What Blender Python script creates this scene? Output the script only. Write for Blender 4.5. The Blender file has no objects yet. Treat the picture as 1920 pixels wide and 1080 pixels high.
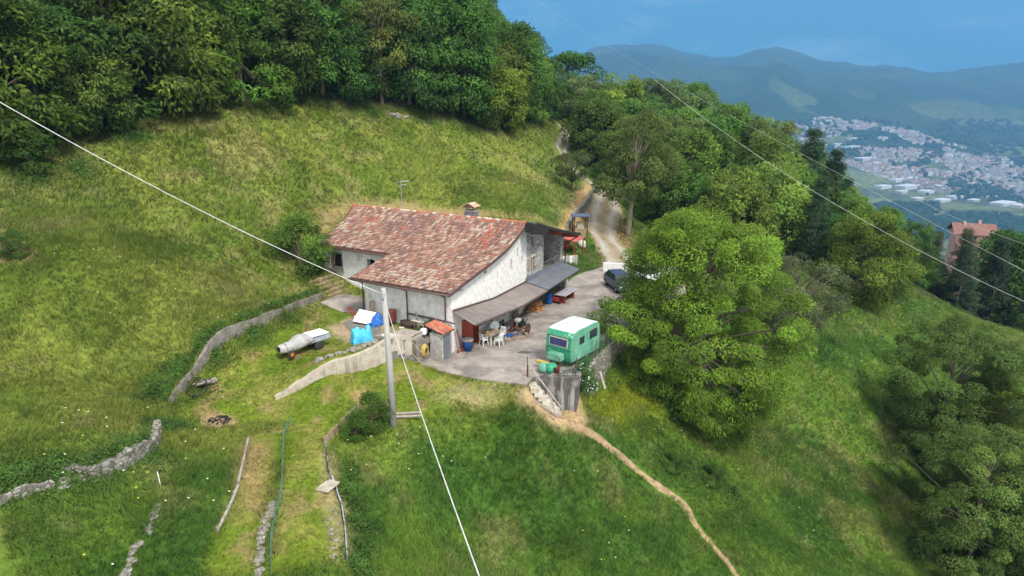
import bpy, bmesh, math, random
import numpy as np
from mathutils import Vector, Matrix
S = bpy.context.scene
SKY_SAT = 3.4; SKY_VAL = .50; SKY_HUE = .455; CLOUD = 7.0; HAZE = 1.7e-4
COL = S.collection
# ---------------------------------------------------------------- camera
PITCH = math.radians(16); HC = 17.5; FP = 1280.0
cam = bpy.data.objects.new('camera', bpy.data.cameras.new('camera')); COL.objects.link(cam)
cam.location = (0, 0, HC); cam.rotation_euler = (math.radians(90) - PITCH, 0, 0)
cam.data.sensor_width = 36.0; cam.data.lens = FP / 1920 * 36.0
cam.data.clip_start = 0.5; cam.data.clip_end = 30000
S.camera = cam
# ---------------------------------------------------------------- sky and sun
SUN_EL = math.radians(52); SUN_AZ = math.radians(148)   # azimuth clockwise from +Y
w = bpy.data.worlds.new('World'); S.world = w; w.use_nodes = True
wn = w.node_tree.nodes; wl = w.node_tree.links; wn.clear()
wo = wn.new('ShaderNodeOutputWorld'); wb = wn.new('ShaderNodeBackground'); wb.inputs[1].default_value = 0.13
sk = wn.new('ShaderNodeTexSky'); sk.sky_type = 'NISHITA'; sk.sun_disc = False
sk.sun_elevation = SUN_EL; sk.sun_rotation = SUN_AZ; sk.altitude = 700; sk.air_density = 1.0; sk.dust_density = .4; sk.ozone_density = 3.0
tcw = wn.new('ShaderNodeTexCoord'); sepw = wn.new('ShaderNodeSeparateXYZ'); wl.new(tcw.outputs['Generated'], sepw.inputs[0])
ma = wn.new('ShaderNodeMath'); ma.operation = 'MULTIPLY_ADD'; ma.inputs[1].default_value = .75; ma.inputs[2].default_value = .30; wl.new(sepw.outputs[2], ma.inputs[0])
cmb = wn.new('ShaderNodeCombineXYZ'); wl.new(sepw.outputs[0], cmb.inputs[0]); wl.new(sepw.outputs[1], cmb.inputs[1]); wl.new(ma.outputs[0], cmb.inputs[2]); wl.new(cmb.outputs[0], sk.inputs[0])
hs = wn.new('ShaderNodeHueSaturation'); hs.inputs['Saturation'].default_value = SKY_SAT; hs.inputs['Value'].default_value = SKY_VAL; hs.inputs['Hue'].default_value = SKY_HUE
wl.new(sk.outputs[0], hs.inputs['Color'])
mpw = wn.new('ShaderNodeMapping'); mpw.inputs['Scale'].default_value = (2.2, 2.2, 7.0); mpw.inputs['Rotation'].default_value = (0.25, 0.3, 0.2)
nzw = wn.new('ShaderNodeTexNoise'); nzw.inputs['Scale'].default_value = 2.0; nzw.inputs['Detail'].default_value = 8; nzw.inputs['Roughness'].default_value = .62
rpw = wn.new('ShaderNodeValToRGB'); rpw.color_ramp.elements[0].position = .52; rpw.color_ramp.elements[1].position = .80; rpw.color_ramp.elements[1].color = (.3, .3, .3, 1)
wl.new(tcw.outputs['Generated'], mpw.inputs[0]); wl.new(mpw.outputs[0], nzw.inputs['Vector']); wl.new(nzw.outputs[0], rpw.inputs[0])
mrw = wn.new('ShaderNodeMapRange'); mrw.interpolation_type = 'SMOOTHSTEP'; mrw.inputs['From Min'].default_value = .20; mrw.inputs['From Max'].default_value = .60; mrw.inputs['To Max'].default_value = .85; wl.new(sepw.outputs[2], mrw.inputs[0])   # unseen cloud deck added overhead to whiten the light, clear towards the horizon
mry = wn.new('ShaderNodeMapRange'); mry.interpolation_type = 'SMOOTHSTEP'; mry.inputs['From Min'].default_value = .35; mry.inputs['From Max'].default_value = -.25; mry.inputs['To Max'].default_value = .9; wl.new(sepw.outputs[1], mry.inputs[0])   # unseen overcast added behind the camera to whiten the skylight, view side left clear
mxb = wn.new('ShaderNodeMath'); mxb.operation = 'MAXIMUM'; wl.new(mry.outputs[0], mxb.inputs[0]); wl.new(mrw.outputs[0], mxb.inputs[1])
mxa = wn.new('ShaderNodeMath'); mxa.operation = 'MAXIMUM'; wl.new(rpw.outputs[0], mxa.inputs[0]); wl.new(mxb.outputs[0], mxa.inputs[1])
mxw = wn.new('ShaderNodeMixRGB'); mxw.inputs[2].default_value = (CLOUD, CLOUD * 1.01, CLOUD * 1.03, 1)
wl.new(mxa.outputs[0], mxw.inputs[0]); wl.new(hs.outputs[0], mxw.inputs[1]); wl.new(mxw.outputs[0], wb.inputs[0])
wl.new(wb.outputs[0], wo.inputs[0])
sl = bpy.data.lights.new('sun', 'SUN'); sl.energy = 2.2; sl.angle = math.radians(12); sl.color = (1, .96, .9)
so = bpy.data.objects.new('sun', sl); COL.objects.link(so); so.location = (60, -30, 90)
sdir = Vector((math.sin(SUN_AZ) * math.cos(SUN_EL), math.cos(SUN_AZ) * math.cos(SUN_EL), math.sin(SUN_EL)))
so.rotation_euler = sdir.to_track_quat('Z', 'Y').to_euler()
S.view_settings.view_transform = 'Standard'; S.view_settings.look = 'None'; S.view_settings.gamma = 1
S.view_settings.exposure = 1.05
S.render.engine = 'CYCLES'
S.cycles.max_bounces = 6; S.cycles.diffuse_bounces = 3; S.cycles.transmission_bounces = 4; S.cycles.transparent_max_bounces = 6; S.cycles.volume_bounces = 0
# ---------------------------------------------------------------- rays (used to measure the place, all results are real world points)
FW = np.array([0, math.cos(PITCH), -math.sin(PITCH)]); UP = np.array([0, math.sin(PITCH), math.cos(PITCH)])
def ray(x, y): return FW + np.array([1, 0, 0]) * (x - 960) / FP + UP * (540 - y) / FP
def PZ(x, y, z): d = ray(x, y); return np.array([0, 0, HC]) + d * ((z - HC) / d[2])
def PY(x, y, Y): d = ray(x, y); return np.array([0, 0, HC]) + d * (Y / d[1])
HCN = np.array([-4.17, 44.6]); HU = np.array([.487, .873]); HU /= np.linalg.norm(HU); HV = np.array([-HU[1], HU[0]])
HRZ = math.atan2(HU[1], HU[0])
def HW(u, v, z=0): a = HCN + HU * u + HV * v; return (a[0], a[1], z)
# ---------------------------------------------------------------- noise
def _h(ix, iy, s):
    n = (ix * 374761393 + iy * 668265263 + s * 974634777) & 0xffffffff
    n = ((n ^ (n >> 13)) * 1274126177) & 0xffffffff
    return ((n ^ (n >> 16)) & 0xffff) / 65535.0
def vnoise(x, y, s=0):
    x = np.asarray(x, float); y = np.asarray(y, float)
    ix = np.floor(x).astype(np.int64); iy = np.floor(y).astype(np.int64); fx = x - ix; fy = y - iy
    fx = fx * fx * (3 - 2 * fx); fy = fy * fy * (3 - 2 * fy)
    a = _h(ix, iy, s); b = _h(ix + 1, iy, s); c = _h(ix, iy + 1, s); d = _h(ix + 1, iy + 1, s)
    return a + (b - a) * fx + (c - a) * fy + (a - b - c + d) * fx * fy
def fbm(x, y, s=0, o=4):
    r = 0; am = .5; t = 0
    for i in range(o):
        r = r + am * vnoise(x * 2 ** i + 17.3 * i, y * 2 ** i + 9.1 * i, s + i); t += am; am *= .5
    return r / t
def sstep(a, b, x): t = np.clip((x - a) / (b - a), 0, 1); return t * t * (3 - 2 * t)
def lerp(a, b, t): return a + (b - a) * t
# ---------------------------------------------------------------- polygon helpers
def seg_dist(px, py, poly, closed=False):
    """distance, signed side (left +), param index along polyline"""
    n = len(poly); best = np.full(px.shape, 1e9); side = np.zeros(px.shape); par = np.zeros(px.shape)
    for i in range(n if closed else n - 1):
        ax, ay = poly[i][0], poly[i][1]; bx, by = poly[(i + 1) % n][0], poly[(i + 1) % n][1]
        dx, dy = bx - ax, by - ay; L = dx * dx + dy * dy + 1e-9
        t = np.clip(((px - ax) * dx + (py - ay) * dy) / L, 0, 1)
        d = np.hypot(px - ax - t * dx, py - ay - t * dy); m = d < best
        cr = dx * (py - ay) - dy * (px - ax)
        best = np.where(m, d, best); side = np.where(m, np.sign(cr), side); par = np.where(m, i + t, par)
    return best, side, par
def inside(px, py, poly):
    r = np.zeros(px.shape, bool); n = len(poly)
    for i in range(n):
        ax, ay = poly[i][0], poly[i][1]; bx, by = poly[(i + 1) % n][0], poly[(i + 1) % n][1]
        c = ((ay > py) != (by > py)) & (px < (bx - ax) * (py - ay) / (by - ay + 1e-12) + ax); r ^= c
    return r
def polysd(px, py, poly):      # negative inside
    d, _, _ = seg_dist(px, py, poly, True); return np.where(inside(px, py, poly), -d, d)
def interp_par(par, vals): return np.interp(par, np.arange(len(vals)), vals)
# ---------------------------------------------------------------- terrain
def pz(l): return [PZ(a, b, c)[:2] for a, b, c in l]
YARD = pz([(800, 690, 0), (840, 700, 0), (885, 709, 0), (930, 715, 0), (985, 722, 0), (1000, 707, 0), (1083, 710, 0), (1150, 640, 0)]) + \
    [(9.3, 50.5), (11.5, 55.), (15., 58.5), (19., 60.5), (20., 66.), (13.5, 68.), (9.6, 69.)] + \
    [HW(24, 1.0)[:2], HW(18.6, .6)[:2], HW(11, .6)[:2], HW(.6, .6)[:2], HW(-1.4, 1.6)[:2], HW(-3.4, 1.6)[:2]]
# walls: (polyline with the uphill side on the left, heights, decay)
WALLA = pz([(322, 775, .1), (335, 757, .2), (400, 702, .5), (480, 655, .9), (540, 618, 1.2), (575, 592, 1.4), (606, 568, 1.6)])
WALLA_H = [0.4, .7, .75, .7, .6, .5, .4]
WALLB = pz([(515, 748, 0), (600, 728, 0), (680, 712, -.1), (772, 693, -.25)])
WALLB_H = [.25, .75, 1.1, 1.55]
# yard corner retaining wall (uphill on the left): stairs end -> corner -> along right side
WALLC = pz([(985, 716, 0), (1030, 714, 0), (1083, 712, 0), (1150, 642, 0)]) + [(9.3, 50.5), (11.5, 55.)]
WALLC_H = [.0, 1.3, 2.2, 1.5, .8, .2]
WALLT = None
WALLD = pz([(118, 905, .9), (190, 895, .9), (240, 868, .8), (290, 838, .7), (296, 800, .5)])   # old terrace wall lower left
WALLD_H = [.0, .4, .55, .5, .0]
LOGS_R = pz([(652, 1058, -1.6), (640, 960, -1.3), (613, 850, -.7), (606, 836, -.6), (640, 800, -.5), (678, 760, -.4)])   # drop to the right of the strip
LOGS_RH = [.75, .7, .5, .45, .4, 0.]
LOGM = pz([(478, 1090, -1.5), (492, 1010, -1.2), (512, 940, -.9)])
LOGM_H = [.45, .4, .0]
LOGL = pz([(405, 1005, -.7), (428, 950, -.5), (450, 890, -.3), (467, 825, -.1)])
LOGL_H = [.35, .3, .3, 0.]
ROADW = None
def step_up(x, y, poly, hs, decay, wdt=.16):       # raises the left side
    d, s, p = seg_dist(x, y, poly); h = interp_par(p, hs); sd = d * s
    return h * (sstep(-wdt, wdt, sd)) * np.exp(-np.maximum(sd, 0) / decay)
def step_dn(x, y, poly, hs, decay, wdt=.16):       # lowers the right side
    d, s, p = seg_dist(x, y, poly); h = interp_par(p, hs); sd = d * s
    return -h * (1 - sstep(-wdt, wdt, sd)) * np.exp(-np.maximum(-sd, 0) / decay)
def steps(x, y):
    return (step_up(x, y, WALLA, WALLA_H, 3.0) + step_up(x, y, WALLD, WALLD_H, 2.5) + step_up(x, y, WALLB, WALLB_H, 4.5)
            + step_dn(x, y, WALLC, WALLC_H, 6.0)
            + step_up(x, y, LOGS_R, LOGS_RH, 3.0) + step_up(x, y, LOGM, LOGM_H, 1.5) + step_up(x, y, LOGL, LOGL_H, 1.5))
cz = [(950, 640, 0), (900, 690, 0), (1000, 690, 0), (1100, 620, 0), (1060, 560, 0), (1120, 520, 0), (1200, 520, 0), (1160, 580, 0), (1100, 480, .1), (1072, 480, .5), (1090, 446, 1.3), (1062, 470, .9),
      (1130, 430, 1.2), (1175, 440, .6), (1250, 520, -1.3), (1105, 710, -2.0), (1050, 790, -2.3), (1085, 790, -2.5), (985, 735, -.4), (960, 745, -.6), (870, 730, -.3), (900, 765, -1.2),
      (870, 850, -2.9), (950, 770, -1.9), (800, 950, -3.9), (700, 1000, -2.9), (900, 1000, -6.0), (1000, 1080, -7.4), (1200, 950, -6.8), (1380, 1080, -9.2),
      (1120, 815, -3.4), (1200, 885, -5.8), (1290, 960, -7.4), (1180, 730, -2.8), (780, 850, -1.9), (700, 880, -1.7),
      (1300, 800, -5.8), (1450, 850, -8.3), (1550, 700, -6.6), (1500, 620, -4.6), (1600, 600, -6), (1650, 560, -6.6), (1750, 565, -8.3), (1920, 650, -11.5), (1700, 650, -8.8),
      (1560, 560, -4.4), (1500, 480, -1.8), (1640, 900, -11.6), (1700, 1080, -14.5), (1500, 1000, -11.2), (1760, 860, -13), (1900, 1000, -17), (1330, 660, -3.2),
      (738, 802, -.7), (700, 740, -.35), (800, 730, -.25), (830, 780, -.9), (640, 745, -.2), (560, 760, -.15), (480, 900, -.6), (560, 900, -.8), (480, 1080, -1.7), (560, 1000, -1.2), (580, 1080, -1.5), (300, 1080, -1.0), (400, 1000, -.8),
      (0, 1080, .7), (0, 950, 1.6), (200, 930, .5), (350, 850, .1), (400, 900, -.3), (580, 800, -.45), (400, 770, .1), (350, 790, .1), (300, 900, .15), (100, 1000, .6),
      (500, 700, .7), (450, 720, .4), (560, 680, .9), (600, 650, 1.2), (650, 600, 1.4), (640, 640, 1.35), (700, 640, 1.35), (720, 590, 1.5), (740, 660, 1.3), (620, 700, 1.0), (530, 730, .45),
      (100, 700, 3.2), (0, 600, 5.2), (0, 400, 9.7), (100, 500, 7.6), (250, 700, 1.9), (200, 600, 4.5), (300, 620, 3.4), (100, 850, 2.0), (0, 780, 3.0), (200, 790, 1.6), (400, 600, 3.6), (450, 640, 2.0), (520, 560, 3.2)]
cy = [(50, 260, 54), (200, 265, 58), (300, 225, 64), (400, 200, 70), (550, 190, 78), (700, 200, 84), (760, 210, 87), (850, 225, 92), (930, 250, 96), (1000, 235, 112), (1045, 235, 130),
      (500, 450, 55), (500, 300, 66), (300, 400, 52), (300, 550, 42), (300, 300, 58), (700, 300, 76), (900, 350, 79), (1000, 300, 95), (1040, 380, 82), (990, 400, 75), (600, 520, 54),
      (560, 480, 56.5), (620, 400, 66), (560, 400, 62), (1140, 360, 97), (1085, 330, 104), (1058, 290, 114), (1055, 250, 130), (1050, 225, 150), (1110, 400, 88)]
cw = [(65, 82, -12.2), (59.5, 83, -10.6), (78, 96, -21), (70, 98, -19.5), (90, 88, -20), HW(20, 3, 1.8), HW(20, 10, 4.2), HW(21, 16, 5.0), HW(10, 18, 4.8), HW(4, 17, 3.6), HW(2, 13, 2.2), HW(3.8, 14.6, 2.9), HW(5, 5, 1.5), HW(12, 8, 3.0),
      (40, 100, 0), (38, 130, 5), (54, 125, -6), (68, 115, -17), (60, 95, -11), (85, 120, -31), (95, 135, -36), (75, 108, -21), (112, 160, -24), (23, 150, 9), (20, 170, 12), (24, 120, 4), (22, 95, 0), (30, 85, -2),
      (-35, 100, 27), (-60, 60, 24), (-10, 110, 20), (-60, 100, 40), (3, 140, 15.5), (-20, 150, 34), (8, 165, 14), (-2, 115, 17), (-100, 100, 56), (-90, 40, 32), (-60, 20, 14),
      (0, 240, -5), (-100, 250, 60), (100, 250, -60), (60, 180, -10), (200, 100, -60), (190, 0, -65), (0, -50, -28), (-100, -30, 10), (100, 0, -42), (60, 40, -24), (45, 55, -15), (50, 75, -12), (0, 0, -15), (80, 80, -16), (-30, 0, -5)]
CP = [PZ(a, b, c) for a, b, c in cz] + [PY(a, b, c) for a, b, c in cy] + [np.array(c, float) for c in cw]
CP = np.array(CP)
def _tk(r2): return np.where(r2 > 1e-9, r2 * np.log(r2 + 1e-12), 0)
_n = len(CP); _t = CP[:, 2] - steps(CP[:, 0], CP[:, 1])
_A = np.zeros((_n + 3, _n + 3)); _sc = 30.0
_X = CP[:, :2] / _sc
_A[:_n, :_n] = _tk(((_X[:, None] - _X[None]) ** 2).sum(-1)) + np.eye(_n) * .004
_A[:_n, _n] = 1; _A[:_n, _n + 1:] = _X; _A[_n, :_n] = 1; _A[_n + 1:, :_n] = _X.T
_W = np.linalg.solve(_A, np.concatenate([_t, [0, 0, 0]]))
def tps(x, y):
    sh = x.shape; x = x.ravel() / _sc; y = y.ravel() / _sc; out = _W[_n] + _W[_n + 1] * x + _W[_n + 2] * y
    for i in range(_n): out = out + _W[i] * _tk((x - _X[i, 0]) ** 2 + (y - _X[i, 1]) ** 2)
    return out.reshape(sh)
LAWN = None
def height(x, y):
    z = tps(x, y) + step_up(x, y, WALLA, WALLA_H, 3.0) + step_up(x, y, WALLD, WALLD_H, 2.5) + step_up(x, y, WALLB, WALLB_H, 4.5) + \
        step_up(x, y, LOGS_R, LOGS_RH, 3.0) + step_up(x, y, LOGM, LOGM_H, 1.5) + step_up(x, y, LOGL, LOGL_H, 1.5)
    sd = polysd(x, y, YARD)
    wgt = 1 - sstep(0, .9, sd); z = z * (1 - wgt) + (-.03) * wgt
    z = z + step_dn(x, y, WALLC, WALLC_H, 6.0)
    r = np.hypot(x, y - 60); far = sstep(190, 420, r); z = z * (1 - far) + far * (-120 - (r - 300) * .35)
    return z
def lines(lo, a, b, hi, d, g=1.09):
    m = list(np.arange(a, b + 1e-6, d)); L = []; st = d; p = a
    while p > lo: st = min(st * g, 9); p -= st; L.append(p)
    R = []; st = d; p = b
    while p < hi: st = min(st * g, 9); p += st; R.append(p)
    return np.array(L[::-1] + m + R)
GX = lines(-420, -40, 34, 520, .24); GY = lines(-90, 20, 72, 560, .24)
gx, gy = np.meshgrid(GX, GY)
GZ = height(gx, gy)
def Hs(x, y):
    x = np.asarray(x, float); y = np.asarray(y, float)
    i = np.clip(np.searchsorted(GX, x) - 1, 0, len(GX) - 2); j = np.clip(np.searchsorted(GY, y) - 1, 0, len(GY) - 2)
    fx = (x - GX[i]) / (GX[i + 1] - GX[i]); fy = (y - GY[j]) / (GY[j + 1] - GY[j])
    return (GZ[j, i] * (1 - fx) + GZ[j, i + 1] * fx) * (1 - fy) + (GZ[j + 1, i] * (1 - fx) + GZ[j + 1, i + 1] * fx) * fy
def H1(x, y): return float(Hs(np.array([x]), np.array([y]))[0])
def PG(px, py, y0=15.0, y1=260.0):           # where a sight line meets the ground
    d = ray(px, py); t = np.linspace(y0, y1, 2400); X = d[0] / d[1] * t; Z = HC + d[2] / d[1] * t
    g = Hs(X, t) > Z; k = int(np.argmax(g)) if g.any() else len(t) - 1
    return np.array([X[k], t[k], float(Hs(X[k:k + 1], t[k:k + 1])[0])])
def PGl(l): return [PG(a, b) for a, b in l]
# cutting for the outdoor stairs beside the corner wall
_s0 = PZ(1000, 722, -.15)[:2]; _s1 = PZ(1042, 768, -1.95)[:2]; _sd = (_s1 - _s0) / np.linalg.norm(_s1 - _s0); _sl = np.linalg.norm(_s1 - _s0); _sn = np.array([_sd[1], -_sd[0]])
_cc = PZ(1083, 712, 0)[:2]; CUT = [tuple(_s0 - _sn * -.55 - _sd * .3), tuple(_s1 - _sn * -.55 + _sd * .8), tuple(_cc + np.array([.6, -1.2])), tuple(_cc + np.array([.0, .1])), tuple(PZ(1003, 708, 0)[:2])]
_tt = ((gx - _s0[0]) * _sd[0] + (gy - _s0[1]) * _sd[1]) / _sl; _cm = sstep(.25, -.05, polysd(gx, gy, CUT)); _cz = np.minimum(-.35 - 1.85 * np.clip(_tt, -.1, 1.15), -.2)
GZ = np.where(_cm > 0, np.minimum(GZ, GZ * (1 - _cm) + _cz * _cm), GZ)
# surface relief added after the walls are in: lumpy meadow, quiet where mown or built on
MOWN = [p[:2] for p in PGl([(606, 575), (660, 560), (700, 590), (850, 640), (800, 690), (885, 712), (980, 722), (985, 740), (870, 760), (745, 800), (680, 765), (610, 838), (645, 970), (650, 1079), (505, 1079), (520, 950), (540, 790), (380, 790), (330, 770), (400, 700), (480, 655), (560, 605)])]
STRIP2 = [p[:2] for p in PGl([(470, 820), (535, 800), (512, 935), (490, 1000), (475, 1079), (385, 1079), (412, 1000), (440, 920)])]
sdm = np.minimum(polysd(gx, gy, MOWN), polysd(gx, gy, STRIP2)); sdy = polysd(gx, gy, YARD)
rough = sstep(-.2, 1.5, np.minimum(sdm, 9)) * sstep(0.1, 1.5, sdy)
wallnear = 1
for W_ in (WALLA, WALLB, WALLD, LOGL, LOGM, LOGS_R): wallnear = wallnear * sstep(.15, 1.2, seg_dist(gx, gy, W_)[0])
GZ = GZ + rough * wallnear * ((fbm(gx / 3.1, gy / 3.1, 5, 4) - .5) * .7 + (fbm(gx / .9, gy / .9, 8, 2) - .5) * .16) + (1 - rough) * wallnear * sstep(-.1, .6, sdy) * (fbm(gx / 1.6, gy / 1.6, 9, 3) - .5) * .12
# ---------------------------------------------------------------- materials
MATS = {}
def nodes(m): m.use_nodes = True; n = m.node_tree.nodes; n.clear(); return n, m.node_tree.links
def noise_node(n, l, sc, det=4, ro=.55, coord='Object', scale3=None):
    tc = n.new('ShaderNodeTexCoord'); z = n.new('ShaderNodeTexNoise'); z.inputs['Scale'].default_value = sc; z.inputs['Detail'].default_value = det; z.inputs['Roughness'].default_value = ro
    if scale3:
        mp = n.new('ShaderNodeMapping'); mp.inputs['Scale'].default_value = scale3; l.new(tc.outputs[coord], mp.inputs[0]); l.new(mp.outputs[0], z.inputs['Vector'])
    else: l.new(tc.outputs[coord], z.inputs['Vector'])
    return z
def mat(name, c1, c2=None, sc=3.0, rough=.8, pos=(.4, .62), c3=None, sc3=.6, pos3=(.55, .68), bump=0.0, bsc=20, metal=0, coord='Object', s3=None, vc=False, streak=None, spec=.3):
    """noise mottled material; c3 = stains of a larger noise; streak = vertical runs"""
    if name in MATS: return MATS[name]
    m = bpy.data.materials.new(name); n, l = nodes(m); o = n.new('ShaderNodeOutputMaterial'); b = n.new('ShaderNodeBsdfPrincipled'); l.new(b.outputs[0], o.inputs[0])
    b.inputs['Roughness'].default_value = rough; b.inputs['Metallic'].default_value = metal; b.inputs['Specular IOR Level'].default_value = spec
    c1 = (*c1, 1); c2 = (*(c2 or tuple(v * .75 for v in c1[:3])), 1)
    z = noise_node(n, l, sc, 6, .62, coord, s3); r = n.new('ShaderNodeValToRGB'); r.color_ramp.elements[0].position = pos[0]; r.color_ramp.elements[1].position = pos[1]
    r.color_ramp.elements[0].color = c2; r.color_ramp.elements[1].color = c1; l.new(z.outputs[0], r.inputs[0]); cur = r.outputs[0]
    if vc:
        at = n.new('ShaderNodeAttribute'); at.attribute_name = 'Col'; mx = n.new('ShaderNodeMixRGB'); mx.blend_type = 'MULTIPLY'; mx.inputs[0].default_value = 1; l.new(cur, mx.inputs[1]); l.new(at.outputs[0], mx.inputs[2]); cur = mx.outputs[0]
    if c3:
        z3 = noise_node(n, l, sc3, 7, .68, coord); r3 = n.new('ShaderNodeValToRGB'); r3.color_ramp.elements[0].position = pos3[0]; r3.color_ramp.elements[1].position = pos3[1]; l.new(z3.outputs[0], r3.inputs[0])
        mx = n.new('ShaderNodeMixRGB'); mx.inputs[2].default_value = (*c3, 1); l.new(r3.outputs[0], mx.inputs[0]); l.new(cur, mx.inputs[1]); cur = mx.outputs[0]
    if streak:
        z4 = noise_node(n, l, 1.0, 5, .6, coord, (2.6, 2.6, .28)); r4 = n.new('ShaderNodeValToRGB'); r4.color_ramp.elements[0].position = .5; r4.color_ramp.elements[1].position = .66; l.new(z4.outputs[0], r4.inputs[0])
        mx = n.new('ShaderNodeMixRGB'); mx.inputs[2].default_value = (*streak, 1); l.new(r4.outputs[0], mx.inputs[0]); l.new(cur, mx.inputs[1]); cur = mx.outputs[0]
    l.new(cur, b.inputs['Base Color'])
    if bump:
        z5 = noise_node(n, l, bsc, 5, .6, coord); bp = n.new('ShaderNodeBump'); bp.inputs['Strength'].default_value = bump; bp.inputs['Distance'].default_value = .05; l.new(z5.outputs[0], bp.inputs['Height']); l.new(bp.outputs[0], b.inputs['Normal'])
    MATS[name] = m; return m
def stone_mat(name, ca, cb, mortar, sc=3.0, bump=.6):
    m = bpy.data.materials.new(name); n, l = nodes(m); o = n.new('ShaderNodeOutputMaterial'); b = n.new('ShaderNodeBsdfPrincipled'); l.new(b.outputs[0], o.inputs[0]); b.inputs['Roughness'].default_value = .9
    tc = n.new('ShaderNodeTexCoord'); mp = n.new('ShaderNodeMapping'); mp.inputs['Scale'].default_value = (1, 1, 1.7); l.new(tc.outputs['Object'], mp.inputs[0])
    zn = n.new('ShaderNodeTexNoise'); zn.inputs['Scale'].default_value = 4; l.new(mp.outputs[0], zn.inputs['Vector']); va = n.new('ShaderNodeVectorMath'); va.operation = 'MULTIPLY_ADD'; va.inputs[1].default_value = (.25, .25, .25); l.new(zn.outputs['Color'], va.inputs[0]); l.new(mp.outputs[0], va.inputs[2])
    v1 = n.new('ShaderNodeTexVoronoi'); v1.inputs['Scale'].default_value = sc; l.new(va.outputs[0], v1.inputs['Vector'])
    v2 = n.new('ShaderNodeTexVoronoi'); v2.feature = 'DISTANCE_TO_EDGE'; v2.inputs['Scale'].default_value = sc; l.new(va.outputs[0], v2.inputs['Vector'])
    sp = n.new('ShaderNodeSeparateColor'); l.new(v1.outputs['Color'], sp.inputs[0]); r = n.new('ShaderNodeValToRGB'); r.color_ramp.elements[0].color = (*ca, 1); r.color_ramp.elements[1].color = (*cb, 1); l.new(sp.outputs[0], r.inputs[0])
    r2 = n.new('ShaderNodeValToRGB'); r2.color_ramp.elements[0].position = .03; r2.color_ramp.elements[1].position = .09; l.new(v2.outputs[0], r2.inputs[0])
    mx = n.new('ShaderNodeMixRGB'); mx.inputs[1].default_value = (*mortar, 1); l.new(r2.outputs[0], mx.inputs[0]); l.new(r.outputs[0], mx.inputs[2]); l.new(mx.outputs[0], b.inputs['Base Color'])
    bp = n.new('ShaderNodeBump'); bp.inputs['Strength'].default_value = bump; bp.inputs['Distance'].default_value = .06; l.new(r2.outputs[0], bp.inputs['Height']); l.new(bp.outputs[0], b.inputs['Normal'])
    MATS[name] = m; return m
def leaf_mat(name, trans=.42, up=(0, 0, .35), centre=True, rough=.65, soft=.6):
    """leaf colour comes from the Col attribute times the object's own tint; the shading normal leans outward like a soft crown"""
    m = bpy.data.materials.new(name); n, l = nodes(m); o = n.new('ShaderNodeOutputMaterial'); b = n.new('ShaderNodeBsdfPrincipled'); b.inputs['Roughness'].default_value = rough; b.inputs['Specular IOR Level'].default_value = .2
    at = n.new('ShaderNodeAttribute'); at.attribute_name = 'Col'; oi = n.new('ShaderNodeObjectInfo'); mx = n.new('ShaderNodeMixRGB'); mx.blend_type = 'MULTIPLY'; mx.inputs[0].default_value = 1
    l.new(at.outputs[0], mx.inputs[1]); l.new(oi.outputs['Color'], mx.inputs[2]); l.new(mx.outputs[0], b.inputs['Base Color'])
    tr = n.new('ShaderNodeBsdfTranslucent'); l.new(mx.outputs[0], tr.inputs[0]); ms = n.new('ShaderNodeMixShader'); ms.inputs[0].default_value = trans; l.new(b.outputs[0], ms.inputs[1]); l.new(tr.outputs[0], ms.inputs[2]); l.new(ms.outputs[0], o.inputs[0])
    ge = n.new('ShaderNodeNewGeometry'); sc = n.new('ShaderNodeVectorMath'); sc.operation = 'SCALE'; sc.inputs['Scale'].default_value = 1 - soft; l.new(ge.outputs['Normal'], sc.inputs[0])
    ad = n.new('ShaderNodeVectorMath'); ad.operation = 'ADD'; l.new(sc.outputs[0], ad.inputs[0])
    if centre:
        tc = n.new('ShaderNodeTexCoord'); nm = n.new('ShaderNodeVectorMath'); nm.operation = 'NORMALIZE'; l.new(tc.outputs['Normal'], nm.inputs[0])
        at2 = n.new('ShaderNodeAttribute'); at2.attribute_name = 'Out'; vt = n.new('ShaderNodeVectorTransform'); vt.convert_from = 'OBJECT'; vt.convert_to = 'WORLD'; vt.vector_type = 'VECTOR'; l.new(at2.outputs['Vector'], vt.inputs[0])
        s2 = n.new('ShaderNodeVectorMath'); s2.operation = 'SCALE'; s2.inputs['Scale'].default_value = soft; l.new(vt.outputs[0], s2.inputs[0]); l.new(s2.outputs[0], ad.inputs[1])
    else: ad.inputs[1].default_value = (0, 0, soft * 1.6)
    no = n.new('ShaderNodeVectorMath'); no.operation = 'NORMALIZE'; l.new(ad.outputs[0], no.inputs[0]); l.new(no.outputs[0], b.inputs['Normal'])
    MATS[name] = m; return m
_ON = 'first second third fourth fifth sixth seventh eighth ninth tenth eleventh twelfth thirteenth fourteenth fifteenth sixteenth seventeenth eighteenth nineteenth'.split()
def ordw(n):
    if n <= 19: return _ON[n - 1]
    t = ['twenty', 'thirty', 'forty', 'fifty'][n // 10 - 2]; return (t[:-1] + 'ieth') if n % 10 == 0 else t + ' ' + _ON[n % 10 - 1]
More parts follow.
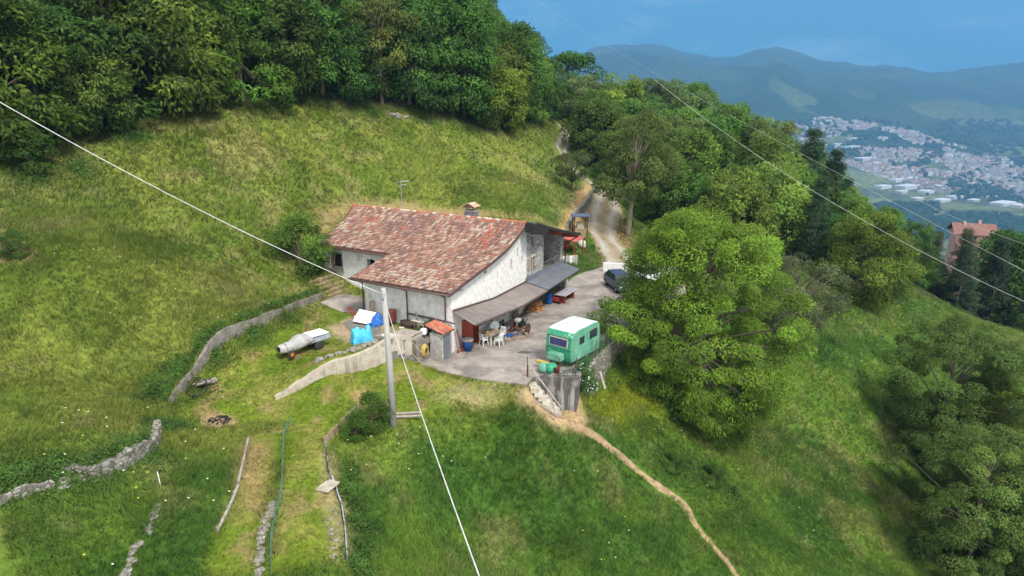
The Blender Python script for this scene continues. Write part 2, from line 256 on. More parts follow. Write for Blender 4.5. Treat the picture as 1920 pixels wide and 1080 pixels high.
# ---------------------------------------------------------------- mesh builder
class MB:
    def __init__(s): s.v = []; s.f = []; s.m = []; s.cm = 0
    def add(s, vs, fs):
        k = len(s.v); s.v += [tuple(map(float, p)) for p in vs]; s.f += [tuple(i + k for i in f) for f in fs]; s.m += [s.cm] * len(fs); return s
    def box(s, c, d, rz=0, rx=0, ry=0, top=1.0):
        M = Matrix.Rotation(rz, 3, 'Z') @ Matrix.Rotation(ry, 3, 'Y') @ Matrix.Rotation(rx, 3, 'X'); vs = []
        for z in (-.5, .5):
            t = top if z > 0 else 1
            for x, y in ((-.5, -.5), (.5, -.5), (.5, .5), (-.5, .5)): vs.append(M @ Vector((x * d[0] * t, y * d[1] * t, z * d[2])) + Vector(c))
        return s.add(vs, [(3, 2, 1, 0), (4, 5, 6, 7), (0, 1, 5, 4), (1, 2, 6, 5), (2, 3, 7, 6), (3, 0, 4, 7)])
    def bx(s, x0, x1, y0, y1, z0, z1): return s.box(((x0 + x1) / 2, (y0 + y1) / 2, (z0 + z1) / 2), (x1 - x0, y1 - y0, z1 - z0))
    def tube(s, pts, r, n=8, cap=True):
        pts = [Vector(p) for p in pts]; rs = r if isinstance(r, (list, tuple)) else [r] * len(pts); vs = []; fs = []; prev = None
        for i, p in enumerate(pts):
            d = (pts[min(i + 1, len(pts) - 1)] - pts[max(i - 1, 0)]).normalized()
            a = d.orthogonal().normalized() if prev is None else (prev - d * prev.dot(d)).normalized()
            prev = a; b = d.cross(a)
            for k in range(n): t = 2 * math.pi * k / n; vs.append(p + (a * math.cos(t) + b * math.sin(t)) * rs[i])
        for i in range(len(pts) - 1):
            for k in range(n): k2 = (k + 1) % n; fs.append((i * n + k, i * n + k2, (i + 1) * n + k2, (i + 1) * n + k))
        if cap: fs.append(tuple(range(n - 1, -1, -1))); fs.append(tuple((len(pts) - 1) * n + k for k in range(n)))
        return s.add(vs, fs)
    def prism(s, poly, z0, z1):
        a = sum(poly[i][0] * poly[(i + 1) % len(poly)][1] - poly[(i + 1) % len(poly)][0] * poly[i][1] for i in range(len(poly)))
        if a < 0: poly = poly[::-1]
        n = len(poly); f0 = (lambda x, y: z0) if not callable(z0) else z0; f1 = (lambda x, y: z1) if not callable(z1) else z1
        vs = [(p[0], p[1], f0(p[0], p[1])) for p in poly] + [(p[0], p[1], f1(p[0], p[1])) for p in poly]
        return s.add(vs, [tuple(range(n - 1, -1, -1)), tuple(range(n, 2 * n))] + [(i, (i + 1) % n, n + (i + 1) % n, n + i) for i in range(n)])
    def vprism(s, poly, y0, y1, ax='y'):      # polygon in the xz plane pushed along y (or in yz along x)
        n = len(poly); a = sum(poly[i][0] * poly[(i + 1) % n][1] - poly[(i + 1) % n][0] * poly[i][1] for i in range(n))
        if a < 0: poly = poly[::-1]
        if ax == 'y': vs = [(p[0], y0, p[1]) for p in poly] + [(p[0], y1, p[1]) for p in poly]
        else: vs = [(y1, p[0], p[1]) for p in poly] + [(y0, p[0], p[1]) for p in poly]
        return s.add(vs, [tuple(range(n)), tuple(range(2 * n - 1, n - 1, -1))] + [(i, n + i, n + (i + 1) % n, (i + 1) % n) for i in range(n)])
    def lathe(s, prof, c=(0, 0, 0), n=16, ax='z', cap=True):
        vs = []; fs = []
        for r, z in prof:
            for k in range(n):
                t = 2 * math.pi * k / n; a, b = r * math.cos(t), r * math.sin(t)
                q = (a, b, z) if ax == 'z' else ((z, a, b) if ax == 'x' else (b, z, a)); vs.append((q[0] + c[0], q[1] + c[1], q[2] + c[2]))
        for i in range(len(prof) - 1):
            for k in range(n): k2 = (k + 1) % n; fs.append((i * n + k, i * n + k2, (i + 1) * n + k2, (i + 1) * n + k))
        if cap: fs.append(tuple(range(n - 1, -1, -1))); fs.append(tuple((len(prof) - 1) * n + k for k in range(n)))
        return s.add(vs, fs)
    def blob(s, c, r, seed=0, sub=2, amp=.2, squash=(1, 1, 1)):
        bm = bmesh.new(); bmesh.ops.create_icosphere(bm, subdivisions=sub, radius=1); rn = random.Random(seed); o = rn.random() * 50
        from mathutils import noise
        vs = []
        for v in bm.verts:
            k = 1 + amp * noise.noise(v.co * 1.7 + Vector((o, o * .7, 0))) * 2; vs.append((c[0] + v.co.x * r * k * squash[0], c[1] + v.co.y * r * k * squash[1], c[2] + v.co.z * r * k * squash[2]))
        fs = [tuple(v.index for v in f.verts) for f in bm.faces]; bm.free(); return s.add(vs, fs)
    def build(s, name, mats, parent=None, bevel=0, smooth=False, loc=None, rz=0):
        me = bpy.data.meshes.new(name); me.from_pydata(s.v, [], s.f)
        for m in (mats if isinstance(mats, (list, tuple)) else [mats]): me.materials.append(MATS[m] if isinstance(m, str) else m)
        me.polygons.foreach_set('material_index', s.m)
        if smooth: me.polygons.foreach_set('use_smooth', [True] * len(s.f))
        me.update(); o = bpy.data.objects.new(name, me); COL.objects.link(o)
        if parent: o.parent = parent
        if loc is not None: o.location = loc
        o.rotation_euler.z = rz
        if bevel: b = o.modifiers.new('bevel', 'BEVEL'); b.width = bevel; b.segments = 2; b.limit_method = 'ANGLE'
        return o
def npmesh(name, V, F, mats, cols=None, out=None, smooth=False, mi=None):
    """V (n,3), F (m,k) all faces of k corners"""
    me = bpy.data.meshes.new(name); V = np.asarray(V, np.float32); F = np.asarray(F, np.int32); m, k = F.shape
    me.vertices.add(len(V)); me.vertices.foreach_set('co', V.ravel()); me.loops.add(m * k); me.loops.foreach_set('vertex_index', F.ravel())
    me.polygons.add(m); me.polygons.foreach_set('loop_start', np.arange(0, m * k, k, dtype=np.int32)); me.polygons.foreach_set('loop_total', np.full(m, k, np.int32))
    if smooth: me.polygons.foreach_set('use_smooth', np.ones(m, bool))
    if mi is not None: me.polygons.foreach_set('material_index', np.asarray(mi, np.int32))
    for x in (mats if isinstance(mats, (list, tuple)) else [mats]): me.materials.append(MATS[x] if isinstance(x, str) else x)
    me.update(calc_edges=True)
    if cols is not None:
        a = me.color_attributes.new('Col', 'FLOAT_COLOR', 'POINT'); c = np.ones((len(V), 4), np.float32); c[:, :3] = cols; a.data.foreach_set('color', c.ravel())
    if out is not None:
        a = me.attributes.new('Out', 'FLOAT_VECTOR', 'POINT'); a.data.foreach_set('vector', np.asarray(out, np.float32).ravel())
    return me
def link(name, me, parent=None, loc=None, rz=0):
    o = bpy.data.objects.new(name, me); COL.objects.link(o)
    if parent: o.parent = parent
    if loc is not None: o.location = loc
    o.rotation_euler.z = rz; return o
def thing(name, label, cat, loc=(0, 0, 0), rz=0, group=None):
    o = bpy.data.objects.new(name, None); COL.objects.link(o); o.location = loc; o.rotation_euler.z = rz; o['label'] = label; o['category'] = cat; o.empty_display_size = .3
    if group: o['group'] = group
    return o
def tag(o, label, cat, group=None):
    o['label'] = label; o['category'] = cat
    if group: o['group'] = group
    return o
def kind(o, k='structure', label=None, cat=None):
    o['kind'] = k
    if label: o['label'] = label
    if cat: o['category'] = cat
    return o
# ---------------------------------------------------------------- ground colours (real colours of grass, soil, litter)
def zone(l): return [tuple(p[:2]) for p in PGl(l)]
Z_BACK = zone([(592, 392), (655, 372), (760, 378), (880, 392), (960, 405), (1040, 424), (1050, 432), (880, 412), (660, 396), (606, 446)])
Z_BANK = zone([(1046, 428), (1070, 385), (1095, 345), (1122, 340), (1118, 362), (1104, 388), (1080, 432), (1060, 440)])
Z_DRY = zone([(1126, 500), (1138, 440), (1150, 380), (1168, 400), (1182, 440), (1196, 480), (1250, 508), (1130, 508)])
Z_STEP = zone([(965, 742), (1000, 735), (1050, 765), (1090, 755), (1105, 790), (1095, 812), (1060, 806), (1020, 790), (985, 765)])
Z_TERR = zone([(625, 615), (660, 596), (700, 600), (760, 620), (770, 650), (740, 665), (690, 648), (640, 634)])
Z_FIRE = zone([(376, 786), (400, 776), (438, 784), (440, 795), (405, 803), (380, 797)])
Z_PATCH = zone([(450, 842), (500, 830), (505, 900), (490, 950), (455, 960), (445, 900)])
Z_PATCH2 = zone([(655, 738), (685, 732), (692, 744), (665, 752)])
Z_ROCK = zone([(850, 725), (930, 722), (945, 742), (920, 762), (850, 756), (820, 744)])
Z_EDGE = zone([(600, 850), (625, 850), (655, 980), (655, 1060), (625, 1060), (610, 960)])
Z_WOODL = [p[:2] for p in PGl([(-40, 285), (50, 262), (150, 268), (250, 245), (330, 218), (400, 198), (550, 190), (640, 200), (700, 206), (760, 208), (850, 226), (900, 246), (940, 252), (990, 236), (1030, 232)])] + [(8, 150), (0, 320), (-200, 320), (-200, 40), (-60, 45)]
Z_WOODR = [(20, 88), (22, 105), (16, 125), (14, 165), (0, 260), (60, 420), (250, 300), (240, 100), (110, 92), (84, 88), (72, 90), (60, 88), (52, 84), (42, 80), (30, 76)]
Z_SOIL = zone([(0, 455), (30, 450), (70, 478), (60, 492), (20, 488), (0, 500)])
Z_BRIGHT = zone([(1090, 700), (1200, 690), (1230, 760), (1150, 790), (1100, 760)])
def gcol(x, y):
    n1 = fbm(x / 4.2, y / 4.2, 21, 4); n2 = fbm(x / 1.5, y / 1.5, 33, 4); n3 = fbm(x / 9., y / 9., 41, 3); n4 = fbm(x / .5, y / .5, 55, 3)
    left = sstep(6, -6, x - (y - 40) * .12 + 8 * sstep(42, 34, y) + 12 * sstep(33, 28, y))                       # the upper meadow is drier than the slope below the house
    g0 = np.array([.046, .098, .013]); g1 = np.array([.092, .155, .020]); st = np.array([.235, .205, .082]); l0 = np.array([.098, .138, .019])
    base = g0 + (g1 - g0) * sstep(.35, .65, n1)[..., None]
    drier = l0 + (np.array([.150, .178, .032]) - l0) * sstep(.35, .65, n1)[..., None]
    c = base * (1 - left[..., None]) + drier * left[..., None]
    sa = sstep(.50, .66, n2 * .6 + n3 * .4) * (.36 + .14 * left); c = lerp(c, st, sa[..., None])
    dk = sstep(.52, .62, fbm(x / 2.3, y / 2.3, 77, 4)) * .38; c = lerp(c, np.array([.040, .098, .017]), dk[..., None] * (1 - .55 * left[..., None]))
    wob = (n2 - .5) * 1.6
    m = np.minimum(polysd(x, y, MOWN), polysd(x, y, STRIP2)); mow = sstep(.5, -.4, m + wob * .5)
    lawn = np.array([.105, .150, .014]) + (np.array([.165, .175, .035]) - np.array([.105, .150, .014])) * sstep(.42, .66, n2)[..., None]
    lawn = lerp(lawn, np.array([.24, .17, .085]), (sstep(.56, .70, fbm(x / 1.1, y / 1.1, 91, 4)) * .6)[..., None])
    c = lerp(c, lawn, mow[..., None])
    def z(poly, col, soft=.7, st_=1.0):
        nonlocal c
        k = sstep(soft, -soft, polysd(x, y, poly) + wob * soft) * st_ ; c = lerp(c, np.array(col), k[..., None]); return k
    bare = z(Z_BACK, (.26, .19, .09), 1.0, .85); bare = np.maximum(bare, z(Z_BANK, (.36, .24, .12), .8)); z(Z_DRY, (.27, .20, .095), 1.2, .85)
    bare = np.maximum(bare, z(Z_STEP, (.33, .235, .135), .5)); bare = np.maximum(bare, z(Z_TERR, (.33, .25, .17), .6)); bare = np.maximum(bare, z(Z_FIRE, (.30, .20, .12), .3))
    z(Z_PATCH, (.25, .18, .08), .6, .75); bare = np.maximum(bare, z(Z_PATCH2, (.36, .24, .12), .3)); z(Z_ROCK, (.30, .26, .14), .8, .6); z(Z_EDGE, (.30, .25, .13), .35, .6)
    bare = np.maximum(bare, z(Z_SOIL, (.16, .10, .07), .4, .8)); z(Z_BRIGHT, (.22, .23, .012), 1.2, .75)
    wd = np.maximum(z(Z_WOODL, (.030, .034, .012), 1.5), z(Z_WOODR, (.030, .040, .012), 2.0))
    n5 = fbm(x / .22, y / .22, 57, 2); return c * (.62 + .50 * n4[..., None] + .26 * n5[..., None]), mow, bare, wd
gm = bpy.data.materials.new('ground'); n, l = nodes(gm); MATS['ground'] = gm
o_ = n.new('ShaderNodeOutputMaterial'); b_ = n.new('ShaderNodeBsdfPrincipled'); l.new(b_.outputs[0], o_.inputs[0]); b_.inputs['Roughness'].default_value = .95; b_.inputs['Specular IOR Level'].default_value = .1
at_ = n.new('ShaderNodeAttribute'); at_.attribute_name = 'Col'; z_ = noise_node(n, l, 3.5, 9, .75); r_ = n.new('ShaderNodeValToRGB'); r_.color_ramp.elements[0].position = .3; r_.color_ramp.elements[1].position = .72
r_.color_ramp.elements[0].color = (.45, .47, .45, 1); r_.color_ramp.elements[1].color = (1.5, 1.45, 1.35, 1); l.new(z_.outputs[0], r_.inputs[0])
mx_ = n.new('ShaderNodeMixRGB'); mx_.blend_type = 'MULTIPLY'; mx_.inputs[0].default_value = 1; l.new(at_.outputs[0], mx_.inputs[1]); l.new(r_.outputs[0], mx_.inputs[2]); l.new(mx_.outputs[0], b_.inputs['Base Color'])
bz = noise_node(n, l, 9, 6, .7); bp_ = n.new('ShaderNodeBump'); bp_.inputs['Strength'].default_value = .5; bp_.inputs['Distance'].default_value = .12; l.new(bz.outputs[0], bp_.inputs['Height']); l.new(bp_.outputs[0], b_.inputs['Normal'])
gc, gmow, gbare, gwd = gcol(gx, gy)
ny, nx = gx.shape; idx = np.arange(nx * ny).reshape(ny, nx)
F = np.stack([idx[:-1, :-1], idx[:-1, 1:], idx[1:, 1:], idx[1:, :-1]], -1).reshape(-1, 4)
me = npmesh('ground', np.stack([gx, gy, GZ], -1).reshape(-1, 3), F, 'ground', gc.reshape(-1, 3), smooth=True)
ground = kind(link('ground', me))
# ---------------------------------------------------------------- palette
mat('plaster', (.66, .65, .62), (.52, .51, .48), sc=2.2, c3=(.30, .28, .25), sc3=.9, pos3=(.56, .74), bump=.25, bsc=14, rough=.9)
mat('plaster_gable', (.70, .68, .64), (.56, .54, .49), sc=2.5, pos=(.36, .6), c3=(.34, .30, .24), sc3=1.3, pos3=(.58, .76), bump=.3, bsc=9, rough=.9)
mat('plaster_base', (.46, .45, .42), (.30, .28, .25), sc=2.2, c3=(.2, .18, .15), sc3=1.2, bump=.3, rough=.9)
mat('concrete', (.24, .215, .185), (.14, .125, .105), sc=2.0, c3=(.12, .11, .09), sc3=1.0, pos3=(.55, .7), streak=(.13, .12, .105), bump=.4, bsc=10, rough=.95)
mat('concrete_pale', (.47, .41, .33), (.33, .28, .22), sc=1.6, c3=(.22, .19, .14), sc3=1.6, pos3=(.54, .7), streak=(.2, .17, .13), bump=.3, bsc=10, rough=.95)
mat('concrete_dark', (.10, .09, .082), (.055, .05, .045), sc=1.4, c3=(.22, .19, .16), sc3=.9, pos3=(.56, .66), streak=(.30, .28, .26), bump=.4, rough=.95)
mat('pole_concrete', (.36, .345, .32), (.29, .275, .255), sc=1.5, s3=(1, 1, .4), bump=.15, rough=.9)
stone_mat('stone', (.15, .14, .13), (.46, .44, .41), (.30, .28, .25), 3.2)
stone_mat('rubble', (.12, .105, .085), (.28, .26, .22), (.07, .07, .04), 3.2)
mat('rock', (.28, .255, .22), (.16, .145, .12), sc=4, bump=.5, bsc=8)
mat('tile', (1, 1, 1), (.72, .70, .68), sc=9, vc=True, rough=.85, c3=(.12, .10, .07), sc3=1.4, pos3=(.66, .8))
mat('under_tile', (.12, .06, .045), rough=.9); mat('dark_wood', (.075, .045, .035), (.045, .028, .022), sc=4, rough=.7); mat('brown_metal', (.10, .062, .055), (.08, .05, .045), sc=2, rough=.45)
mat('fascia', (.030, .024, .022), rough=.5); mat('red_wood', (.30, .055, .022), (.20, .035, .015), sc=6, s3=(6, .6, 6), rough=.55); mat('old_wood', (.33, .25, .17), (.19, .14, .10), sc=5, rough=.85, bump=.2)
mat('grey_wood', (.34, .30, .26), (.22, .19, .16), sc=6, rough=.9, bump=.2); mat('fresh_wood', (.52, .27, .10), (.36, .17, .06), sc=9, rough=.8); mat('grey_metal', (.17, .185, .205), (.14, .15, .17), sc=1.2, rough=.42, metal=.2)
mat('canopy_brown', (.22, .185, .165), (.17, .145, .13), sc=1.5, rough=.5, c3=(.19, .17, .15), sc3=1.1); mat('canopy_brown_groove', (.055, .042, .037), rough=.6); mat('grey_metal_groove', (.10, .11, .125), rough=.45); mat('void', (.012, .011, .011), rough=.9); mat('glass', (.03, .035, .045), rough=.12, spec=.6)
mat('white_paint', (.72, .72, .70), (.6, .6, .58), sc=3, rough=.6); mat('white_plastic', (.74, .74, .73), (.66, .66, .65), sc=2, rough=.4); mat('lintel', (.55, .50, .42), rough=.9)
mat('yardcon', (.31, .265, .225), (.215, .19, .165), sc=.7, pos=(.40, .58), c3=(.15, .13, .115), sc3=.45, pos3=(.48, .62), bump=.15, bsc=12, rough=.9)
mat('gravel', (.42, .39, .34), (.27, .24, .20), sc=3, c3=(.17, .15, .10), sc3=.7, bump=.4, bsc=30, rough=.95)
mat('soil', (.35, .24, .135), (.22, .15, .08), sc=2.5, c3=(.16, .13, .06), sc3=1.8, pos3=(.58, .7), bump=.5, bsc=14, rough=.95)
mat('rust', (.16, .045, .022), (.08, .025, .015), sc=8, rough=.8); mat('red_paint', (.33, .035, .025), (.20, .03, .02), sc=6, rough=.5); mat('blue_tarp', (.03, .16, .50), (.02, .10, .34), sc=3, rough=.5)
mat('sky_tarp', (.08, .46, .70), (.05, .34, .58), sc=2, rough=.45, bump=.4, bsc=5); mat('blue_plastic', (.02, .10, .36), rough=.4); mat('black', (.015, .015, .016), rough=.6); mat('rubber', (.045, .035, .034), (.03, .025, .024), sc=5, rough=.9)
mat('orange', (.55, .16, .01), rough=.5); mat('yellow', (.50, .36, .07), rough=.5); mat('cable_white', (.62, .60, .58), rough=.5); mat('cloth_grey', (.40, .385, .36), (.28, .27, .25), sc=2.2, rough=.8, bump=.6, bsc=4, c3=(.2, .19, .18), sc3=1.5)
mat('lilac', (.40, .36, .40), rough=.5); mat('green_paint', (.022, .20, .11), (.04, .26, .15), sc=3.0, rough=.45, c3=(.42, .58, .48), sc3=1.1, pos3=(.60, .70))
mat('green_side', (.14, .33, .22), (.09, .25, .165), sc=1.4, rough=.45, c3=(.30, .50, .40), sc3=1.5, pos3=(.6, .72)); mat('roof_white', (.56, .59, .57), (.40, .47, .43), sc=1.6, rough=.6, c3=(.22, .24, .23), sc3=1.2, pos3=(.64, .72))
mat('violet_glass', (.045, .045, .14), (.03, .03, .09), sc=1.5, rough=.2, spec=.6); mat('steel', (.45, .46, .48), (.32, .33, .34), sc=4, rough=.4, metal=.6); mat('mesh_green', (.10, .22, .16), rough=.7)
# ---------------------------------------------------------------- farmhouse
RP = [(-1.0, 4.55), (.6, 4.88), (2.4, 5.22), (4.5, 5.58), (6.7, 6.08), (8.6, 6.85), (10, 7.6), (12, 6.98), (15, 6.16), (18.7, 5.2)]
_ru = np.linspace(-1, 18.7, 200); _rz = np.interp(_ru, [p[0] for p in RP], [p[1] for p in RP])
_k = np.ones(9) / 9; _sm = np.convolve(np.pad(_rz, 4, 'edge'), _k, 'valid'); _rz = np.where((abs(_ru - 10) < 1.0), _rz, _sm)
def zr(u): return float(np.interp(u, _ru, _rz))
def vleft(u): return 15.75 + (u - 3.6) * .27 if u < 10 else 17.5
house = thing('farmhouse', 'long old farmhouse with mottled terracotta roof and stained white walls beside the concrete yard', 'house', HW(0, 0), HRZ)
def holed(mb, a0, a1, zb, topf, holes, t0, t1, ax):
    """wall running along one axis between a0..a1 with window holes; thickness t0..t1 on the other axis"""
    cuts = sorted(set([a0, a1] + [h[0] for h in holes] + [h[1] for h in holes]))
    for i in range(len(cuts) - 1):
        a, b = cuts[i], cuts[i + 1]; m = (a + b) / 2; hh = sorted([(h[2], h[3]) for h in holes if h[0] <= m <= h[1]]); z = zb
        for h0, h1 in hh:
            mb.vprism([(a, z), (b, z), (b, h0), (a, h0)], t0, t1, ax); z = h1
        k = max(1, int((b - a) / .5)); top = [(b - (b - a) * j / k, topf(b - (b - a) * j / k)) for j in range(k + 1)]
        mb.vprism([(a, z), (b, z)] + top, t0, t1, ax)
tf = lambda u: zr(u) - .14
g = MB(); holed(g, 0, 11, -.3, tf, [(9.35, 9.6, 4.95, 5.7), (8.3, 8.55, 4.15, 4.95), (10.1, 10.3, 4.15, 4.9), (4.35, 4.75, 4.7, 5.1), (1.5, 2.5, 0.05, 2.05), (3.3, 4.6, .95, 2.1), (8.1, 8.5, .05, 2.2), (9.6, 10.3, .6, 1.9)], 0.001, .45, 'y')
gw = g.build('gable_wall', 'plaster_gable', house)
g = MB(); holed(g, 11.003, 14, -.3, tf, [(11.75, 12.35, 5.25, 6.15), (11.75, 12.35, 3.2, 4.4)], -.05, .45, 'y')
g.bx(14.0, 17.6, 2.4, 2.8, -.2, 5.6); g.bx(17.6, 18.2, .05, 8, -.2, 5.2); g.bx(14, 14.35, .45, 2.4, -.2, 5.8); g.bx(17.55, 18.25, -.45, .25, -.3, 2.3)
g.build('stone_wall', 'stone', house)
g = MB(); g.bx(14, 17.6, .02, 2.4, 2.35, 2.55); g.build('porch_floor', 'concrete', house)
g = MB(); holed(g, .45, 7.65, .6, lambda v: 4.72, [], 0, .4, 'x'); g.build('front_wall', 'plaster', house)
g = MB(); g.vprism([(0.4, .9), (4.1, .9), (4.1, zr(4.1) - .14), (.4, zr(.4) - .14)], 7.25, 7.65, 'y'); holed(g, 7.3, 15.6, 1.0, lambda v: zr(4.1) - .12, [(13.5, 14.9, 3.35, 4.85), (10.1, 10.9, 2.4, 4.6)], 4.1, 4.5, 'x')
holed(g, 4.5, 18.2, 2.0, tf, [], 15.2, 15.6, 'y'); g.bx(17.8, 18.2, 8, 15.6, 2, 5.2); g.build('wing_wall', 'plaster', house)
g = MB(); g.bx(-.06, 0, 3.9, 7.6, .8, 2.0); g.bx(-.04, .0, 7.3, 7.66, 2.0, 4.6)
# interior darkness: a plain inner lining so openings look into a room
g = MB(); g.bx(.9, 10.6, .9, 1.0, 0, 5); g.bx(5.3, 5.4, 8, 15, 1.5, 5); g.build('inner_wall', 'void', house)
# tiles
rn = random.Random(4); V = []; Fc = []; Cc = []
PAL = [((.30, .16, .12), 30), ((.37, .225, .17), 26), ((.46, .35, .26), 10), ((.19, .115, .09), 22), ((.34, .13, .085), 6)]
pk = [c for c, k in PAL for _ in range(k)]
def tile_field(u0, u1, v0, v1fn, rise):
    nrow = int(abs(u1 - u0) / .37); du = (u1 - u0) / nrow
    for r in range(nrow):
        ua = u0 + du * r; ub = ua + du * 1.18; vend = v1fn(ua); nc = int((vend - v0) / .215)
        for c in range(nc):
            vv = v0 + (c + .5) * .215 + rn.uniform(-.018, .018); za = zr(ua) + .065 + rn.uniform(-.012, .02); zb = zr(ub) + .0 + rn.uniform(-.01, .01)
            ang = rn.uniform(-.02, .02); k = len(V); col = rn.choice(pk); q = vnoise(ua * .5, vv * .5, 3); q2 = vnoise(ua * .8 + 30, vv * .8, 6)
            if q > .72 and ua > 6 and rn.random() < .35: col = (.38, .12, .08)
            if q2 > .66 and rn.random() < .3: col = (.42, .34, .28)
            if q2 < .3 and rn.random() < .35: col = (.21, .13, .115)
            f = rn.uniform(.80, 1.0); col = tuple(x * f for x in col)
            for e, (u, z, w_) in enumerate(((ua, za, .098), (ub, zb, .078))):
                for t in (0, .25, .5, .75, 1):
                    th = math.pi * t; V.append((u, vv + math.cos(th) * w_ + (ang if e else 0), z + math.sin(th) * .075)); Cc.append(col)
            for j in range(4): Fc.append((k + j, k + j + 1, k + 6 + j, k + 5 + j))
            Fc.append((k, k + 4, k + 3, k + 1)); 
tile_field(-.95, 9.95, -.55, lambda u: 8.25 if u < 3.5 else vleft(u), 1)
tile_field(18.6, 10.05, -.35, lambda u: 17.3, 1)
k = len(V)
for i in range(52):          # ridge caps
    v0 = -.5 + i * .345; col = rn.choice([(.45, .13, .08), (.35, .16, .11), (.55, .48, .38), (.4, .2, .15)]); k = len(V)
    for (v, w_) in ((v0, .14), (v0 + .39, .115)):
        for t in (0, .25, .5, .75, 1): th = math.pi * t; V.append((10 + math.cos(th) * w_, v, zr(10) + .02 + math.sin(th) * .12)); Cc.append(col)
    for j in range(4): Fc.append((k + j, k + j + 1, k + 6 + j, k + 5 + j))
roof = MB()
for (a, b, v0, v1) in ((-.95, 3.5, -.55, 8.2), (3.5, 10, -.55, 15.8), (10, 18.65, -.35, 17.3)):
    k = 14
    for i in range(k):
        u0_, u1_ = a + (b - a) * i / k, a + (b - a) * (i + 1) / k; va = v1 if a != 3.5 else vleft(u0_) - .05; vb = v1 if a != 3.5 else vleft(u1_) - .05
        roof.add([(u0_, v0, zr(u0_)), (u1_, v0, zr(u1_)), (u1_, vb, zr(u1_)), (u0_, va, zr(u0_)), (u0_, v0, zr(u0_) - .1), (u1_, v0, zr(u1_) - .1), (u1_, vb, zr(u1_) - .1), (u0_, va, zr(u0_) - .1)],
                 [(0, 1, 2, 3), (7, 6, 5, 4), (0, 4, 5, 1), (2, 6, 7, 3), (1, 5, 6, 2), (3, 7, 4, 0)])
rf = roof.build('roof', 'under_tile', house)
quads = [f for f in Fc if len(f) == 4]; tl = link('roof_tiles', npmesh('roof_tiles', V, quads, 'tile', Cc, smooth=False), rf)
# fascia and beams
g = MB()
def strip(mb, us, v, z0, z1, th):
    for a, b in zip(us[:-1], us[1:]): mb.add([(a, v, zr(a) + z0), (b, v, zr(b) + z0), (b, v, zr(b) + z1), (a, v, zr(a) + z1), (a, v + th, zr(a) + z0), (b, v + th, zr(b) + z0), (b, v + th, zr(b) + z1), (a, v + th, zr(a) + z1)],
                                                [(0, 1, 2, 3), (7, 6, 5, 4), (0, 4, 5, 1), (3, 2, 6, 7), (1, 5, 6, 2), (0, 3, 7, 4)])
strip(g, list(np.linspace(-1, 10, 24)), -.60, -.17, .03, .05); g.build('bargeboard', 'brown_metal', house)
g = MB(); strip(g, list(np.linspace(9.6, 18.9, 16)), -1.35, -.12, .13, .06); 
for a, b in zip(np.linspace(9.6, 18.9, 16)[:-1], np.linspace(9.6, 18.9, 16)[1:]):
    g.add([(a, -1.29, zr(a) + .06), (b, -1.29, zr(b) + .06), (b, -.3, zr(b) + .06), (a, -.3, zr(a) + .06), (a, -1.29, zr(a) + .12), (b, -1.29, zr(b) + .12), (b, -.3, zr(b) + .12), (a, -.3, zr(a) + .12)], [(3, 2, 1, 0), (4, 5, 6, 7), (0, 1, 5, 4), (2, 3, 7, 6), (1, 2, 6, 5), (0, 4, 7, 3)])
g.vprism([(9.55, zr(10) + .1), (9.55, zr(9.5) - .5), (12.0, zr(12) - .62), (12.3, zr(12.3) - .1)], -1.33, -1.1, 'y'); g.vprism([(9.6, zr(10) + .1), (9.6, zr(9.5) - .4), (10.2, zr(10) - .5), (10.4, zr(10.4))], -1.2, -.6, 'y'); g.build('fascia', 'fascia', house)
g = MB(); us = np.linspace(10.3, 18.7, 9)
for a, b in zip(us[:-1], us[1:]): g.add([(a, -1.28, zr(a) - .02), (b, -1.28, zr(b) - .02), (b, 0, zr(b) - .02), (a, 0, zr(a) - .02), (a, -1.28, zr(a) + .055), (b, -1.28, zr(b) + .055), (b, 0, zr(b) + .055), (a, 0, zr(a) + .055)], [(3, 2, 1, 0), (4, 5, 6, 7), (0, 1, 5, 4), (2, 3, 7, 6)])
g.build('soffit', 'red_wood', house)
for u, L in ((12.6, 1.15), (15.2, 1.2), (18.0, 1.2)):
    g = MB(); g.vprism([(-L, zr(u) - .28), (-L, zr(u) - .06), (.6, zr(u) - .06), (.6, zr(u) - .42)], u - .11, u + .11, 'x'); g.build('beam', 'red_wood', house, bevel=.01)
g = MB(); g.add([(18.2, -1.2, zr(18.2) - .3), (18.5, -1.2, zr(18.5) - .3), (18.5, 2.3, zr(18.5) - .3), (18.2, 2.3, zr(18.2) - .3), (18.2, -1.2, zr(18.2) - .05), (18.5, -1.2, zr(18.5) - .05), (18.5, 2.3, zr(18.5) - .05), (18.2, 2.3, zr(18.2) - .05)], [(3, 2, 1, 0), (4, 5, 6, 7), (0, 1, 5, 4), (1, 2, 6, 5), (2, 3, 7, 6), (3, 0, 4, 7)]); g.build('beam', 'red_wood', house)
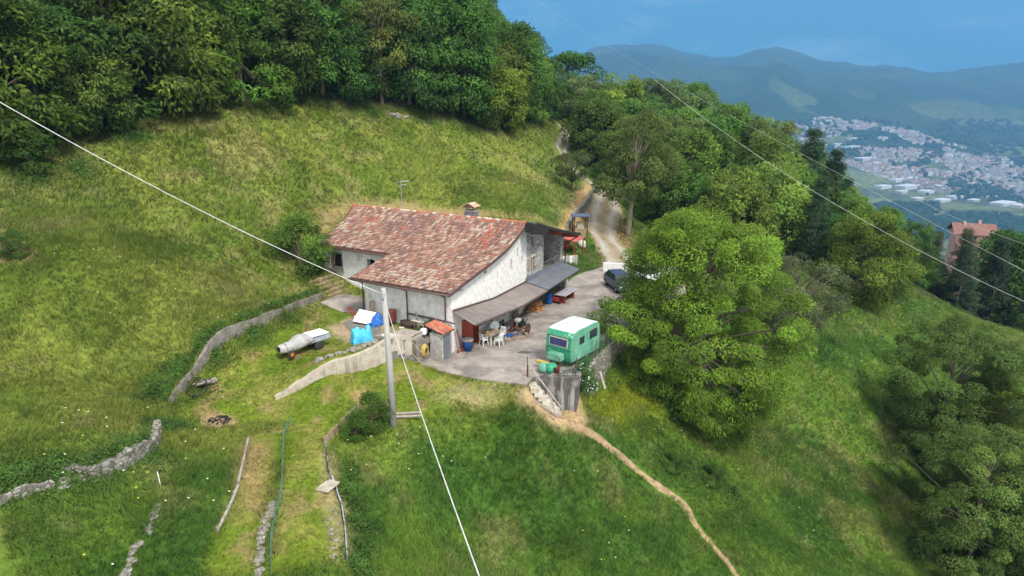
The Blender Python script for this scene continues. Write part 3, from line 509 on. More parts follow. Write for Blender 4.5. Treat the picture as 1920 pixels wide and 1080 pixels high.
# gutters and pipes
g = MB(); g.tube([(-1.05, -.6, 4.50), (-1.07, 3.8, 4.46), (-1.05, 8.3, 4.52)], .07, 8); g.build('gutter', 'brown_metal', house, smooth=True)
g = MB(); g.tube([(3.45, 8.2, 5.27), (3.42, 15.8, 5.27)], .05, 8); g.build('gutter', 'brown_metal', house, smooth=True)
for (u, v, zt, zb) in ((-.12, 3.7, 4.45, 1.4), (-.12, .42, 4.45, 2.35), (-.1, 7.75, 4.5, 1.7)):
    g = MB(); g.tube([(-1.0, v, zt), (-.7, v, zt - .12), (u, v, zt - .45), (u, v, zb)], .05, 8); g.build('downpipe', 'brown_metal', house, smooth=True)
g = MB(); g.tube([(-.12, 3.6, 2.35), (-.14, .2, 2.28), (-.16, -.35, 2.25)], .06, 8); g.build('pipe', 'brown_metal', house, smooth=True)
g = MB(); g.tube([(18.75, -1.2, 5.05), (18.4, -.5, 4.6), (18.3, -.12, 4.3), (18.3, -.12, 2.4)], .055, 8); g.build('downpipe', 'fascia', house, smooth=True)
# windows, doors
def window(nm, parent, ax, a0, a1, z0, z1, d, frame='old_wood', pane='glass', mull=1, sill=None, fw=.07):
    g = MB()
    def bb(x0, x1, zz0, zz1, t0, t1):
        if ax == 'x': g.bx(x0, x1, t0, t1, zz0, zz1)
        else: g.bx(t0, t1, x0, x1, zz0, zz1)
    bb(a0, a0 + fw, z0, z1, d, d + .08); bb(a1 - fw, a1, z0, z1, d, d + .08); bb(a0 + fw, a1 - fw, z0, z0 + fw, d, d + .08); bb(a0 + fw, a1 - fw, z1 - fw, z1, d, d + .08)
    for i in range(mull): c = a0 + (a1 - a0) * (i + 1) / (mull + 1); bb(c - fw * .45, c + fw * .45, z0 + fw, z1 - fw, d, d + .07)
    f = g.build(nm, frame, parent)
    g = MB(); bb(a0 + fw, a1 - fw, z0 + fw, z1 - fw, d + .03, d + .045); g.build('pane', pane, f)
    if sill: g = MB(); bb(a0 - .1, a1 + .1, z0 - .12, z0, d - .3, d + .1); g.build('sill', sill, f)
    return f
window('window', house, 'x', 11.78, 12.32, 5.3, 6.1, .12, 'old_wood', 'glass', 1); window('window', house, 'x', 11.78, 12.32, 3.25, 4.35, .12, 'old_wood', 'glass', 1)
g = MB(); g.bx(11.6, 12.5, -.10, -.04, 6.15, 6.38); g.build('lintel', 'lintel', house); g = MB(); g.bx(11.6, 12.5, -.10, -.04, 4.4, 4.63); g.build('lintel', 'lintel', house)
g = MB(); g.bx(11.8, 12.0, -.08, -.05, 3.25, 4.3); g.build('shutter', 'fresh_wood', house)
window('window', house, 'x', 3.3, 4.6, .95, 2.1, .1, 'white_paint', 'glass', 1, 'white_paint')
window('window', house, 'y', 13.5, 14.9, 3.35, 4.85, 4.2, 'grey_wood', 'void', 0, 'concrete', .22)
g = MB(); g.box((4.05, 14.35, 4.3), (.05, .12, 1.2), rx=.12); g.build('shutter', 'old_wood', house)
g = MB(); g.box((1.35, -.42, 1.02), (.06, .85, 1.95), rz=.15); g.build('door', 'red_wood', house, bevel=.01)
g = MB(); g.box((2.58, -.3, 1.02), (.06, .62, 1.95), rz=-.1); g.build('door', 'red_wood', house, bevel=.01)
g = MB(); g.bx(1.5, 1.58, -.03, .2, .05, 2.05); g.bx(2.42, 2.5, -.03, .2, .05, 2.05); g.bx(1.58, 2.42, -.03, .2, 1.97, 2.05); g.build('door_frame', 'lilac', house)
g = MB(); g.bx(4.65, 4.72, -.5, -.02, 1.0, 2.1); g.build('shutter', 'grey_wood', house)
g = MB(); g.bx(8.5, 9.55, -.05, 0, 0, 2.3); g.bx(10.35, 13.9, -.07, -.051, -.1, 2.4); g.build('render_patch', 'concrete', house)
window('window', house, 'x', 9.6, 10.3, .6, 1.9, .12, 'dark_wood', 'glass', 0, 'white_paint')
g = MB(); g.bx(8.1, 8.5, .3, .36, .05, 2.2); g.build('door', 'dark_wood', house)
# porch railing
g = MB(); g.tube([(14.0, .08, 3.4), (17.6, .08, 3.4)], .03, 6)
for i in range(5): g.tube([(14.1 + i * .85, .08, 2.55), (14.1 + i * .85, .08, 3.4)], .02, 5)
g.build('railing', 'grey_metal', house)
g = MB(); g.bx(10.8, 18.0, -.16, -.08, 2.55, 2.95); [g.box((16.2 + i * .35, -.17, 2.76), (.03, .03, .36)) for i in range(5)]; g.build('flashing', 'grey_metal', house)
# canopies over the yard doors
def canopy(nm, ui, uo, zi, zo, vo, pitch, m, seam, flat=False):
    n = max(2, int((ui[1] - ui[0]) / pitch)) * 4; V = []; Fq = []
    for i in range(n + 1):
        t = i / n; ph = i % 4; h = (.045 if ph in (1, 2) else 0) if not flat else (.05 if ph == 1 else 0)
        a = (lerp(ui[0], ui[1], t), -.06, lerp(zi[0], zi[1], t) + h); b = (lerp(uo[0], uo[1], t), vo, lerp(zo[0], zo[1], t) + h); V += [a, b, (a[0], a[1], a[2] - .07 - h), (b[0], b[1], b[2] - .07 - h)]
    g = MB(); fs = []; ms = []
    for i in range(n): k = 4 * i; fs += [(k + 1, k + 5, k + 4, k), (k + 2, k + 6, k + 7, k + 3), (k + 3, k + 7, k + 5, k + 1), (k, k + 4, k + 6, k + 2)]; ms += [0 if ((i % 4) < 2 or (flat and (i % 4) > 1)) else 1, 0, 0, 0]  # falling and bottom faces get a darker tone: sheen stripes painted into the colour
    fs += [(0, 2, 3, 1), (4 * n + 1, 4 * n + 3, 4 * n + 2, 4 * n)]
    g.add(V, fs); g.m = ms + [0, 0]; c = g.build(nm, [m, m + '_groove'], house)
    g = MB(); g.tube([(uo[0], vo - .04, zo[0] - .06), (uo[1], vo - .04, zo[1] - .06)], .06, 6); g.build('canopy_gutter', seam, c)
    g = MB(); g.tube([(ui[0], -.1, zi[0] + .08), (ui[1], -.1, zi[1] + .08)], .075, 4); g.build('canopy_flashing', seam, c)
    for i in range(4):
        t = (i + .5) / 4; g = MB(); u = lerp(uo[0], uo[1], t); z = lerp(zo[0], zo[1], t); g.tube([(lerp(ui[0], ui[1], t), -.05, lerp(zi[0], zi[1], t) - .12), (u, vo + .05, z - .12)], .045, 4); g.build('rafter', 'dark_wood', c)
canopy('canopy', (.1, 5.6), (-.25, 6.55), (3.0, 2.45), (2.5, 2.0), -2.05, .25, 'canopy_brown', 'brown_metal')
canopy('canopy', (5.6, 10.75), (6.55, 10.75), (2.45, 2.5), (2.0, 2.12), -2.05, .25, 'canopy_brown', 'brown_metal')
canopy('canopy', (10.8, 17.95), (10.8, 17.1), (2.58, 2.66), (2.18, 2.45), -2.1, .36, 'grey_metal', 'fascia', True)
# chimney
ch = MB(); ch.bx(10.2, 11.0, 4.4, 5.6, 6.9, 8.15); chim = ch.build('chimney', 'grey_metal', house, bevel=.01); chim.scale = (.85, .8, .9); chim.location = (10.6 * .15, 5 * .2, 7.2 * .1)
g = MB()
for a, b in ((10.25, 4.46), (10.25, 5.0), (10.25, 5.5), (10.9, 4.46), (10.9, 5.0), (10.9, 5.5), (10.57, 4.46), (10.57, 5.5)): g.bx(a, a + .1, b, b + .09, 8.15, 8.5)
g.bx(10.15, 11.05, 4.38, 5.66, 8.12, 8.2); g.build('flue_pillars', 'concrete_pale', chim)
g = MB(); g.vprism([(4.2, 8.5), (5.82, 8.5), (5.01, 8.85)], 10.0, 11.15, 'x'); cp = g.build('cap', 'under_tile', chim)
V2 = []; F2 = []; C2 = []
for s_ in (-1, 1):
    for i in range(6):
        for j in range(2):
            k = len(V2); col = rn.choice([(.5, .32, .22), (.42, .24, .16), (.55, .42, .3)]); uu = 10.0 + i * .2 + .1; a = 5.01 + s_ * (.03 + j * .4); b = a + s_ * .45
            for (v, zz, w_) in ((a, 8.87 - .4 * .43 * j, .08), (b, 8.87 - .43 * (.4 * j + .45) + .03, .1)):
                for t in (0, .25, .5, .75, 1): th = math.pi * t; V2.append((uu + math.cos(th) * w_, v, zz + math.sin(th) * .06)); C2.append(col)
            for q in range(4): F2.append((k + q, k + q + 1, k + 6 + q, k + 5 + q))
link('cap_tiles', npmesh('cap_tiles', V2, F2, 'tile', C2), cp)
# small wall marks: hanging cable on the gable, lamp bracket
g = MB(); g.tube([(6.9, -.03, 2.0), (6.95, -.05, .9), (7.2, -.05, .62), (7.45, -.05, .9), (7.5, -.03, 2.1)], .02, 5); g.box((7.3, -.08, 1.95), (.22, .1, .35)); g.build('hanging_cable', 'black', house)
g = MB(); g.tube([(1.0, -.05, 4.35), (1.0, -.35, 4.35)], .025, 5); g.tube([(1.0, -.35, 4.35), (1.0, -.35, 5.0)], .02, 5); g.box((.9, -.15, 4.33), (.5, .06, .05)); g.build('bracket', 'steel', house)
# aerial on the ridge
x, y, z = HW(10.3, 12.0, 7.4); an = thing('antenna', 'thin television aerial mast standing at the ridge of the farmhouse roof', 'antenna', (x, y, z))
g = MB(); g.tube([(0, 0, 0), (-.02, 0, 2.75)], .03, 6); g.box((.03, 0, .65), (.08, .1, .35)); g.build('mast', 'steel', an)
g = MB(); g.tube([(-.25, -.1, 2.3), (-.25, -.1, 2.75)], .02, 5); g.tube([(-.02, 0, 2.65), (.7, .15, 2.72)], .015, 5); g.tube([(-.02, 0, 2.35), (.45, .1, 2.38)], .015, 5)
for i in range(9): g.tube([(.02 + i * .08, -.25 + .01 * i, 2.66), (.02 + i * .08, .3, 2.66)], .009, 4)
for i in range(5): g.tube([(-.1, -.3, 2.3 + i * .1), (-.1, .3, 2.3 + i * .1)], .009, 4)
g.build('dipoles', 'steel', an)
# ---------------------------------------------------------------- yard, terrace, walls
def slab(name, poly, z0, z1, m):
    o = MB().prism(poly, z0, z1).build(name, m); return kind(o)
yp = [tuple(p) for p in YARD]
yard_o = slab('yard', yp, -.25, .02, 'yardcon')
TZ = 1.4
deck_uv = [(0, 8.4), (-.35, .95), (-1.45, 1.0), (-1.6, .85), (-3.0, .85), (-3.3, 1.3), (-4.9, 1.3), (-5.1, 2.4), (-3.6, 5.0), (-2.0, 8.2)]
kind(MB().prism([HW(a, b)[:2] for a, b in deck_uv], -.6, TZ).build('terrace', 'concrete'))
x, y, _ = HW(3.0, 11.0); 
pave = [PG(*q) for q in [(596, 566), (655, 540), (690, 560), (700, 580), (668, 588), (610, 572)]]
def drape(name, pts, m, off=.03, extra=None):     # strip of cross sections following the ground
    return None
def strip_mesh(name, cl, widths, m, off, seed=0, step=.25, nseg=8, edge=.18, cols=None):
    """a path lying on the ground along a centre line"""
    cl = np.array(cl, float)[:, :2]; d = np.r_[0, np.cumsum(np.hypot(*np.diff(cl, axis=0).T))]; n = int(d[-1] / step) + 2; t = np.linspace(0, d[-1], n)
    X = np.interp(t, d, cl[:, 0]); Y = np.interp(t, d, cl[:, 1]); k = 7; ker = np.ones(k) / k
    X = np.convolve(np.pad(X, k // 2, 'edge'), ker, 'valid'); Y = np.convolve(np.pad(Y, k // 2, 'edge'), ker, 'valid')
    W = np.interp(t, d, widths); tx = np.gradient(X); ty = np.gradient(Y); L = np.hypot(tx, ty); nx_, ny_ = -ty / L, tx / L
    wl_ = W * .5 * (1 + (fbm(t / 1.2, t * 0 + seed, 3, 3) - .5) * edge * 6); wr_ = W * .5 * (1 + (fbm(t / 1.2, t * 0 + seed + 9, 5, 3) - .5) * edge * 6)
    s_ = np.linspace(-1, 1, nseg + 1); off_ = np.where(s_[None] < 0, s_[None] * wr_[:, None], s_[None] * wl_[:, None])
    PX = X[:, None] + nx_[:, None] * off_; PY_ = Y[:, None] + ny_[:, None] * off_; PZ_ = Hs(PX, PY_) + off * np.where(abs(s_) > .99, -.6, 1)[None]
    idx = np.arange(n * (nseg + 1)).reshape(n, nseg + 1); Fq = np.stack([idx[:-1, :-1], idx[:-1, 1:], idx[1:, 1:], idx[1:, :-1]], -1).reshape(-1, 4)[:, ::-1]
    c = None
    if cols is not None: c = cols(PX, PY_, np.broadcast_to(s_[None], PX.shape), np.broadcast_to(t[:, None], PX.shape)).reshape(-1, 3)
    me = npmesh(name, np.stack([PX, PY_, PZ_], -1).reshape(-1, 3), Fq, m, c, smooth=True); return kind(link(name, me))
fp = [PG(*q) for q in [(1062, 788), (1095, 806), (1120, 822), (1150, 845), (1180, 870), (1205, 890), (1240, 920), (1275, 935), (1292, 960), (1305, 990), (1335, 1020), (1355, 1045), (1380, 1082), (1420, 1120)]]
strip_mesh('footpath', fp, [.7, .75, .6, .52, .48, .5, .5, .6, .6, .45, .38, .42, .42, .4], 'soil', .03, 3)
tk = [(11.6, 67.5, 0), (12.2, 74., 0), PG(1128, 440), PG(1128, 410), PG(1138, 385), PG(1140, 362), PG(1115, 345), PG(1086, 325), PG(1062, 300), PG(1052, 280), PG(1060, 262), PG(1058, 246), PG(1052, 236)]
def tkcol(X, Y, s_, t):
    nz = fbm(X / .9, Y / .9, 61, 4); rut = np.maximum(np.exp(-((s_ - .48) / .2) ** 2), np.exp(-((s_ + .48) / .2) ** 2)); rut = np.clip(rut * .8 + .22 + .35 * sstep(14, 0, t), 0, 1)
    g0 = np.array([.25, .19, .10]); g1 = np.array([.40, .365, .31]); k = np.clip(rut * 1.1 - .55 + nz * .9, 0, 1)[..., None]; c = lerp(g0, g1, k); e = sstep(25, 34, t) * (1 - rut)
    return lerp(c, np.array([.10, .13, .03]), (e * .8)[..., None])
mat('track', (1, 1, 1), (.66, .64, .6), sc=6, vc=True, rough=.95, bump=.4, bsc=20)
strip_mesh('track', tk, [4.8, 4.8, 4.4, 4.2, 4.2, 3.8, 3.4, 3, 2.8, 2.6, 2.4, 2.4, 2.4], 'track', .05, 5, cols=tkcol, nseg=14, edge=.05)
# ---------------------------------------------------------------- retaining walls
def wallmesh(poly, th, m, label, cat, up=.08, name='retaining_wall', jitter=.03, seed=1, hts=None, dens=.4):
    """stands on a polyline, top a little above the higher (left) ground"""
    p = np.array([q[:2] for q in poly], float); d = np.r_[0, np.cumsum(np.hypot(*np.diff(p, axis=0).T))]; n = max(2, int(d[-1] / dens)); t = np.linspace(0, d[-1], n)
    X = np.interp(t, d, p[:, 0]); Y = np.interp(t, d, p[:, 1]); tx = np.gradient(X); ty = np.gradient(Y); L = np.hypot(tx, ty); ax, ay = -ty / L, tx / L; rn = random.Random(seed)
    hi = Hs(X + ax * .45, Y + ay * .45); lo = Hs(X - ax * .45, Y - ay * .45); top = np.maximum(hi, lo) + up
    if hts is not None: top = lo + np.interp(t, d, hts)
    k = 3; top = np.convolve(np.pad(top, 1, 'edge'), np.ones(3) / 3, 'valid')
    cx, cy = X.mean(), Y.mean(); cz = lo.min(); g = MB(); vs = []; fs = []
    for i in range(n):
        j = lambda: rn.uniform(-jitter, jitter)
        o1 = th * .5 + j(); o2 = th * .5 + j(); b = lo[i] - .4; tz = top[i] + j()
        for (o_, z) in ((-o1 - .06, b), (-o1, tz), (o2, tz + j() * .5), (o2, b)): vs.append((X[i] + ax[i] * o_ - cx, Y[i] + ay[i] * o_ - cy, z - cz))
    for i in range(n - 1):
        for q in range(4): fs.append((4 * i + q, 4 * (i + 1) + q, 4 * (i + 1) + (q + 1) % 4, 4 * i + (q + 1) % 4))
    fs += [(0, 1, 2, 3), (4 * n - 1, 4 * n - 2, 4 * n - 3, 4 * n - 4)]
    o = g.add(vs, fs).build(name, m, loc=(cx, cy, cz)); return tag(o, label, cat)
wallmesh(WALLA, .18, 'concrete', 'long grey concrete wall holding back the upper meadow along the lawn', 'wall', up=-.06)
wallmesh(WALLB, .32, 'concrete_pale', 'cream stained concrete wall tapering below the lawn beside the utility pole', 'wall', up=.06, seed=2, hts=[.25, .8, 1.25, 1.75])
wallmesh(WALLD, .35, 'rubble', 'crumbling old stone wall in the tall grass at the lower left', 'wall', up=.05, jitter=.09, seed=3, dens=.25)
wd = PGl([(-30, 955), (30, 935), (75, 920), (100, 912)]); wallmesh(wd, .3, 'rubble', 'low ruined stone wall at the left edge of the picture', 'wall', up=.12, jitter=.09, seed=4, dens=.25)
c0 = np.array(PZ(1083, 712, 0)[:2]); c1 = np.array(PZ(1150, 640, 0)[:2]); s0 = np.array(PZ(1003, 708, 0)[:2]); s1 = np.array(PZ(985, 700, 0)[:2])
# corner block of the yard
g = MB(); dv = (c1 - c0) / np.linalg.norm(c1 - c0); nv = np.array([-dv[1], dv[0]]); fv = (s0 - c0) / np.linalg.norm(s0 - c0)
corner = [tuple(c0), tuple(c0 + dv * 1.6), tuple(c0 + dv * 1.6 + fv * 1.0), tuple(s0 + dv * .35), tuple(s0)]
g.prism(corner, -3.6, .13); o = g.build('retaining_wall', 'concrete_dark', bevel=.04); tag(o, 'dark stained concrete corner wall beside the outdoor steps below the caravan', 'wall')
wallmesh([tuple(c0 + dv * 1.65), tuple(c1), (9.35, 50.5), (11.5, 55)], .35, 'rubble', 'rough stone wall under the caravan edge of the yard behind the rose bush', 'wall', up=.1, seed=6, jitter=.06)
rw = PGl([(1063, 432), (1085, 402), (1106, 378), (1115, 352)]); wallmesh([tuple(p) for p in rw][::1], .3, 'concrete', 'grey concrete wall below the brown bank beside the gravel track', 'wall', up=.05, seed=7, hts=[.8, 1.2, 1.2, .6])
# ---------------------------------------------------------------- terrace corner: parapet, steps, shed, niche
def hx(u, v, z=0): return HW(u, v, z)
t = thing('stair', 'short concrete stair with rusty railing at the terrace corner by the pole', 'stair', HW(-3.9, .8), HRZ)
for i in range(7): g = MB(); g.bx(-.45, .45, -.95 + i * .24 - .0, -.71 + i * .24, -.2, .2 * i + .12); g.build('step', 'concrete', t)
g = MB(); g.bx(-.62, -.5, -1.1, .3, -.3, .25); g.build('side_wall', 'concrete_dark', t)
g = MB()
g.tube([(.5, -1.0, .95), (.5, .8, 2.35)], .025, 5); g.tube([(.5, -1.0, .15), (.5, .8, 1.5)], .04, 5)
for i in range(7): yv = -1.0 + i * .3; g.tube([(.5, yv, .15 + (i * .3) * .77), (.5, yv, .95 + i * .3 * .77)], .014, 4)
g.build('railing', 'old_wood', t)
t = thing('masonry_niche', 'grey concrete parapet block with a low niche beside the tiled shed', 'niche', HW(-2.2, 1.3), HRZ)
g = MB(); g.bx(-.9, -.05, -.55, .4, -.3, 1.75); g.bx(-.05, .75, -.1, .4, -.3, 1.3); g.bx(-.05, .75, -.55, -.1, -.3, .45); g.bx(-.02, .78, -.6, -.1, 1.2, 1.5); g.build('wall', 'concrete', t)
g = MB(); g.bx(.0, .7, -.13, -.105, .45, 1.2); g.build('recess', 'rust', t)
t = thing('corrugated_sheet', 'weathered grey corrugated board lying over the terrace corner beside the white canister', 'roof sheet', HW(-3.0, 1.75, 1.85), HRZ)
g = MB(); vs = []; 
for i in range(29):
    a = -1.0 + i / 28 * 2.0; h = .03 * math.sin(i * math.pi / 2)
    for v in (-.75, .9): vs += [(a, v, h + .16 - .05 * v), (a, v, h + .13 - .05 * v)]
g.add(vs, [f for i in range(28) for f in ((4 * i, 4 * i + 2, 4 * i + 6, 4 * i + 4), (4 * i + 1, 4 * i + 5, 4 * i + 7, 4 * i + 3))]); g.build('sheet', 'grey_wood', t)
g = MB(); g.bx(-.95, .95, -.7, .85, -.5, .1); g.build('block_base', 'concrete_pale', t)
t = thing('shed', 'tiny white shed with grey metal door and orange tiled roof against the front wall', 'shed', HW(-1.0, .25), HRZ)
g = MB(); g.bx(-.55, .5, -.5, .5, -.1, 1.85); g.build('wall', 'plaster_base', t); g = MB(); g.bx(-.42, .40, -.53, -.503, .02, 1.7); g.build('door', 'grey_metal', t)
V2 = []; F2 = []; C2 = []
for i in range(6):
    for j in range(4):
        k = len(V2); col = rn.choice([(.50, .12, .05), (.42, .13, .07), (.34, .12, .08), (.45, .2, .12)]); uu = -.62 + i * .22 + .1
        for (v, zz, w_) in ((-.7 + j * .36, 1.93 + j * .10, .12), (-.7 + j * .36 + .42, 1.97 + (j + 1) * .10, .10)):
            for q in (0, .25, .5, .75, 1): th = math.pi * q; V2.append((uu + math.cos(th) * w_, v, zz + math.sin(th) * .07)); C2.append(col)
        for q in range(4): F2.append((k + q, k + 5 + q, k + 6 + q, k + 1 + q))
r_ = MB().vprism([(-.72, 1.88), (-.72, 1.93), (.75, 2.33), (.75, 2.28)], -.66, .66, 'x').build('roof', 'under_tile', t); link('roof_tiles', npmesh('roof_tiles', V2, F2, 'tile', C2), r_)
tag(MB().bx(-.22, .22, -.2, .2, 0, .38).build('canister', 'white_plastic', loc=HW(-1.75, 1.1, 1.75), rz=HRZ + .3, bevel=.06), 'white plastic canister on the terrace edge above the yellow hose', 'canister')
g = MB()
for i in range(5):
    R_ = .32 - .03 * i; pts = [(math.cos(a) * R_, -.04 * i, math.sin(a) * R_ * 1.35) for a in np.linspace(0, 2 * math.pi, 25)]; g.tube(pts, .04, 6, False)
tag(g.build('hose', 'yellow', loc=HW(-2.3, .68, .85), rz=HRZ, smooth=True), 'coiled yellow hose hanging on the concrete wall beside the niche', 'hose')
# planks, plants in front of the facade
def simple(name, mb, m, label, cat, loc, rz=0, bevel=0, smooth=False, group=None): return tag(mb.build(name, m, loc=loc, rz=rz, bevel=bevel, smooth=smooth), label, cat, group)
def fol(name, m, n, r, h, L, W, seed, col, parent=None, up=.5, shell=.3):
    """leafy clump"""
    r_ = np.random.default_rng(seed); d = r_.normal(size=(n, 3)); d /= np.linalg.norm(d, axis=1)[:, None]; d[:, 2] = abs(d[:, 2]); c = d * (shell + (1 - shell) * r_.random((n, 1)) ** .5) * [r, r, h]
    lump = .7 + .6 * vnoise(d[:, 0] * 2.5 + 9, d[:, 1] * 2.5 + d[:, 2] * 3, seed); c *= lump[:, None]
    a = d * [1, 1, .4] + r_.normal(size=(n, 3)) * .5 + [0, 0, up]; a /= np.linalg.norm(a, axis=1)[:, None]; w_ = np.cross(a, d + r_.normal(size=(n, 3)) * .5); w_ /= np.linalg.norm(w_, axis=1)[:, None]
    l_ = L * (.6 + .8 * r_.random((n, 1))); V = np.stack([c, c + a * l_ * .5 + w_ * W * .5, c + a * l_, c + a * l_ * .5 - w_ * W * .5], 1).reshape(-1, 3)
    C = np.array(col) * (.6 + .9 * vnoise(c[:, 0] * 3 / r, c[:, 1] * 3 / r + c[:, 2], seed + 3))[:, None] * (.8 + .4 * r_.random((n, 1))); C = np.repeat(C, 4, 0); O = np.repeat(d, 4, 0)
    return npmesh(name, V, np.arange(4 * n).reshape(n, 4), m, C, O)
leaf_mat('leaf', .42); leaf_mat('leaf_dark', .2)
def bush(label, loc, r, h, n, L, W, seed, col, name='bush', cat='bush', flowers=None, group=None, up=.5):
    t = thing(name, label, cat, loc, 0, group); f = link('foliage', fol('foliage', 'leaf', n, r, h, L, W, seed, col, up=up), t)
    g = MB(); rr = random.Random(seed)
    for i in range(5): a = rr.uniform(0, 6.28); g.tube([(0, 0, -.1), (math.cos(a) * r * .3, math.sin(a) * r * .3, h * .4), (math.cos(a) * r * .6, math.sin(a) * r * .6, h * .7)], [.04, .03, .012], 5)
    g.build('stem', 'dark_wood', t)
    if flowers:
        for i in range(flowers): d = Vector((rr.gauss(0, 1), rr.gauss(0, 1) - .5, abs(rr.gauss(0, 1)))).normalized(); MB().blob((d.x * r * 1.0, d.y * r * 1.0, d.z * h * 1.0), .05, i, 1, .2, (1, 1, .6)).build('flower', 'white_paint', t)
    return t
bush('green leafy pot plants in front of the white wall beside the orange tiled shed', HW(-.5, 1.55, TZ), .6, .7, 900, .22, .07, 3, (.05, .11, .03), 'plant', 'plant')
simple('plank', MB().box((0, 0, .65), (.12, .05, 1.5), ry=.18), 'old_wood', 'upright weathered board leaning by the bathtub in front of the white wall', 'plank', HW(-.6, 2.5, TZ), HRZ + 1.2)
simple('frame', MB().tube([(-.5, 0, 0), (-.25, .3, 1.1)], .03, 4).tube([(.5, 0, 0), (.3, .3, 1.1)], .03, 4).tube([(-.35, .2, .7), (.38, .2, .7)], .02, 4).box((0, .3, .95), (.8, .5, .06), rx=.3), 'lintel', 'small wooden rack with pale boards beside the pot plants on the terrace', 'rack', HW(-.9, 2.0, TZ), HRZ + 1.57)
simple('log', MB().tube([(0, 0, .12), (1.3, .1, .1)], [.1, .08], 8).tube([(0, .0, .12), (-.05, -.3, .15)], [.14, .12], 8), 'lintel', 'pale sawn log on the terrace floor in front of the bathtub', 'log', HW(-1.0, 3.4, TZ), HRZ + 3.9)
g = MB(); g.lathe([(.62, .55), (.58, .3), (.42, .05), (.30, 0)], (0, 0, 0), 20); ob = simple('bathtub', g, 'dark_wood', 'dark old tub against the front wall under the brown pipe', 'tub', HW(-.6, 3.25, TZ), HRZ + 1.57, smooth=True); ob.scale = (1.15, .6, 1)
# red tank with tarpaulin
t = thing('fuel_tank', 'rusty red brown tank on short legs standing against the white front wall', 'tank', HW(-.65, 4.75, TZ), HRZ)
g = MB(); g.box((0, 0, .75), (.7, .55, .95)); g.build('body', 'rust', t, bevel=.12); [MB().box((a, b, .14), (.06, .06, .3)).build('leg', 'rust', t) for a in (-.28, .28) for b in (-.2, .2)]
def tarp(name, m, label, loc, sx, sy, h, seed, peaks, rz=0):
    N = 26; V = []
    for i in range(N + 1):
        for j in range(N + 1):
            x = (i / N - .5) * 2; y = (j / N - .5) * 2; e = max(abs(x), abs(y)) ; z = 0
            for (a, b, hh, w_) in peaks: z = max(z, hh * math.exp(-((x - a) ** 2 + (y - b) ** 2) / w_))
            ang = math.atan2(y, x); z = z + .06 * math.sin(ang * 9 + seed) * e + .30 * abs(float(vnoise(x * 3.2 + seed, y * 3.2 + x * 2, 2)) - .5) * (.4 + z) + .12 * (float(vnoise(x * 9 + seed, y * 7, 4)) - .5); sh = 1 - .28 * sstep(.6, 1, e) * (1 + .35 * math.sin(ang * 7 + seed)); z = z * (1 - float(sstep(.75, 1.0, e)) * .97)
            V.append((x * sx * float(sh), y * sy * float(sh), max(z, .0) * h + .03))
    idx = np.arange((N + 1) ** 2).reshape(N + 1, N + 1); F = np.stack([idx[:-1, :-1], idx[1:, :-1], idx[1:, 1:], idx[:-1, 1:]], -1).reshape(-1, 4)
    o = link(name, npmesh(name, V, F, m, smooth=True), None, loc, rz); so_ = o.modifiers.new('thick', 'SOLIDIFY'); so_.thickness = .02; return tag(o, label, 'tarpaulin')
tarp('tarpaulin', 'sky_tarp', 'light blue crumpled tarpaulin draped over something on the bare earth terrace', HW(-4.2, 4.4, 1.33), .95, .85, 1.15, 2, [(-.3, .2, .85, .5), (.45, -.1, 1.0, .12), (.1, -.3, .8, .35), (-.4, -.3, .75, .3)], .4)
tarp('tarpaulin', 'blue_tarp', 'dark blue tarpaulin lying beside the white board against the front wall', HW(-.9, 5.9, TZ), .9, .7, .7, 5, [(.3, .2, .9, .4), (-.4, -.2, .4, .4)], 1.0)
simple('board', MB().box((0, 0, 0), (1.35, .05, 1.15)), 'white_paint', 'big white panel leaning flat beside the dark blue tarpaulin', 'board', HW(-1.1, 6.85, TZ + .45), HRZ + 1.57).rotation_euler = (-1.0, 0.1, HRZ - 1.35)
simple('planks', MB().box((0, 0, .7), (.16, .05, 1.45), ry=.1).box((.35, 0, .75), (.17, .05, 1.55), ry=-.04), 'old_wood', 'two old wooden planks leaning upright on the white front wall', 'planks', HW(-.3, 7.0, TZ), HRZ - 1.57)
g = MB(); 
for s_ in (-.14, .14): g.tube([(-1.3, s_, .55), (1.0, s_, .05)], .035, 5)
for i in range(7): x = -1.1 + i * .33; g.tube([(x, -.14, .5 - (x + 1.1) * .22), (x, .14, .5 - (x + 1.1) * .22)], .025, 5)
simple('ladder', g, 'red_paint', 'red metal ladder lying on the ground at the left corner of the front wall', 'ladder', HW(-.8, 8.0, TZ + .05), -.95)
simple('pot', MB().lathe([(.12, 0), (.2, .12), (.22, .3), (.18, .32)], n=12), 'white_plastic', 'white round pot beside the upright planks, nearer the red ladder', 'pot', HW(-.9, 7.75, TZ), smooth=True); simple('pot', MB().lathe([(.1, 0), (.2, .12), (.2, .28), (.1, .34)], n=12), 'white_plastic', 'white round pot beside the upright planks, nearer the white board', 'pot', HW(-.75, 7.35, TZ), smooth=True)
simple('drum', MB().lathe([(.22, 0), (.26, .1), (.26, .7), (.2, .85)], n=14), 'orange', 'orange container standing in the corner below the wing of the farmhouse', 'container', HW(1.9, 8.3, 1.7), smooth=True)
t = thing('outdoor_oven', 'pale concrete block with a projecting top slab behind the utility pole', 'masonry block', HW(-4.25, 1.75 + .35, 1.25), HRZ)
g = MB(); g.bx(-.45, .45, -.6, .6, -.3, .75); g.build('body', 'concrete', t, bevel=.02); g = MB(); g.bx(-.52, .52, -.68, .68, .75, 1.05); g.build('top', 'concrete', t, bevel=.03); g = MB(); g.bx(-.4, .2, -.5, .3, 1.06, 1.12); g.build('slab', 'lintel', t)
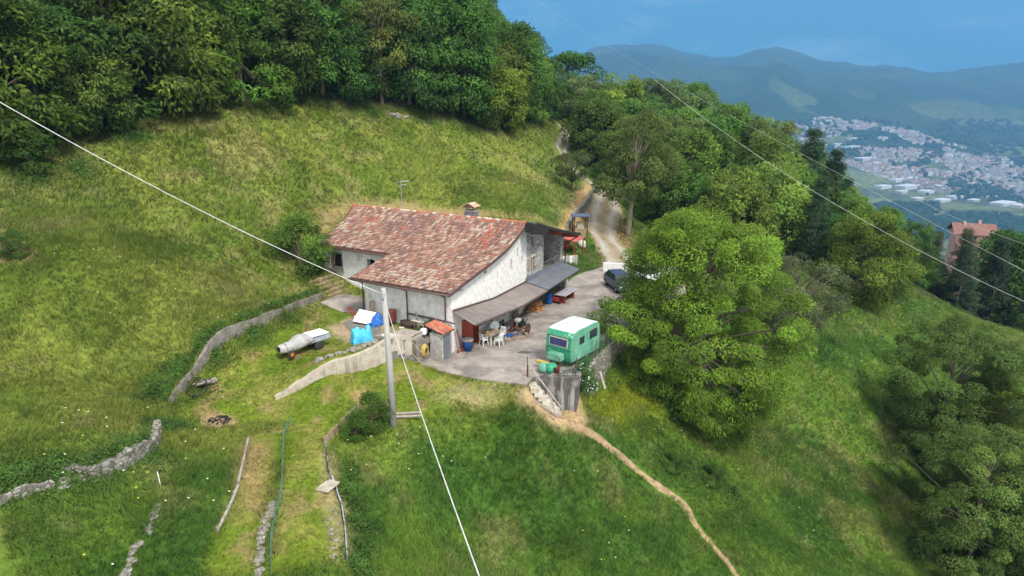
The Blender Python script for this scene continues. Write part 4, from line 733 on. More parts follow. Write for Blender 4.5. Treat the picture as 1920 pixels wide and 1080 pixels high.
# rock row over the cream wall and edge pipe
rr = random.Random(9); a_, b_2 = np.array(PG(640, 700)[:2]), np.array(PG(745, 668)[:2])
for i in range(26):
    k = i / 25; q = np.array(WALLB[1]) * (1 - k) + np.array(WALLB[3]) * k; q = q + np.array([-.2, .62]) + np.array([rr.uniform(-.15, .15), rr.uniform(-.12, .25)]); s_ = rr.uniform(.1, .24)
    simple('stone', MB().blob((0, 0, 0), s_, i, 2, .3, (1.2, 1, .8)), 'rock', 'pale rough stone on top of the cream wall, %s from the left' % ordw(i + 1), 'stone', (q[0], q[1], H1(*q) + s_ * .35), rr.uniform(0, 6), group='stones along the cream wall')
p0 = PG(672, 680); p1 = PG(742, 661); simple('kerb', MB().tube([(0, 0, .08), (p1[0] - p0[0], p1[1] - p0[1], p1[2] - p0[2] + .1)], .09, 6), 'concrete_pale', 'long pale concrete kerb beam at the lawn edge above the cream wall', 'kerb', tuple(p0))
# paved area and steps at the wing
x0 = [PG(*q) for q in [(600, 569), (640, 586), (672, 589), (700, 580), (706, 566), (668, 556), (640, 552)]]
zt = max(p[2] for p in x0) ; kind(MB().prism([tuple(p[:2]) for p in x0], lambda x, y: H1(x, y) - .3, lambda x, y: H1(x, y) + .05).build('pavement', 'yardcon'))
t = thing('garden_steps', 'mossy stone steps climbing the bank left of the farmhouse wing', 'steps', HW(1.6, 11.6, 0), HRZ)
mat('moss_stone', (.33, .25, .15), (.19, .14, .07), sc=3, bump=.6, rough=.95, c3=(.12, .14, .04), sc3=1.2)
for i in range(6): g = MB(); g.bx(-1.0, 2.2, .35 + i * .42, .35 + i * .42 + .42, 1.0, 1.85 + i * .24); g.build('step', 'moss_stone', t, bevel=.05)
# ---------------------------------------------------------------- covered light tractor truck on the lawn
bp = PG(548, 668); ep = PG(612, 648); ang = math.atan2(ep[1] - bp[1], ep[0] - bp[0]); mid = PG(574, 658)
t = thing('farm_truck', 'small old farm truck under grey sheeting with white corrugated panels on its bed', 'truck', (mid[0], mid[1], mid[2]), ang + .12)
g = MB(); N = 22; prof = [(-2.55, .42, .55, 1.05), (-2.3, .5, .45, 1.12), (-1.9, .52, .42, 1.15), (-1.4, .55, .45, 1.2), (-.9, .72, .5, 1.45), (-.4, .85, .65, 1.55), (.1, .9, .8, 1.45), (.35, .92, .95, 1.32)]; vs = []; fs = []
for (x, w_, zb, ztp) in prof:
    for k in range(N):
        a = 2 * math.pi * k / N; c, s_ = math.cos(a), math.sin(a); c = math.copysign(abs(c) ** .6, c); s_ = math.copysign(abs(s_) ** .6, s_); z = (zb + ztp) / 2 + s_ * (ztp - zb) / 2; vs.append((x + rr.uniform(-.02, .02), c * w_ + rr.uniform(-.03, .03), z + rr.uniform(-.03, .03)))
for i in range(len(prof) - 1):
    for k in range(N): k2 = (k + 1) % N; fs.append((i * N + k, i * N + k2, (i + 1) * N + k2, (i + 1) * N + k))
fs += [tuple(range(N - 1, -1, -1)), tuple((len(prof) - 1) * N + k for k in range(N))]
g.add(vs, fs); g.build('cover', 'cloth_grey', t, smooth=True)
g = MB(); 
for x in (-2.0, -1.5): g.tube([(x, .57 * math.cos(a), .8 + .4 * math.sin(a)) for a in np.linspace(0, 6.28, 17)], .018, 4, False)
g.build('rope', 'black', t); g = MB(); g.box((-2.58, 0, .85), (.04, .5, .4)); g.build('grille', 'black', t)
def wheel(parent, x, y, r, w_, m='rubber', rim='orange', rr_=.5, nm='wheel'):
    e = MB().lathe([(r * rr_, -w_ / 2), (r * .9, -w_ / 2), (r, -w_ / 3), (r, w_ / 3), (r * .9, w_ / 2), (r * rr_, w_ / 2)], (0, 0, 0), 20, 'y', False).build(nm, m, parent, smooth=True); e.location = (x, y, r)
    k = MB().lathe([(r * .12, -w_ * .45), (r * (rr_ + .03), -w_ * .4), (r * (rr_ + .03), w_ * .4), (r * .12, w_ * .45)], (0, 0, 0), 16, 'y').build('rim', rim, e, smooth=False); return e
for s_ in (-1, 1): wheel(t, -1.75, s_ * .68, .34, .2); wheel(t, .9, s_ * .72, .42, .34, rim='rubber')
g = MB(); g.bx(.1, 2.0, -.78, .78, .80, .88); g.bx(-1.9, 1.6, -.25, .25, .55, .7); g.build('bed', 'old_wood', t)
mat('side_blue', (.34, .37, .43), (.24, .26, .31), sc=2, rough=.5)
for s_ in (-1, 1): g = MB(); g.bx(.15, 2.05, s_ * .82 - .03, s_ * .82 + .03, .9, 1.28); [g.bx(.3 + i * .55, .36 + i * .55, s_ * .86 - .03, s_ * .86 + .03, .88, 1.3) for i in range(4)]; g.build('side_panel', 'side_blue', t)
g = MB(); vs = []
for i in range(41):
    a = -.75 + i / 40 * 1.5; h = .05 if (i % 4) in (1, 2) else 0
    for x, dz in ((.25, .28), (1.95, .28)): vs += [(x, a, 1.12 + dz + h), (x, a, 1.08 + dz + h)]
g.add(vs, [f for i in range(40) for f in ((4 * i, 4 * i + 2, 4 * i + 6, 4 * i + 4), (4 * i + 1, 4 * i + 5, 4 * i + 7, 4 * i + 3), )]); ob = g.build('roofing_panels', 'white_paint', t); t.scale = (.74, .74, .74)
# ---------------------------------------------------------------- things in the yard
def chair(loc, rz, label):
    t = thing('chair', label, 'chair', loc, rz, 'white plastic chairs around the yard table')
    MB().box((0, 0, .43), (.46, .44, .04)).build('seat', 'white_plastic', t, bevel=.015)
    g = MB(); 
    for i in range(5): g.box((-.2 + i * .1, .23 + .02, .68), (.05, .03, .46), rx=-.15)
    g.box((0, .28, .88), (.46, .04, .1), rx=-.15); g.build('backrest', 'white_plastic', t, bevel=.01)
    for a in (-.2, .2):
        for b in (-.18, .2): MB().tube([(a, b, .42), (a * 1.15, b * 1.2, 0)], [.03, .022], 6).build('leg', 'white_plastic', t)
        MB().box((a * 1.1, 0, .63), (.04, .42, .03)).box((a * 1.1, -.18, .52), (.035, .035, .2)).build('armrest', 'white_plastic', t)
    return t
x, y, _ = HW(2.35, -1.15); chair((x, y, .02), HRZ + 1.2, 'white plastic chair at the table, nearest the brown door')
x, y, _ = HW(2.75, -2.15); chair((x, y, .02), HRZ + 3.0, 'white plastic chair on the open yard side of the table')
x, y, _ = HW(3.95, -1.65); chair((x, y, .02), HRZ - 1.7, 'white plastic chair at the far end of the table near the round white dish')
x, y, _ = HW(3.15, -1.3); t = thing('table', 'worn wooden outdoor table between white plastic chairs under the canopy', 'table', (x, y, .02), HRZ)
MB().box((0, 0, .73), (1.5, .85, .05)).build('tabletop', 'old_wood', t, bevel=.01); MB().box((0, 0, .66), (1.35, .7, .09)).build('apron', 'lintel', t)
for a in (-.65, .65):
    for b in (-.34, .34): MB().box((a, b, .35), (.1, .1, .7)).build('leg', 'lintel', t)
simple('bucket', MB().lathe([(.1, 0), (.14, .15)], n=12), 'yellow', 'small yellow bowl on the wooden yard table', 'bowl', HW(2.8, -1.15, .79), smooth=True)
t = thing('rubbish_bin', 'blue plastic bin with pale grey lid beside the brown door', 'bin', HW(.85, -.75, .02), HRZ)
MB().lathe([(.26, 0), (.36, .75), (.37, .78)], n=18).build('body', 'blue_plastic', t, smooth=True); MB().lathe([(.42, .76), (.42, .84), (.3, .94), (.05, .97)], n=18).build('lid', 'grey_wood', t, smooth=True)
t = thing('garden_tools', 'red handled tools leaning on the wall between the shed and the blue bin', 'tools', HW(.35, -.25, .02), HRZ)
for i in range(4): MB().tube([(-.2 + i * .14, -.15 - .05 * i, 0), (-.1 + i * .1, .18, 1.5 + .1 * (i % 2))], .022, 5).box((-.2 + i * .14, -.15 - .05 * i, .1), (.16, .05, .2)).build('tool', ['red_paint', 'steel', 'red_paint', 'dark_wood'][i], t)
simple('dish', MB().lathe([(.0, .05), (.2, .02), (.38, -.06), (.40, -.05)], (0, 0, 0), 24, 'y', False).tube([(0, 0, -.75), (0, .05, 0)], .03, 6), 'white_plastic', 'round white dish on a stand behind the wooden table', 'dish', HW(4.2, -1.0, .85), HRZ + 2.6, smooth=True)
g = MB()
for i in range(5): g.box((-.5 + i * .25, 0, .5), (.08, .05, .95))
for z in (.08, .5, .93): g.box((0, .04, z), (1.1, .05, .1))
simple('pallet', g, 'black', 'dark slatted frame standing against the white wall behind the table', 'pallet', HW(5.0, -1.05, .02), HRZ + .1)
t = thing('trolley_jack', 'blue metal jack with a long arm lying on the yard before the dark frame', 'jack', HW(4.6, -1.75, .02), HRZ - .6)
MB().box((0, 0, .12), (.9, .28, .16)).box((.7, 0, .14), (.7, .1, .08)).box((-.3, 0, .25), (.25, .2, .2)).build('body', 'blue_plastic', t, bevel=.02); [wheel(t, a, b, .08, .05, 'black', 'steel', .5) for a in (-.35, .35) for b in (-.17, .17)]
simple('beam', MB().box((0, 0, .08), (1.7, .13, .13)).box((.9, .05, .16), (.2, .3, .3)), 'old_wood', 'rough wooden beam with a block at its end lying before the old cart', 'beam', HW(4.5, -2.6, .02), HRZ - .55)
t = thing('walking_tractor', 'rusty two wheeled old motor cart with long handles standing in the yard', 'motor cart', HW(5.9, -2.2, .02), HRZ)
wheel(t, 0, .62, .42, .12, 'rubber', 'rust', .75); wheel(t, 0, -.62, .42, .12, 'rubber', 'rust', .75)
MB().tube([(0, -.6, .42), (0, .6, .42)], .05, 8).build('axle', 'rust', t); MB().box((.25, 0, .62), (.6, .4, .35)).box((.3, .05, .9), (.3, .3, .2)).tube([(.3, -.2, .7), (.6, -.3, 1.0)], .04, 6).build('engine', 'black', t, bevel=.03)
MB().box((.0, .2, .98), (.5, .42, .26)).build('fuel_tank', 'cloth_grey', t, bevel=.08)
for s_ in (-1, 1): MB().tube([(.1, s_ * .2, .6), (-1.0, s_ * .35, .35), (-1.9, s_ * .3, .3)], .035, 6).build('handle', 'rust', t)
# firewood, barrel, picnic bench
rr = random.Random(5)
t = thing('firewood_stack', 'heap of split orange firewood against the stone wall under the canopy', 'firewood', HW(11.4, -.7, .02), HRZ)
for i in range(34):
    l = rr.uniform(.3, .5); k = i // 9; g = MB(); g.box((rr.uniform(-.8, .8) * (1 - .15 * k), rr.uniform(-.45, .3), .1 + k * .2), (rr.uniform(.12, .2), l, rr.uniform(.1, .18)), rz=rr.uniform(-.5, .5), rx=rr.uniform(-.3, .3)); g.build('log', 'fresh_wood', t, bevel=.01)
simple('barrel', MB().lathe([(.26, 0), (.3, .2), (.31, .45), (.3, .7), (.25, .9), (.1, .92)], n=18), 'blue_plastic', 'blue plastic barrel under the grey canopy beside the firewood', 'barrel', HW(13.6, -.8, .02), smooth=True)
t = thing('picnic_table', 'table with pale lilac top beyond the blue barrel under the grey canopy', 'table', HW(15.2, -1.6, .02), HRZ)
MB().box((0, -.1, .78), (2.6, 1.1, .06)).build('tabletop', 'lilac', t, bevel=.01)
for a in (-.9, .9): MB().box((a, -.1, .38), (.1, .7, .76)).build('leg', 'red_wood', t)
t = thing('red_machine', 'low red machine parked under the lilac topped table', 'machine', HW(14.4, -1.25, .02), HRZ)
MB().box((0, 0, .35), (1.1, .7, .4)).build('body', 'red_paint', t, bevel=.08); [wheel(t, a, b, .18, .1, 'black', 'red_paint') for a in (-.4, .4) for b in (-.4, .4)]
MB().tube([(.4, -.2, .5), (1.1, -.4, .9)], .03, 5).build('handle', 'red_paint', t)
# drain patch in the concrete
mat('tar', (.06, .055, .045), (.10, .09, .08), sc=5); x, y, _ = HW(2.5, -4.4); kind(MB().prism([(x - .55, y), (x - .2, y + .28), (x + .55, y + .05), (x + .15, y - .3), (x - .3, y - .2)], .021, .028).build('road_patch', 'tar'))
# ---------------------------------------------------------------- caravan
cf = np.array(PZ(1021, 678, .1)[:2]); cg = np.array(PZ(1070, 692, .1)[:2]); fw_ = cg - cf; W_ = 2.1; fd = fw_ / np.linalg.norm(fw_); sdv = np.array([-fd[1], fd[0]]); ca = math.atan2(sdv[1], sdv[0])   # local x = length (away), y = left
L_ = 3.75; cc = cf * .5 + cg * .5 + sdv * (L_ / 2); t = thing('caravan', 'green touring caravan with peeling white roof parked on the yard corner', 'caravan', (cc[0], cc[1], .02), ca)
zb, ztp = .42, 2.62
sec = [(-L_ / 2 + .10, zb), (L_ / 2 - .05, zb), (L_ / 2, zb + .3), (L_ / 2 + .02, 1.5), (L_ / 2 - .08, 2.35), (L_ / 2 - .3, 2.56), (L_ / 2 - .8, ztp), (-L_ / 2 + .75, ztp), (-L_ / 2 + .3, 2.52), (-L_ / 2 + .1, 2.25), (-L_ / 2 - .04, 1.55), (-L_ / 2, zb + .3)]
g = MB(); g.vprism(sec, -W_ / 2, W_ / 2, 'y'); body = g.build('body', ['green_side', 'green_paint', 'roof_white'], t, bevel=.07)
for p in body.data.polygons:
    nrm = p.normal; p.material_index = 0 if abs(nrm.y) > .7 else (2 if (nrm.z > .75) else 1)
def cwin(cx_, cz_, w_, h, side, nm='window', pane='glass', fr='black'):
    g = MB(); a = g.box((cx_, side * (W_ / 2 + .006), cz_), (w_, .03, h)); f = g.build(nm, fr, t, bevel=.01); MB().box((cx_, side * (W_ / 2 + .018), cz_), (w_ - .1, .03, h - .1)).build('pane', pane, f)
cwin(-.55, 1.75, .62, .5, -1); cwin(.95, 1.85, 1.0, .62, -1); cwin(.2, 1.75, 1.0, .6, 1)
g = MB(); g.box((-.02 - L_ / 2 + .02, 0, 1.80), (.05, 1.5, .62), ry=-.13 * -1); f = g.build('front_window', 'lintel', t); MB().box((-.045 - L_ / 2 + .02, 0, 1.79), (.05, 1.38, .5), ry=.13).build('pane', 'violet_glass', f)
g = MB(); g.box((-L_ / 2 - .05, 0, 1.42), (.07, W_ - .04, .04)); g.box((-L_ / 2 + .02, 0, 2.22), (.07, W_ - .04, .04)); [g.box((0, s_ * (W_ / 2 + .008), z), (L_ - .25, .03, .035)) for s_ in (-1, 1) for z in (1.28, .95)]; g.build('trim', 'green_side', t)
g = MB(); g.box((.12, -(W_ / 2 + .012), 1.35), (.03, .02, 1.6)); g.box((.72, -(W_ / 2 + .012), 1.35), (.03, .02, 1.6)); g.box((.42, -(W_ / 2 + .012), 2.14), (.6, .02, .03)); g.build('door', 'green_paint', t)
g = MB(); g.lathe([(.42, 0), (.4, .07), (.1, .1)], (-.1, 0, ztp + .0), 16); g.build('roof_vent', 'roof_white', t)
for s_ in (-1, 1): wheel(t, .25, s_ * (W_ / 2 - .14), .31, .2, 'black', 'steel')
g = MB(); g.box((-L_ / 2 - .35, 0, .86), (.6, 1.15, .5), top=.92); lk = g.build('gas_locker', 'green_side', t, bevel=.05); g = MB(); g.tube([(-L_ / 2, -.5, .42), (-L_ / 2 - 1.3, 0, .4)], .04, 6); g.tube([(-L_ / 2, .5, .42), (-L_ / 2 - 1.3, 0, .4)], .04, 6); g.build('drawbar', 'black', t); t.scale = (.96, .96, .96)
g = MB(); g.box((-.2, 0, .40), (1.5, .26, .24)); g.box((.1, 0, .14), (.9, .22, .26))
q = cc - sdv * (L_ / 2 + .82) + fd * .0; simple('timber', g, 'yellow', 'orange yellow timber block lying across the front of the caravan', 'timber', (q[0] - .1, q[1], .02), math.atan2(fd[1], fd[0]), .02)
x, y, _ = PZ(1019, 698, 0); simple('drum', MB().lathe([(.1, 0), (.34, .08), (.38, .3), (.3, .55), (.08, .66)], n=18), 'green_side', 'round pale green container beside the caravan drawbar, left of the dark green one', 'container', (x, y, .02), smooth=True)
x, y, _ = PZ(1032, 700, 0); simple('drum', MB().lathe([(.32, -.3), (.34, 0), (.34, .3), (.2, .4)], (0, 0, .34), 18, 'x'), 'green_paint', 'dark green drum lying between the pale container and the rusty pot', 'container', (x, y, .02), .5, smooth=True)
x, y, _ = PZ(1043, 702, 0); simple('pot', MB().lathe([(.16, 0), (.22, .45), (.24, .48)], n=14), 'rust', 'rusty brown pot in front of the caravan beside the dark green drum', 'pot', (x, y, .02), smooth=True)
x, y, _ = PZ(1112, 652, 0); simple('container', MB().box((0, 0, .28), (.5, .5, .55)), 'mesh_green', 'dark green box on the ground behind the caravan', 'box', (x, y, .02), .4, .05)
# ---------------------------------------------------------------- steps beside the corner wall, rails
sa = PZ(1000, 722, -.15); sb = PZ(1042, 768, -1.95); t = thing('outdoor_stairs', 'seven pale concrete steps descending beside the dark corner wall', 'steps', (sa[0], sa[1], 0), 0)
for i in range(7):
    k = i / 6; p = sa * (1 - k) + sb * k; g = MB(); g.box((p[0] - sa[0], p[1] - sa[1], p[2] - .16), (.55, 1.05, .34), rz=math.atan2(sb[1] - sa[1], sb[0] - sa[0]) + .0); g.build('step', 'lintel' if i % 2 else 'concrete_pale', t, bevel=.02)
ra = PZ(987, 680, .9); ra = PZ(990, 682, .95); rb = PZ(1052, 764, -1.3)
t = thing('handrail', 'long rusty pipe handrail beside the descending concrete steps', 'handrail', (ra[0], ra[1], 0))
MB().tube([(0, 0, ra[2]), tuple(Vector((rb[0] - ra[0], rb[1] - ra[1], rb[2])))], .05, 6).build('rail', 'grey_wood', t)
for k in (0.0, .55): p = ra * (1 - k) + rb * k; MB().tube([(p[0] - ra[0], p[1] - ra[1], p[2]), (p[0] - ra[0], p[1] - ra[1], p[2] - 1.0)], .035, 5).build('post', 'rust', t)
for (a, b, lab) in (((965, 742), (1040, 790), 'long pale plank lying on the grass, left of the concrete steps'), ((975, 741), (1046, 786), 'second plank lying on the bare soil, close beside the concrete steps')):
    p = PG(*a); q = PG(*b); simple('plank', MB().tube([(0, 0, .08), tuple(q - p + np.array([0, 0, .1]))], .07, 4), 'old_wood' if a[0] < 970 else 'grey_wood', lab, 'plank', tuple(p))
# mesh fence along the yard edge
t = thing('wire_fence', 'green wire mesh fence on thin rusty posts along the yard edge beside the caravan', 'fence', (c0[0], c0[1], 0))
fl = [s0 + np.array([-.5, .2]), s0 + dv * .1 + (c0 - s0) * .55, c0 + dv * .35 - np.array([.25, 0]), c0 * .5 + c1 * .5 + np.array([-.1, 0]), c1 + np.array([-.1, .1]), np.array([9.2, 50.6])]
for p in fl: MB().tube([(p[0] - c0[0], p[1] - c0[1], 0), (p[0] - c0[0] + .03, p[1] - c0[1], 1.35)], .03, 5).build('post', 'rust', t)
g = MB()
for a, b in zip(fl[1:-1], fl[2:]):
    d_ = b - a; Ln = np.linalg.norm(d_); n_ = int(Ln / .16)
    for i in range(n_ + 1): p = a + d_ * i / n_ - c0; g.tube([(p[0], p[1], .05), (p[0], p[1], 1.1)], .006, 3, False)
    for j in range(8): g.tube([(a[0] - c0[0], a[1] - c0[1], .08 + j * .145), (b[0] - c0[0], b[1] - c0[1], .08 + j * .145)], .006, 3, False)
g.build('netting', 'mesh_green', t)
x, y, _ = PZ(1152, 640, 0); simple('post', MB().box((0, 0, .7), (.3, .3, 1.5)), 'dark_wood', 'thick dark post at the yard edge under the walnut tree', 'post', (x + .1, y + .3, -.1), .4, .03)
x, y, _ = PZ(1078, 728, 0); bush('rose bush with white flowers climbing over the yard corner wall', (c0[0] + .55, c0[1] + 1.1, -1.1), .85, 1.75, 4200, .13, .08, 31, (.07, .14, .035), 'rose_bush', 'bush', 40)
pq = PZ(1095, 700, -.6); simple('pipe', MB().tube([(0, 0, 0), (.35, -.3, -1.1)], .08, 6), 'cloth_grey', 'grey pipe propped on the stone wall right of the rose bush', 'pipe', (c0[0] + 1.6, c0[1] + 1.6, -.1))
# ---------------------------------------------------------------- pole, cables
pb = PG(738, 801); t = thing('utility_pole', 'tall round concrete utility pole standing in the grass before the farmhouse', 'utility pole', tuple(pb))
MB().tube([(0, 0, -.5), (-.04, 0, 4), (-.16, 0, 8.15)], [.20, .175, .13], 18).build('pole', 'pole_concrete', t, smooth=True); MB().tube([(-.3, -.1, 7.4), (-.34, -.1, 8.0), (-.16, -.12, 8.02)], .02, 5).box((-.16, -.15, 7.75), (.14, .14, .3)).tube([(-.3, -.1, 7.4), (-.16, -.12, 7.35)], .02, 5).build('bracket', 'steel', t)
top = np.array([pb[0] - .16, pb[1] - .16, pb[2] + 7.85])
def cable(a, b, sag, r, label, m='cable_white', name='power_cable', group=None, n=40, off=(0, 0, 0)):
    a = np.array(a, float); b = np.array(b, float); pts = []
    for i in range(n + 1): k = i / n; p = a * (1 - k) + b * k; p[2] -= 4 * sag * k * (1 - k); pts.append(tuple(p - a))
    g = MB().tube(pts, r, 6); o = g.build(name, m, loc=tuple(a), smooth=True); return tag(o, label, 'cable', group)
cable(top, PY(-160, 98, 30), .55, .019, 'thick white cable running from the pole up to the left edge'); cable(top, PY(935, 1180, 10.), .35, .018, 'thick white cable dropping from the pole towards the bottom edge')
mat('wire_grey', (.22, .24, .27), rough=.5)
for (a, b, d0, d1, lab, r) in (((1228, 150), (1960, 583), 62, 40, 'lowest of the bright power lines crossing the trees on the right', .010), ((1000, -4), (1960, 528), 200, 46, 'middle of the three bright power lines crossing the trees on the right', .010), ((1560, 270), (1960, 470), 85, 52, 'highest of the three bright power lines, ending above the pink house', .010),
                        ((1100, -10), (1700, 335), 190, 120, 'thin power line passing just under the first mountain top', .014), ((1290, -10), (1960, 318), 200, 150, 'thin power line crossing the mountain above the town', .014), ((1410, -10), (1960, 250), 210, 160, 'thin power line crossing the sky right of the rounded peak', .014), ((1000, -10), (1228, 150), 240, 66, 'thin power line crossing the sky beside the left wood', .014)):
    cable(PY(*a, d0), PY(*b, d1), 1.2, r, lab, 'cable_white' if r < .014 else 'wire_grey')
# ---------------------------------------------------------------- beyond the house: clothes, canopy, oven, cars, gate wall
q_ = PG(1066, 496); x, y = q_[0] + .6, q_[1] - 3.2; t = thing('clothes_rack', 'drying rack hung with white laundry behind the stone end of the house', 'laundry rack', (x - .6, y + 3.2, .05), .3)
MB().tube([(-.9, 0, 0), (-.9, 0, 1.5), (.9, 0, 1.5), (.9, 0, 0)], .03, 5).build('frame', 'old_wood', t)
for i in range(6):
    N = 8; V = []; xx = -.8 + i * .3
    for a in range(N + 1):
        for b in range(N + 1): V.append((xx + a / N * .28, .06 * math.sin(a * 1.3 + i) * (b / N), 1.5 - b / N * rr.uniform(.85, .95) * (1.2 if i % 2 else .9)))
    idx = np.arange((N + 1) ** 2).reshape(N + 1, N + 1); F = np.stack([idx[:-1, :-1], idx[1:, :-1], idx[1:, 1:], idx[:-1, 1:]], -1).reshape(-1, 4); ob = link('laundry', npmesh('laundry', V, F, ['white_paint', 'lintel', 'cloth_grey'][i % 3], smooth=True), t); ob.modifiers.new('thick', 'SOLIDIFY').thickness = .01
p = PG(1072, 478); t = thing('red_shelter', 'small shelter with faded red roof beside the drying laundry', 'shelter', (p[0], p[1], H1(p[0], p[1]) - .1), HRZ)
g = MB(); g.box((0, 0, 2.0), (2.6, 1.9, .08), ry=-.0, rx=.18); mat('faded_red', (.42, .09, .07), (.34, .07, .06), sc=1, rough=.6); g.build('roof', 'faded_red', t); [MB().box((a, b, .95), (.1, .1, 2.0 + (.15 if b > 0 else -.25))).build('post', 'red_wood', t) for a in (-1.15, 1.15) for b in (-.8, .8)]; MB().box((0, .75, .9), (2.2, .06, 1.4)).build('back_panel', 'red_paint', t)
t = thing('barbecue', 'outdoor brick barbecue with dark posts and blue grey roof beside the track', 'barbecue', tuple(PG(1087, 444)), .1)
MB().box((0, 0, .5), (1.4, 1.0, 1.0)).build('base', 'moss_stone', t, bevel=.02); MB().box((0, .1, 1.35), (.9, .7, .7), top=.6).build('hood', 'grey_wood', t); [MB().box((a, b, 1.2), (.12, .12, 2.4)).build('post', 'rust', t) for a in (-.75, .75) for b in (-.5, .5)]; mat('slate', (.08, .11, .18), rough=.5); MB().box((0, 0, 2.5), (2.0, 1.6, .14)).build('roof', 'slate', t, bevel=.02)
simple('sack', MB().blob((0, 0, .5), .5, 4, 2, .2, (1, .8, 1.1)), 'lintel', 'pale yellow covered bundle between the barbecue and the red shelter', 'bundle', tuple(PG(1091, 466)), smooth=True)
def car(loc, rz, label, paint, cat='car'):
    t = thing('parked_car', label, cat, loc, rz)
    sec = [(-2.0, .32), (2.0, .32), (2.05, .6), (1.95, .85), (1.1, 1.0), (-1.85, 1.0), (-2.05, .8)]; MB().vprism(sec, -.85, .85, 'y').build('body', paint, t, bevel=.08, smooth=False)
    g = MB(); V = []
    for (x, z, w_) in ((1.15, .98, .8), (.45, 1.46, .64), (-1.35, 1.48, .64), (-1.9, .98, .8)): V += [(x, -w_, z), (x, w_, z)]
    g.add(V, [(0, 2, 4, 6), (7, 5, 3, 1), (0, 1, 3, 2), (4, 5, 7, 6), (6, 7, 1, 0)]); c = g.build('windows', 'glass', t); g = MB(); g.add([(.45, -.65, 1.465), (.45, .65, 1.465), (-1.35, .65, 1.49), (-1.35, -.65, 1.49), (.45, -.65, 1.50), (.45, .65, 1.50), (-1.35, .65, 1.53), (-1.35, -.65, 1.53)], [(0, 1, 2, 3), (7, 6, 5, 4), (0, 4, 5, 1), (1, 5, 6, 2), (2, 6, 7, 3), (3, 7, 4, 0)]); g.build('roof', paint, t, bevel=.01)
    for a in (-1.3, 1.3):
        for b in (-.78, .78): wheel(t, a, b, .31, .18, 'black', 'steel')
    for b in (-.6, .6): MB().box((2.02, b, .72), (.08, .35, .16)).build('headlight', 'white_paint', t, bevel=.02)
mat('navy', (.05, .075, .14), rough=.25); mat('silver', (.55, .57, .58), rough=.3)
q = PZ(1158, 540, 0); car((q[0] + .1, q[1] - .3, .03), -1.35, 'dark blue car parked at the far side of the yard', 'navy'); q = PZ(1204, 530, 0); car((q[0] + .3, q[1] + .3, .03), -1.2, 'white car parked beside the dark blue one under the walnut branches', 'white_paint')
q0 = PZ(1132, 512, 0); q1 = PZ(1300, 520, 0); simple('low_wall', MB().prism([(0, 0), (q1[0] - q0[0], q1[1] - q0[1]), (q1[0] - q0[0], q1[1] - q0[1] + .3), (0, .3)], -.5, .9), 'white_paint', 'low white wall behind the parked cars', 'wall', (q0[0], q0[1] + .6, 0))
# ---------------------------------------------------------------- lower terraces: logs, boards, netting, stones
def along(pts, name, label, m, r, cat, sides=6, posts=None, dz=.1):
    P = [PG(*q) for q in pts]; o = P[0]; t = thing(name, label, cat, tuple(o)); MB().tube([tuple(p - o + np.array([0, 0, dz])) for p in P], r, sides).build('rail', m, t)
    if posts:
        for k in np.linspace(0, len(P) - 1, posts): i = min(int(k), len(P) - 2); p = P[i] + (P[i + 1] - P[i]) * (k - i) - o; MB().tube([(p[0], p[1], p[2] - .3), (p[0], p[1], p[2] + dz + .25)], .035, 5).build('peg', 'old_wood', t)
    return t
along([(466, 826), (458, 862), (447, 912)], 'log_edging', 'grey log edging on the left terrace, upper piece below the fire pit', 'grey_wood', .07, 'edging', posts=4)
along([(447, 914), (435, 945), (408, 1003)], 'log_edging', 'grey log edging on the left terrace, lower piece', 'grey_wood', .075, 'edging', posts=4)
g = MB(); P = [PG(*q) for q in [(607, 836), (640, 803), (677, 762)]]; o = P[0]; t = thing('board_edging', 'pale plank fence edging the terrace beside the dark green shrub', 'edging', tuple(o))
for a, b in zip(P[:-1], P[1:]):
    d_ = b - a; g = MB(); an_ = math.atan2(d_[1], d_[0]); m_ = (a + b) / 2 - o; pitch_ = math.atan2(d_[2], math.hypot(d_[0], d_[1])); g.box((m_[0], m_[1], m_[2] + .18), (float(np.linalg.norm(d_)) - .04, .05, .35), rz=an_, ry=-pitch_); g.build('board', 'old_wood', t)
for k in range(6): i = 0 if k < 3 else 1; f_ = (k % 3) / 2.2; p = P[i] + (P[i + 1] - P[i]) * f_ - o; MB().box((p[0] + .06, p[1], p[2] + .15), (.06, .06, .7)).build('peg', 'old_wood', t)
mat('sheet_dark', (.03, .035, .05), rough=.5)
for pts, m, lab in (([(613, 850), (615, 875), (618, 893)], 'sheet_dark', 'dark sheet edging on the right terrace, short upper piece'), ([(622, 902), (632, 930), (642, 960), (648, 1000), (652, 1058)], 'side_blue', 'long bluish metal sheet edging along the drop of the right terrace')):
    P = [PG(*q) for q in pts]; o = P[0]; t = thing('sheet_edging', lab, 'edging', tuple(o))
    for a, b in zip(P[:-1], P[1:]):
        d_ = b - a; m_ = (a + b) / 2 - o; g = MB(); g.box((m_[0], m_[1], m_[2] + .12), (float(np.linalg.norm(d_)), .05, .42), rz=math.atan2(d_[1], d_[0]), ry=-math.atan2(d_[2], math.hypot(d_[0], d_[1]))); g.build('sheet', m, t)
    for i, p in enumerate(P): MB().tube([(p[0] - o[0], p[1] - o[1], p[2] - o[2] - .1), (p[0] - o[0], p[1] - o[1], p[2] - o[2] + .6)], .03, 5).build('peg', 'steel', t)
P = [PG(*q) for q in [(543, 798), (533, 820), (531, 860), (530, 900), (527, 940), (516, 980), (509, 1020), (510, 1085)]]; o = P[0]; t = thing('netting_fence', 'low dark green netting running between the two lower terraces', 'fence', tuple(o)); g = MB(); rr = random.Random(8)
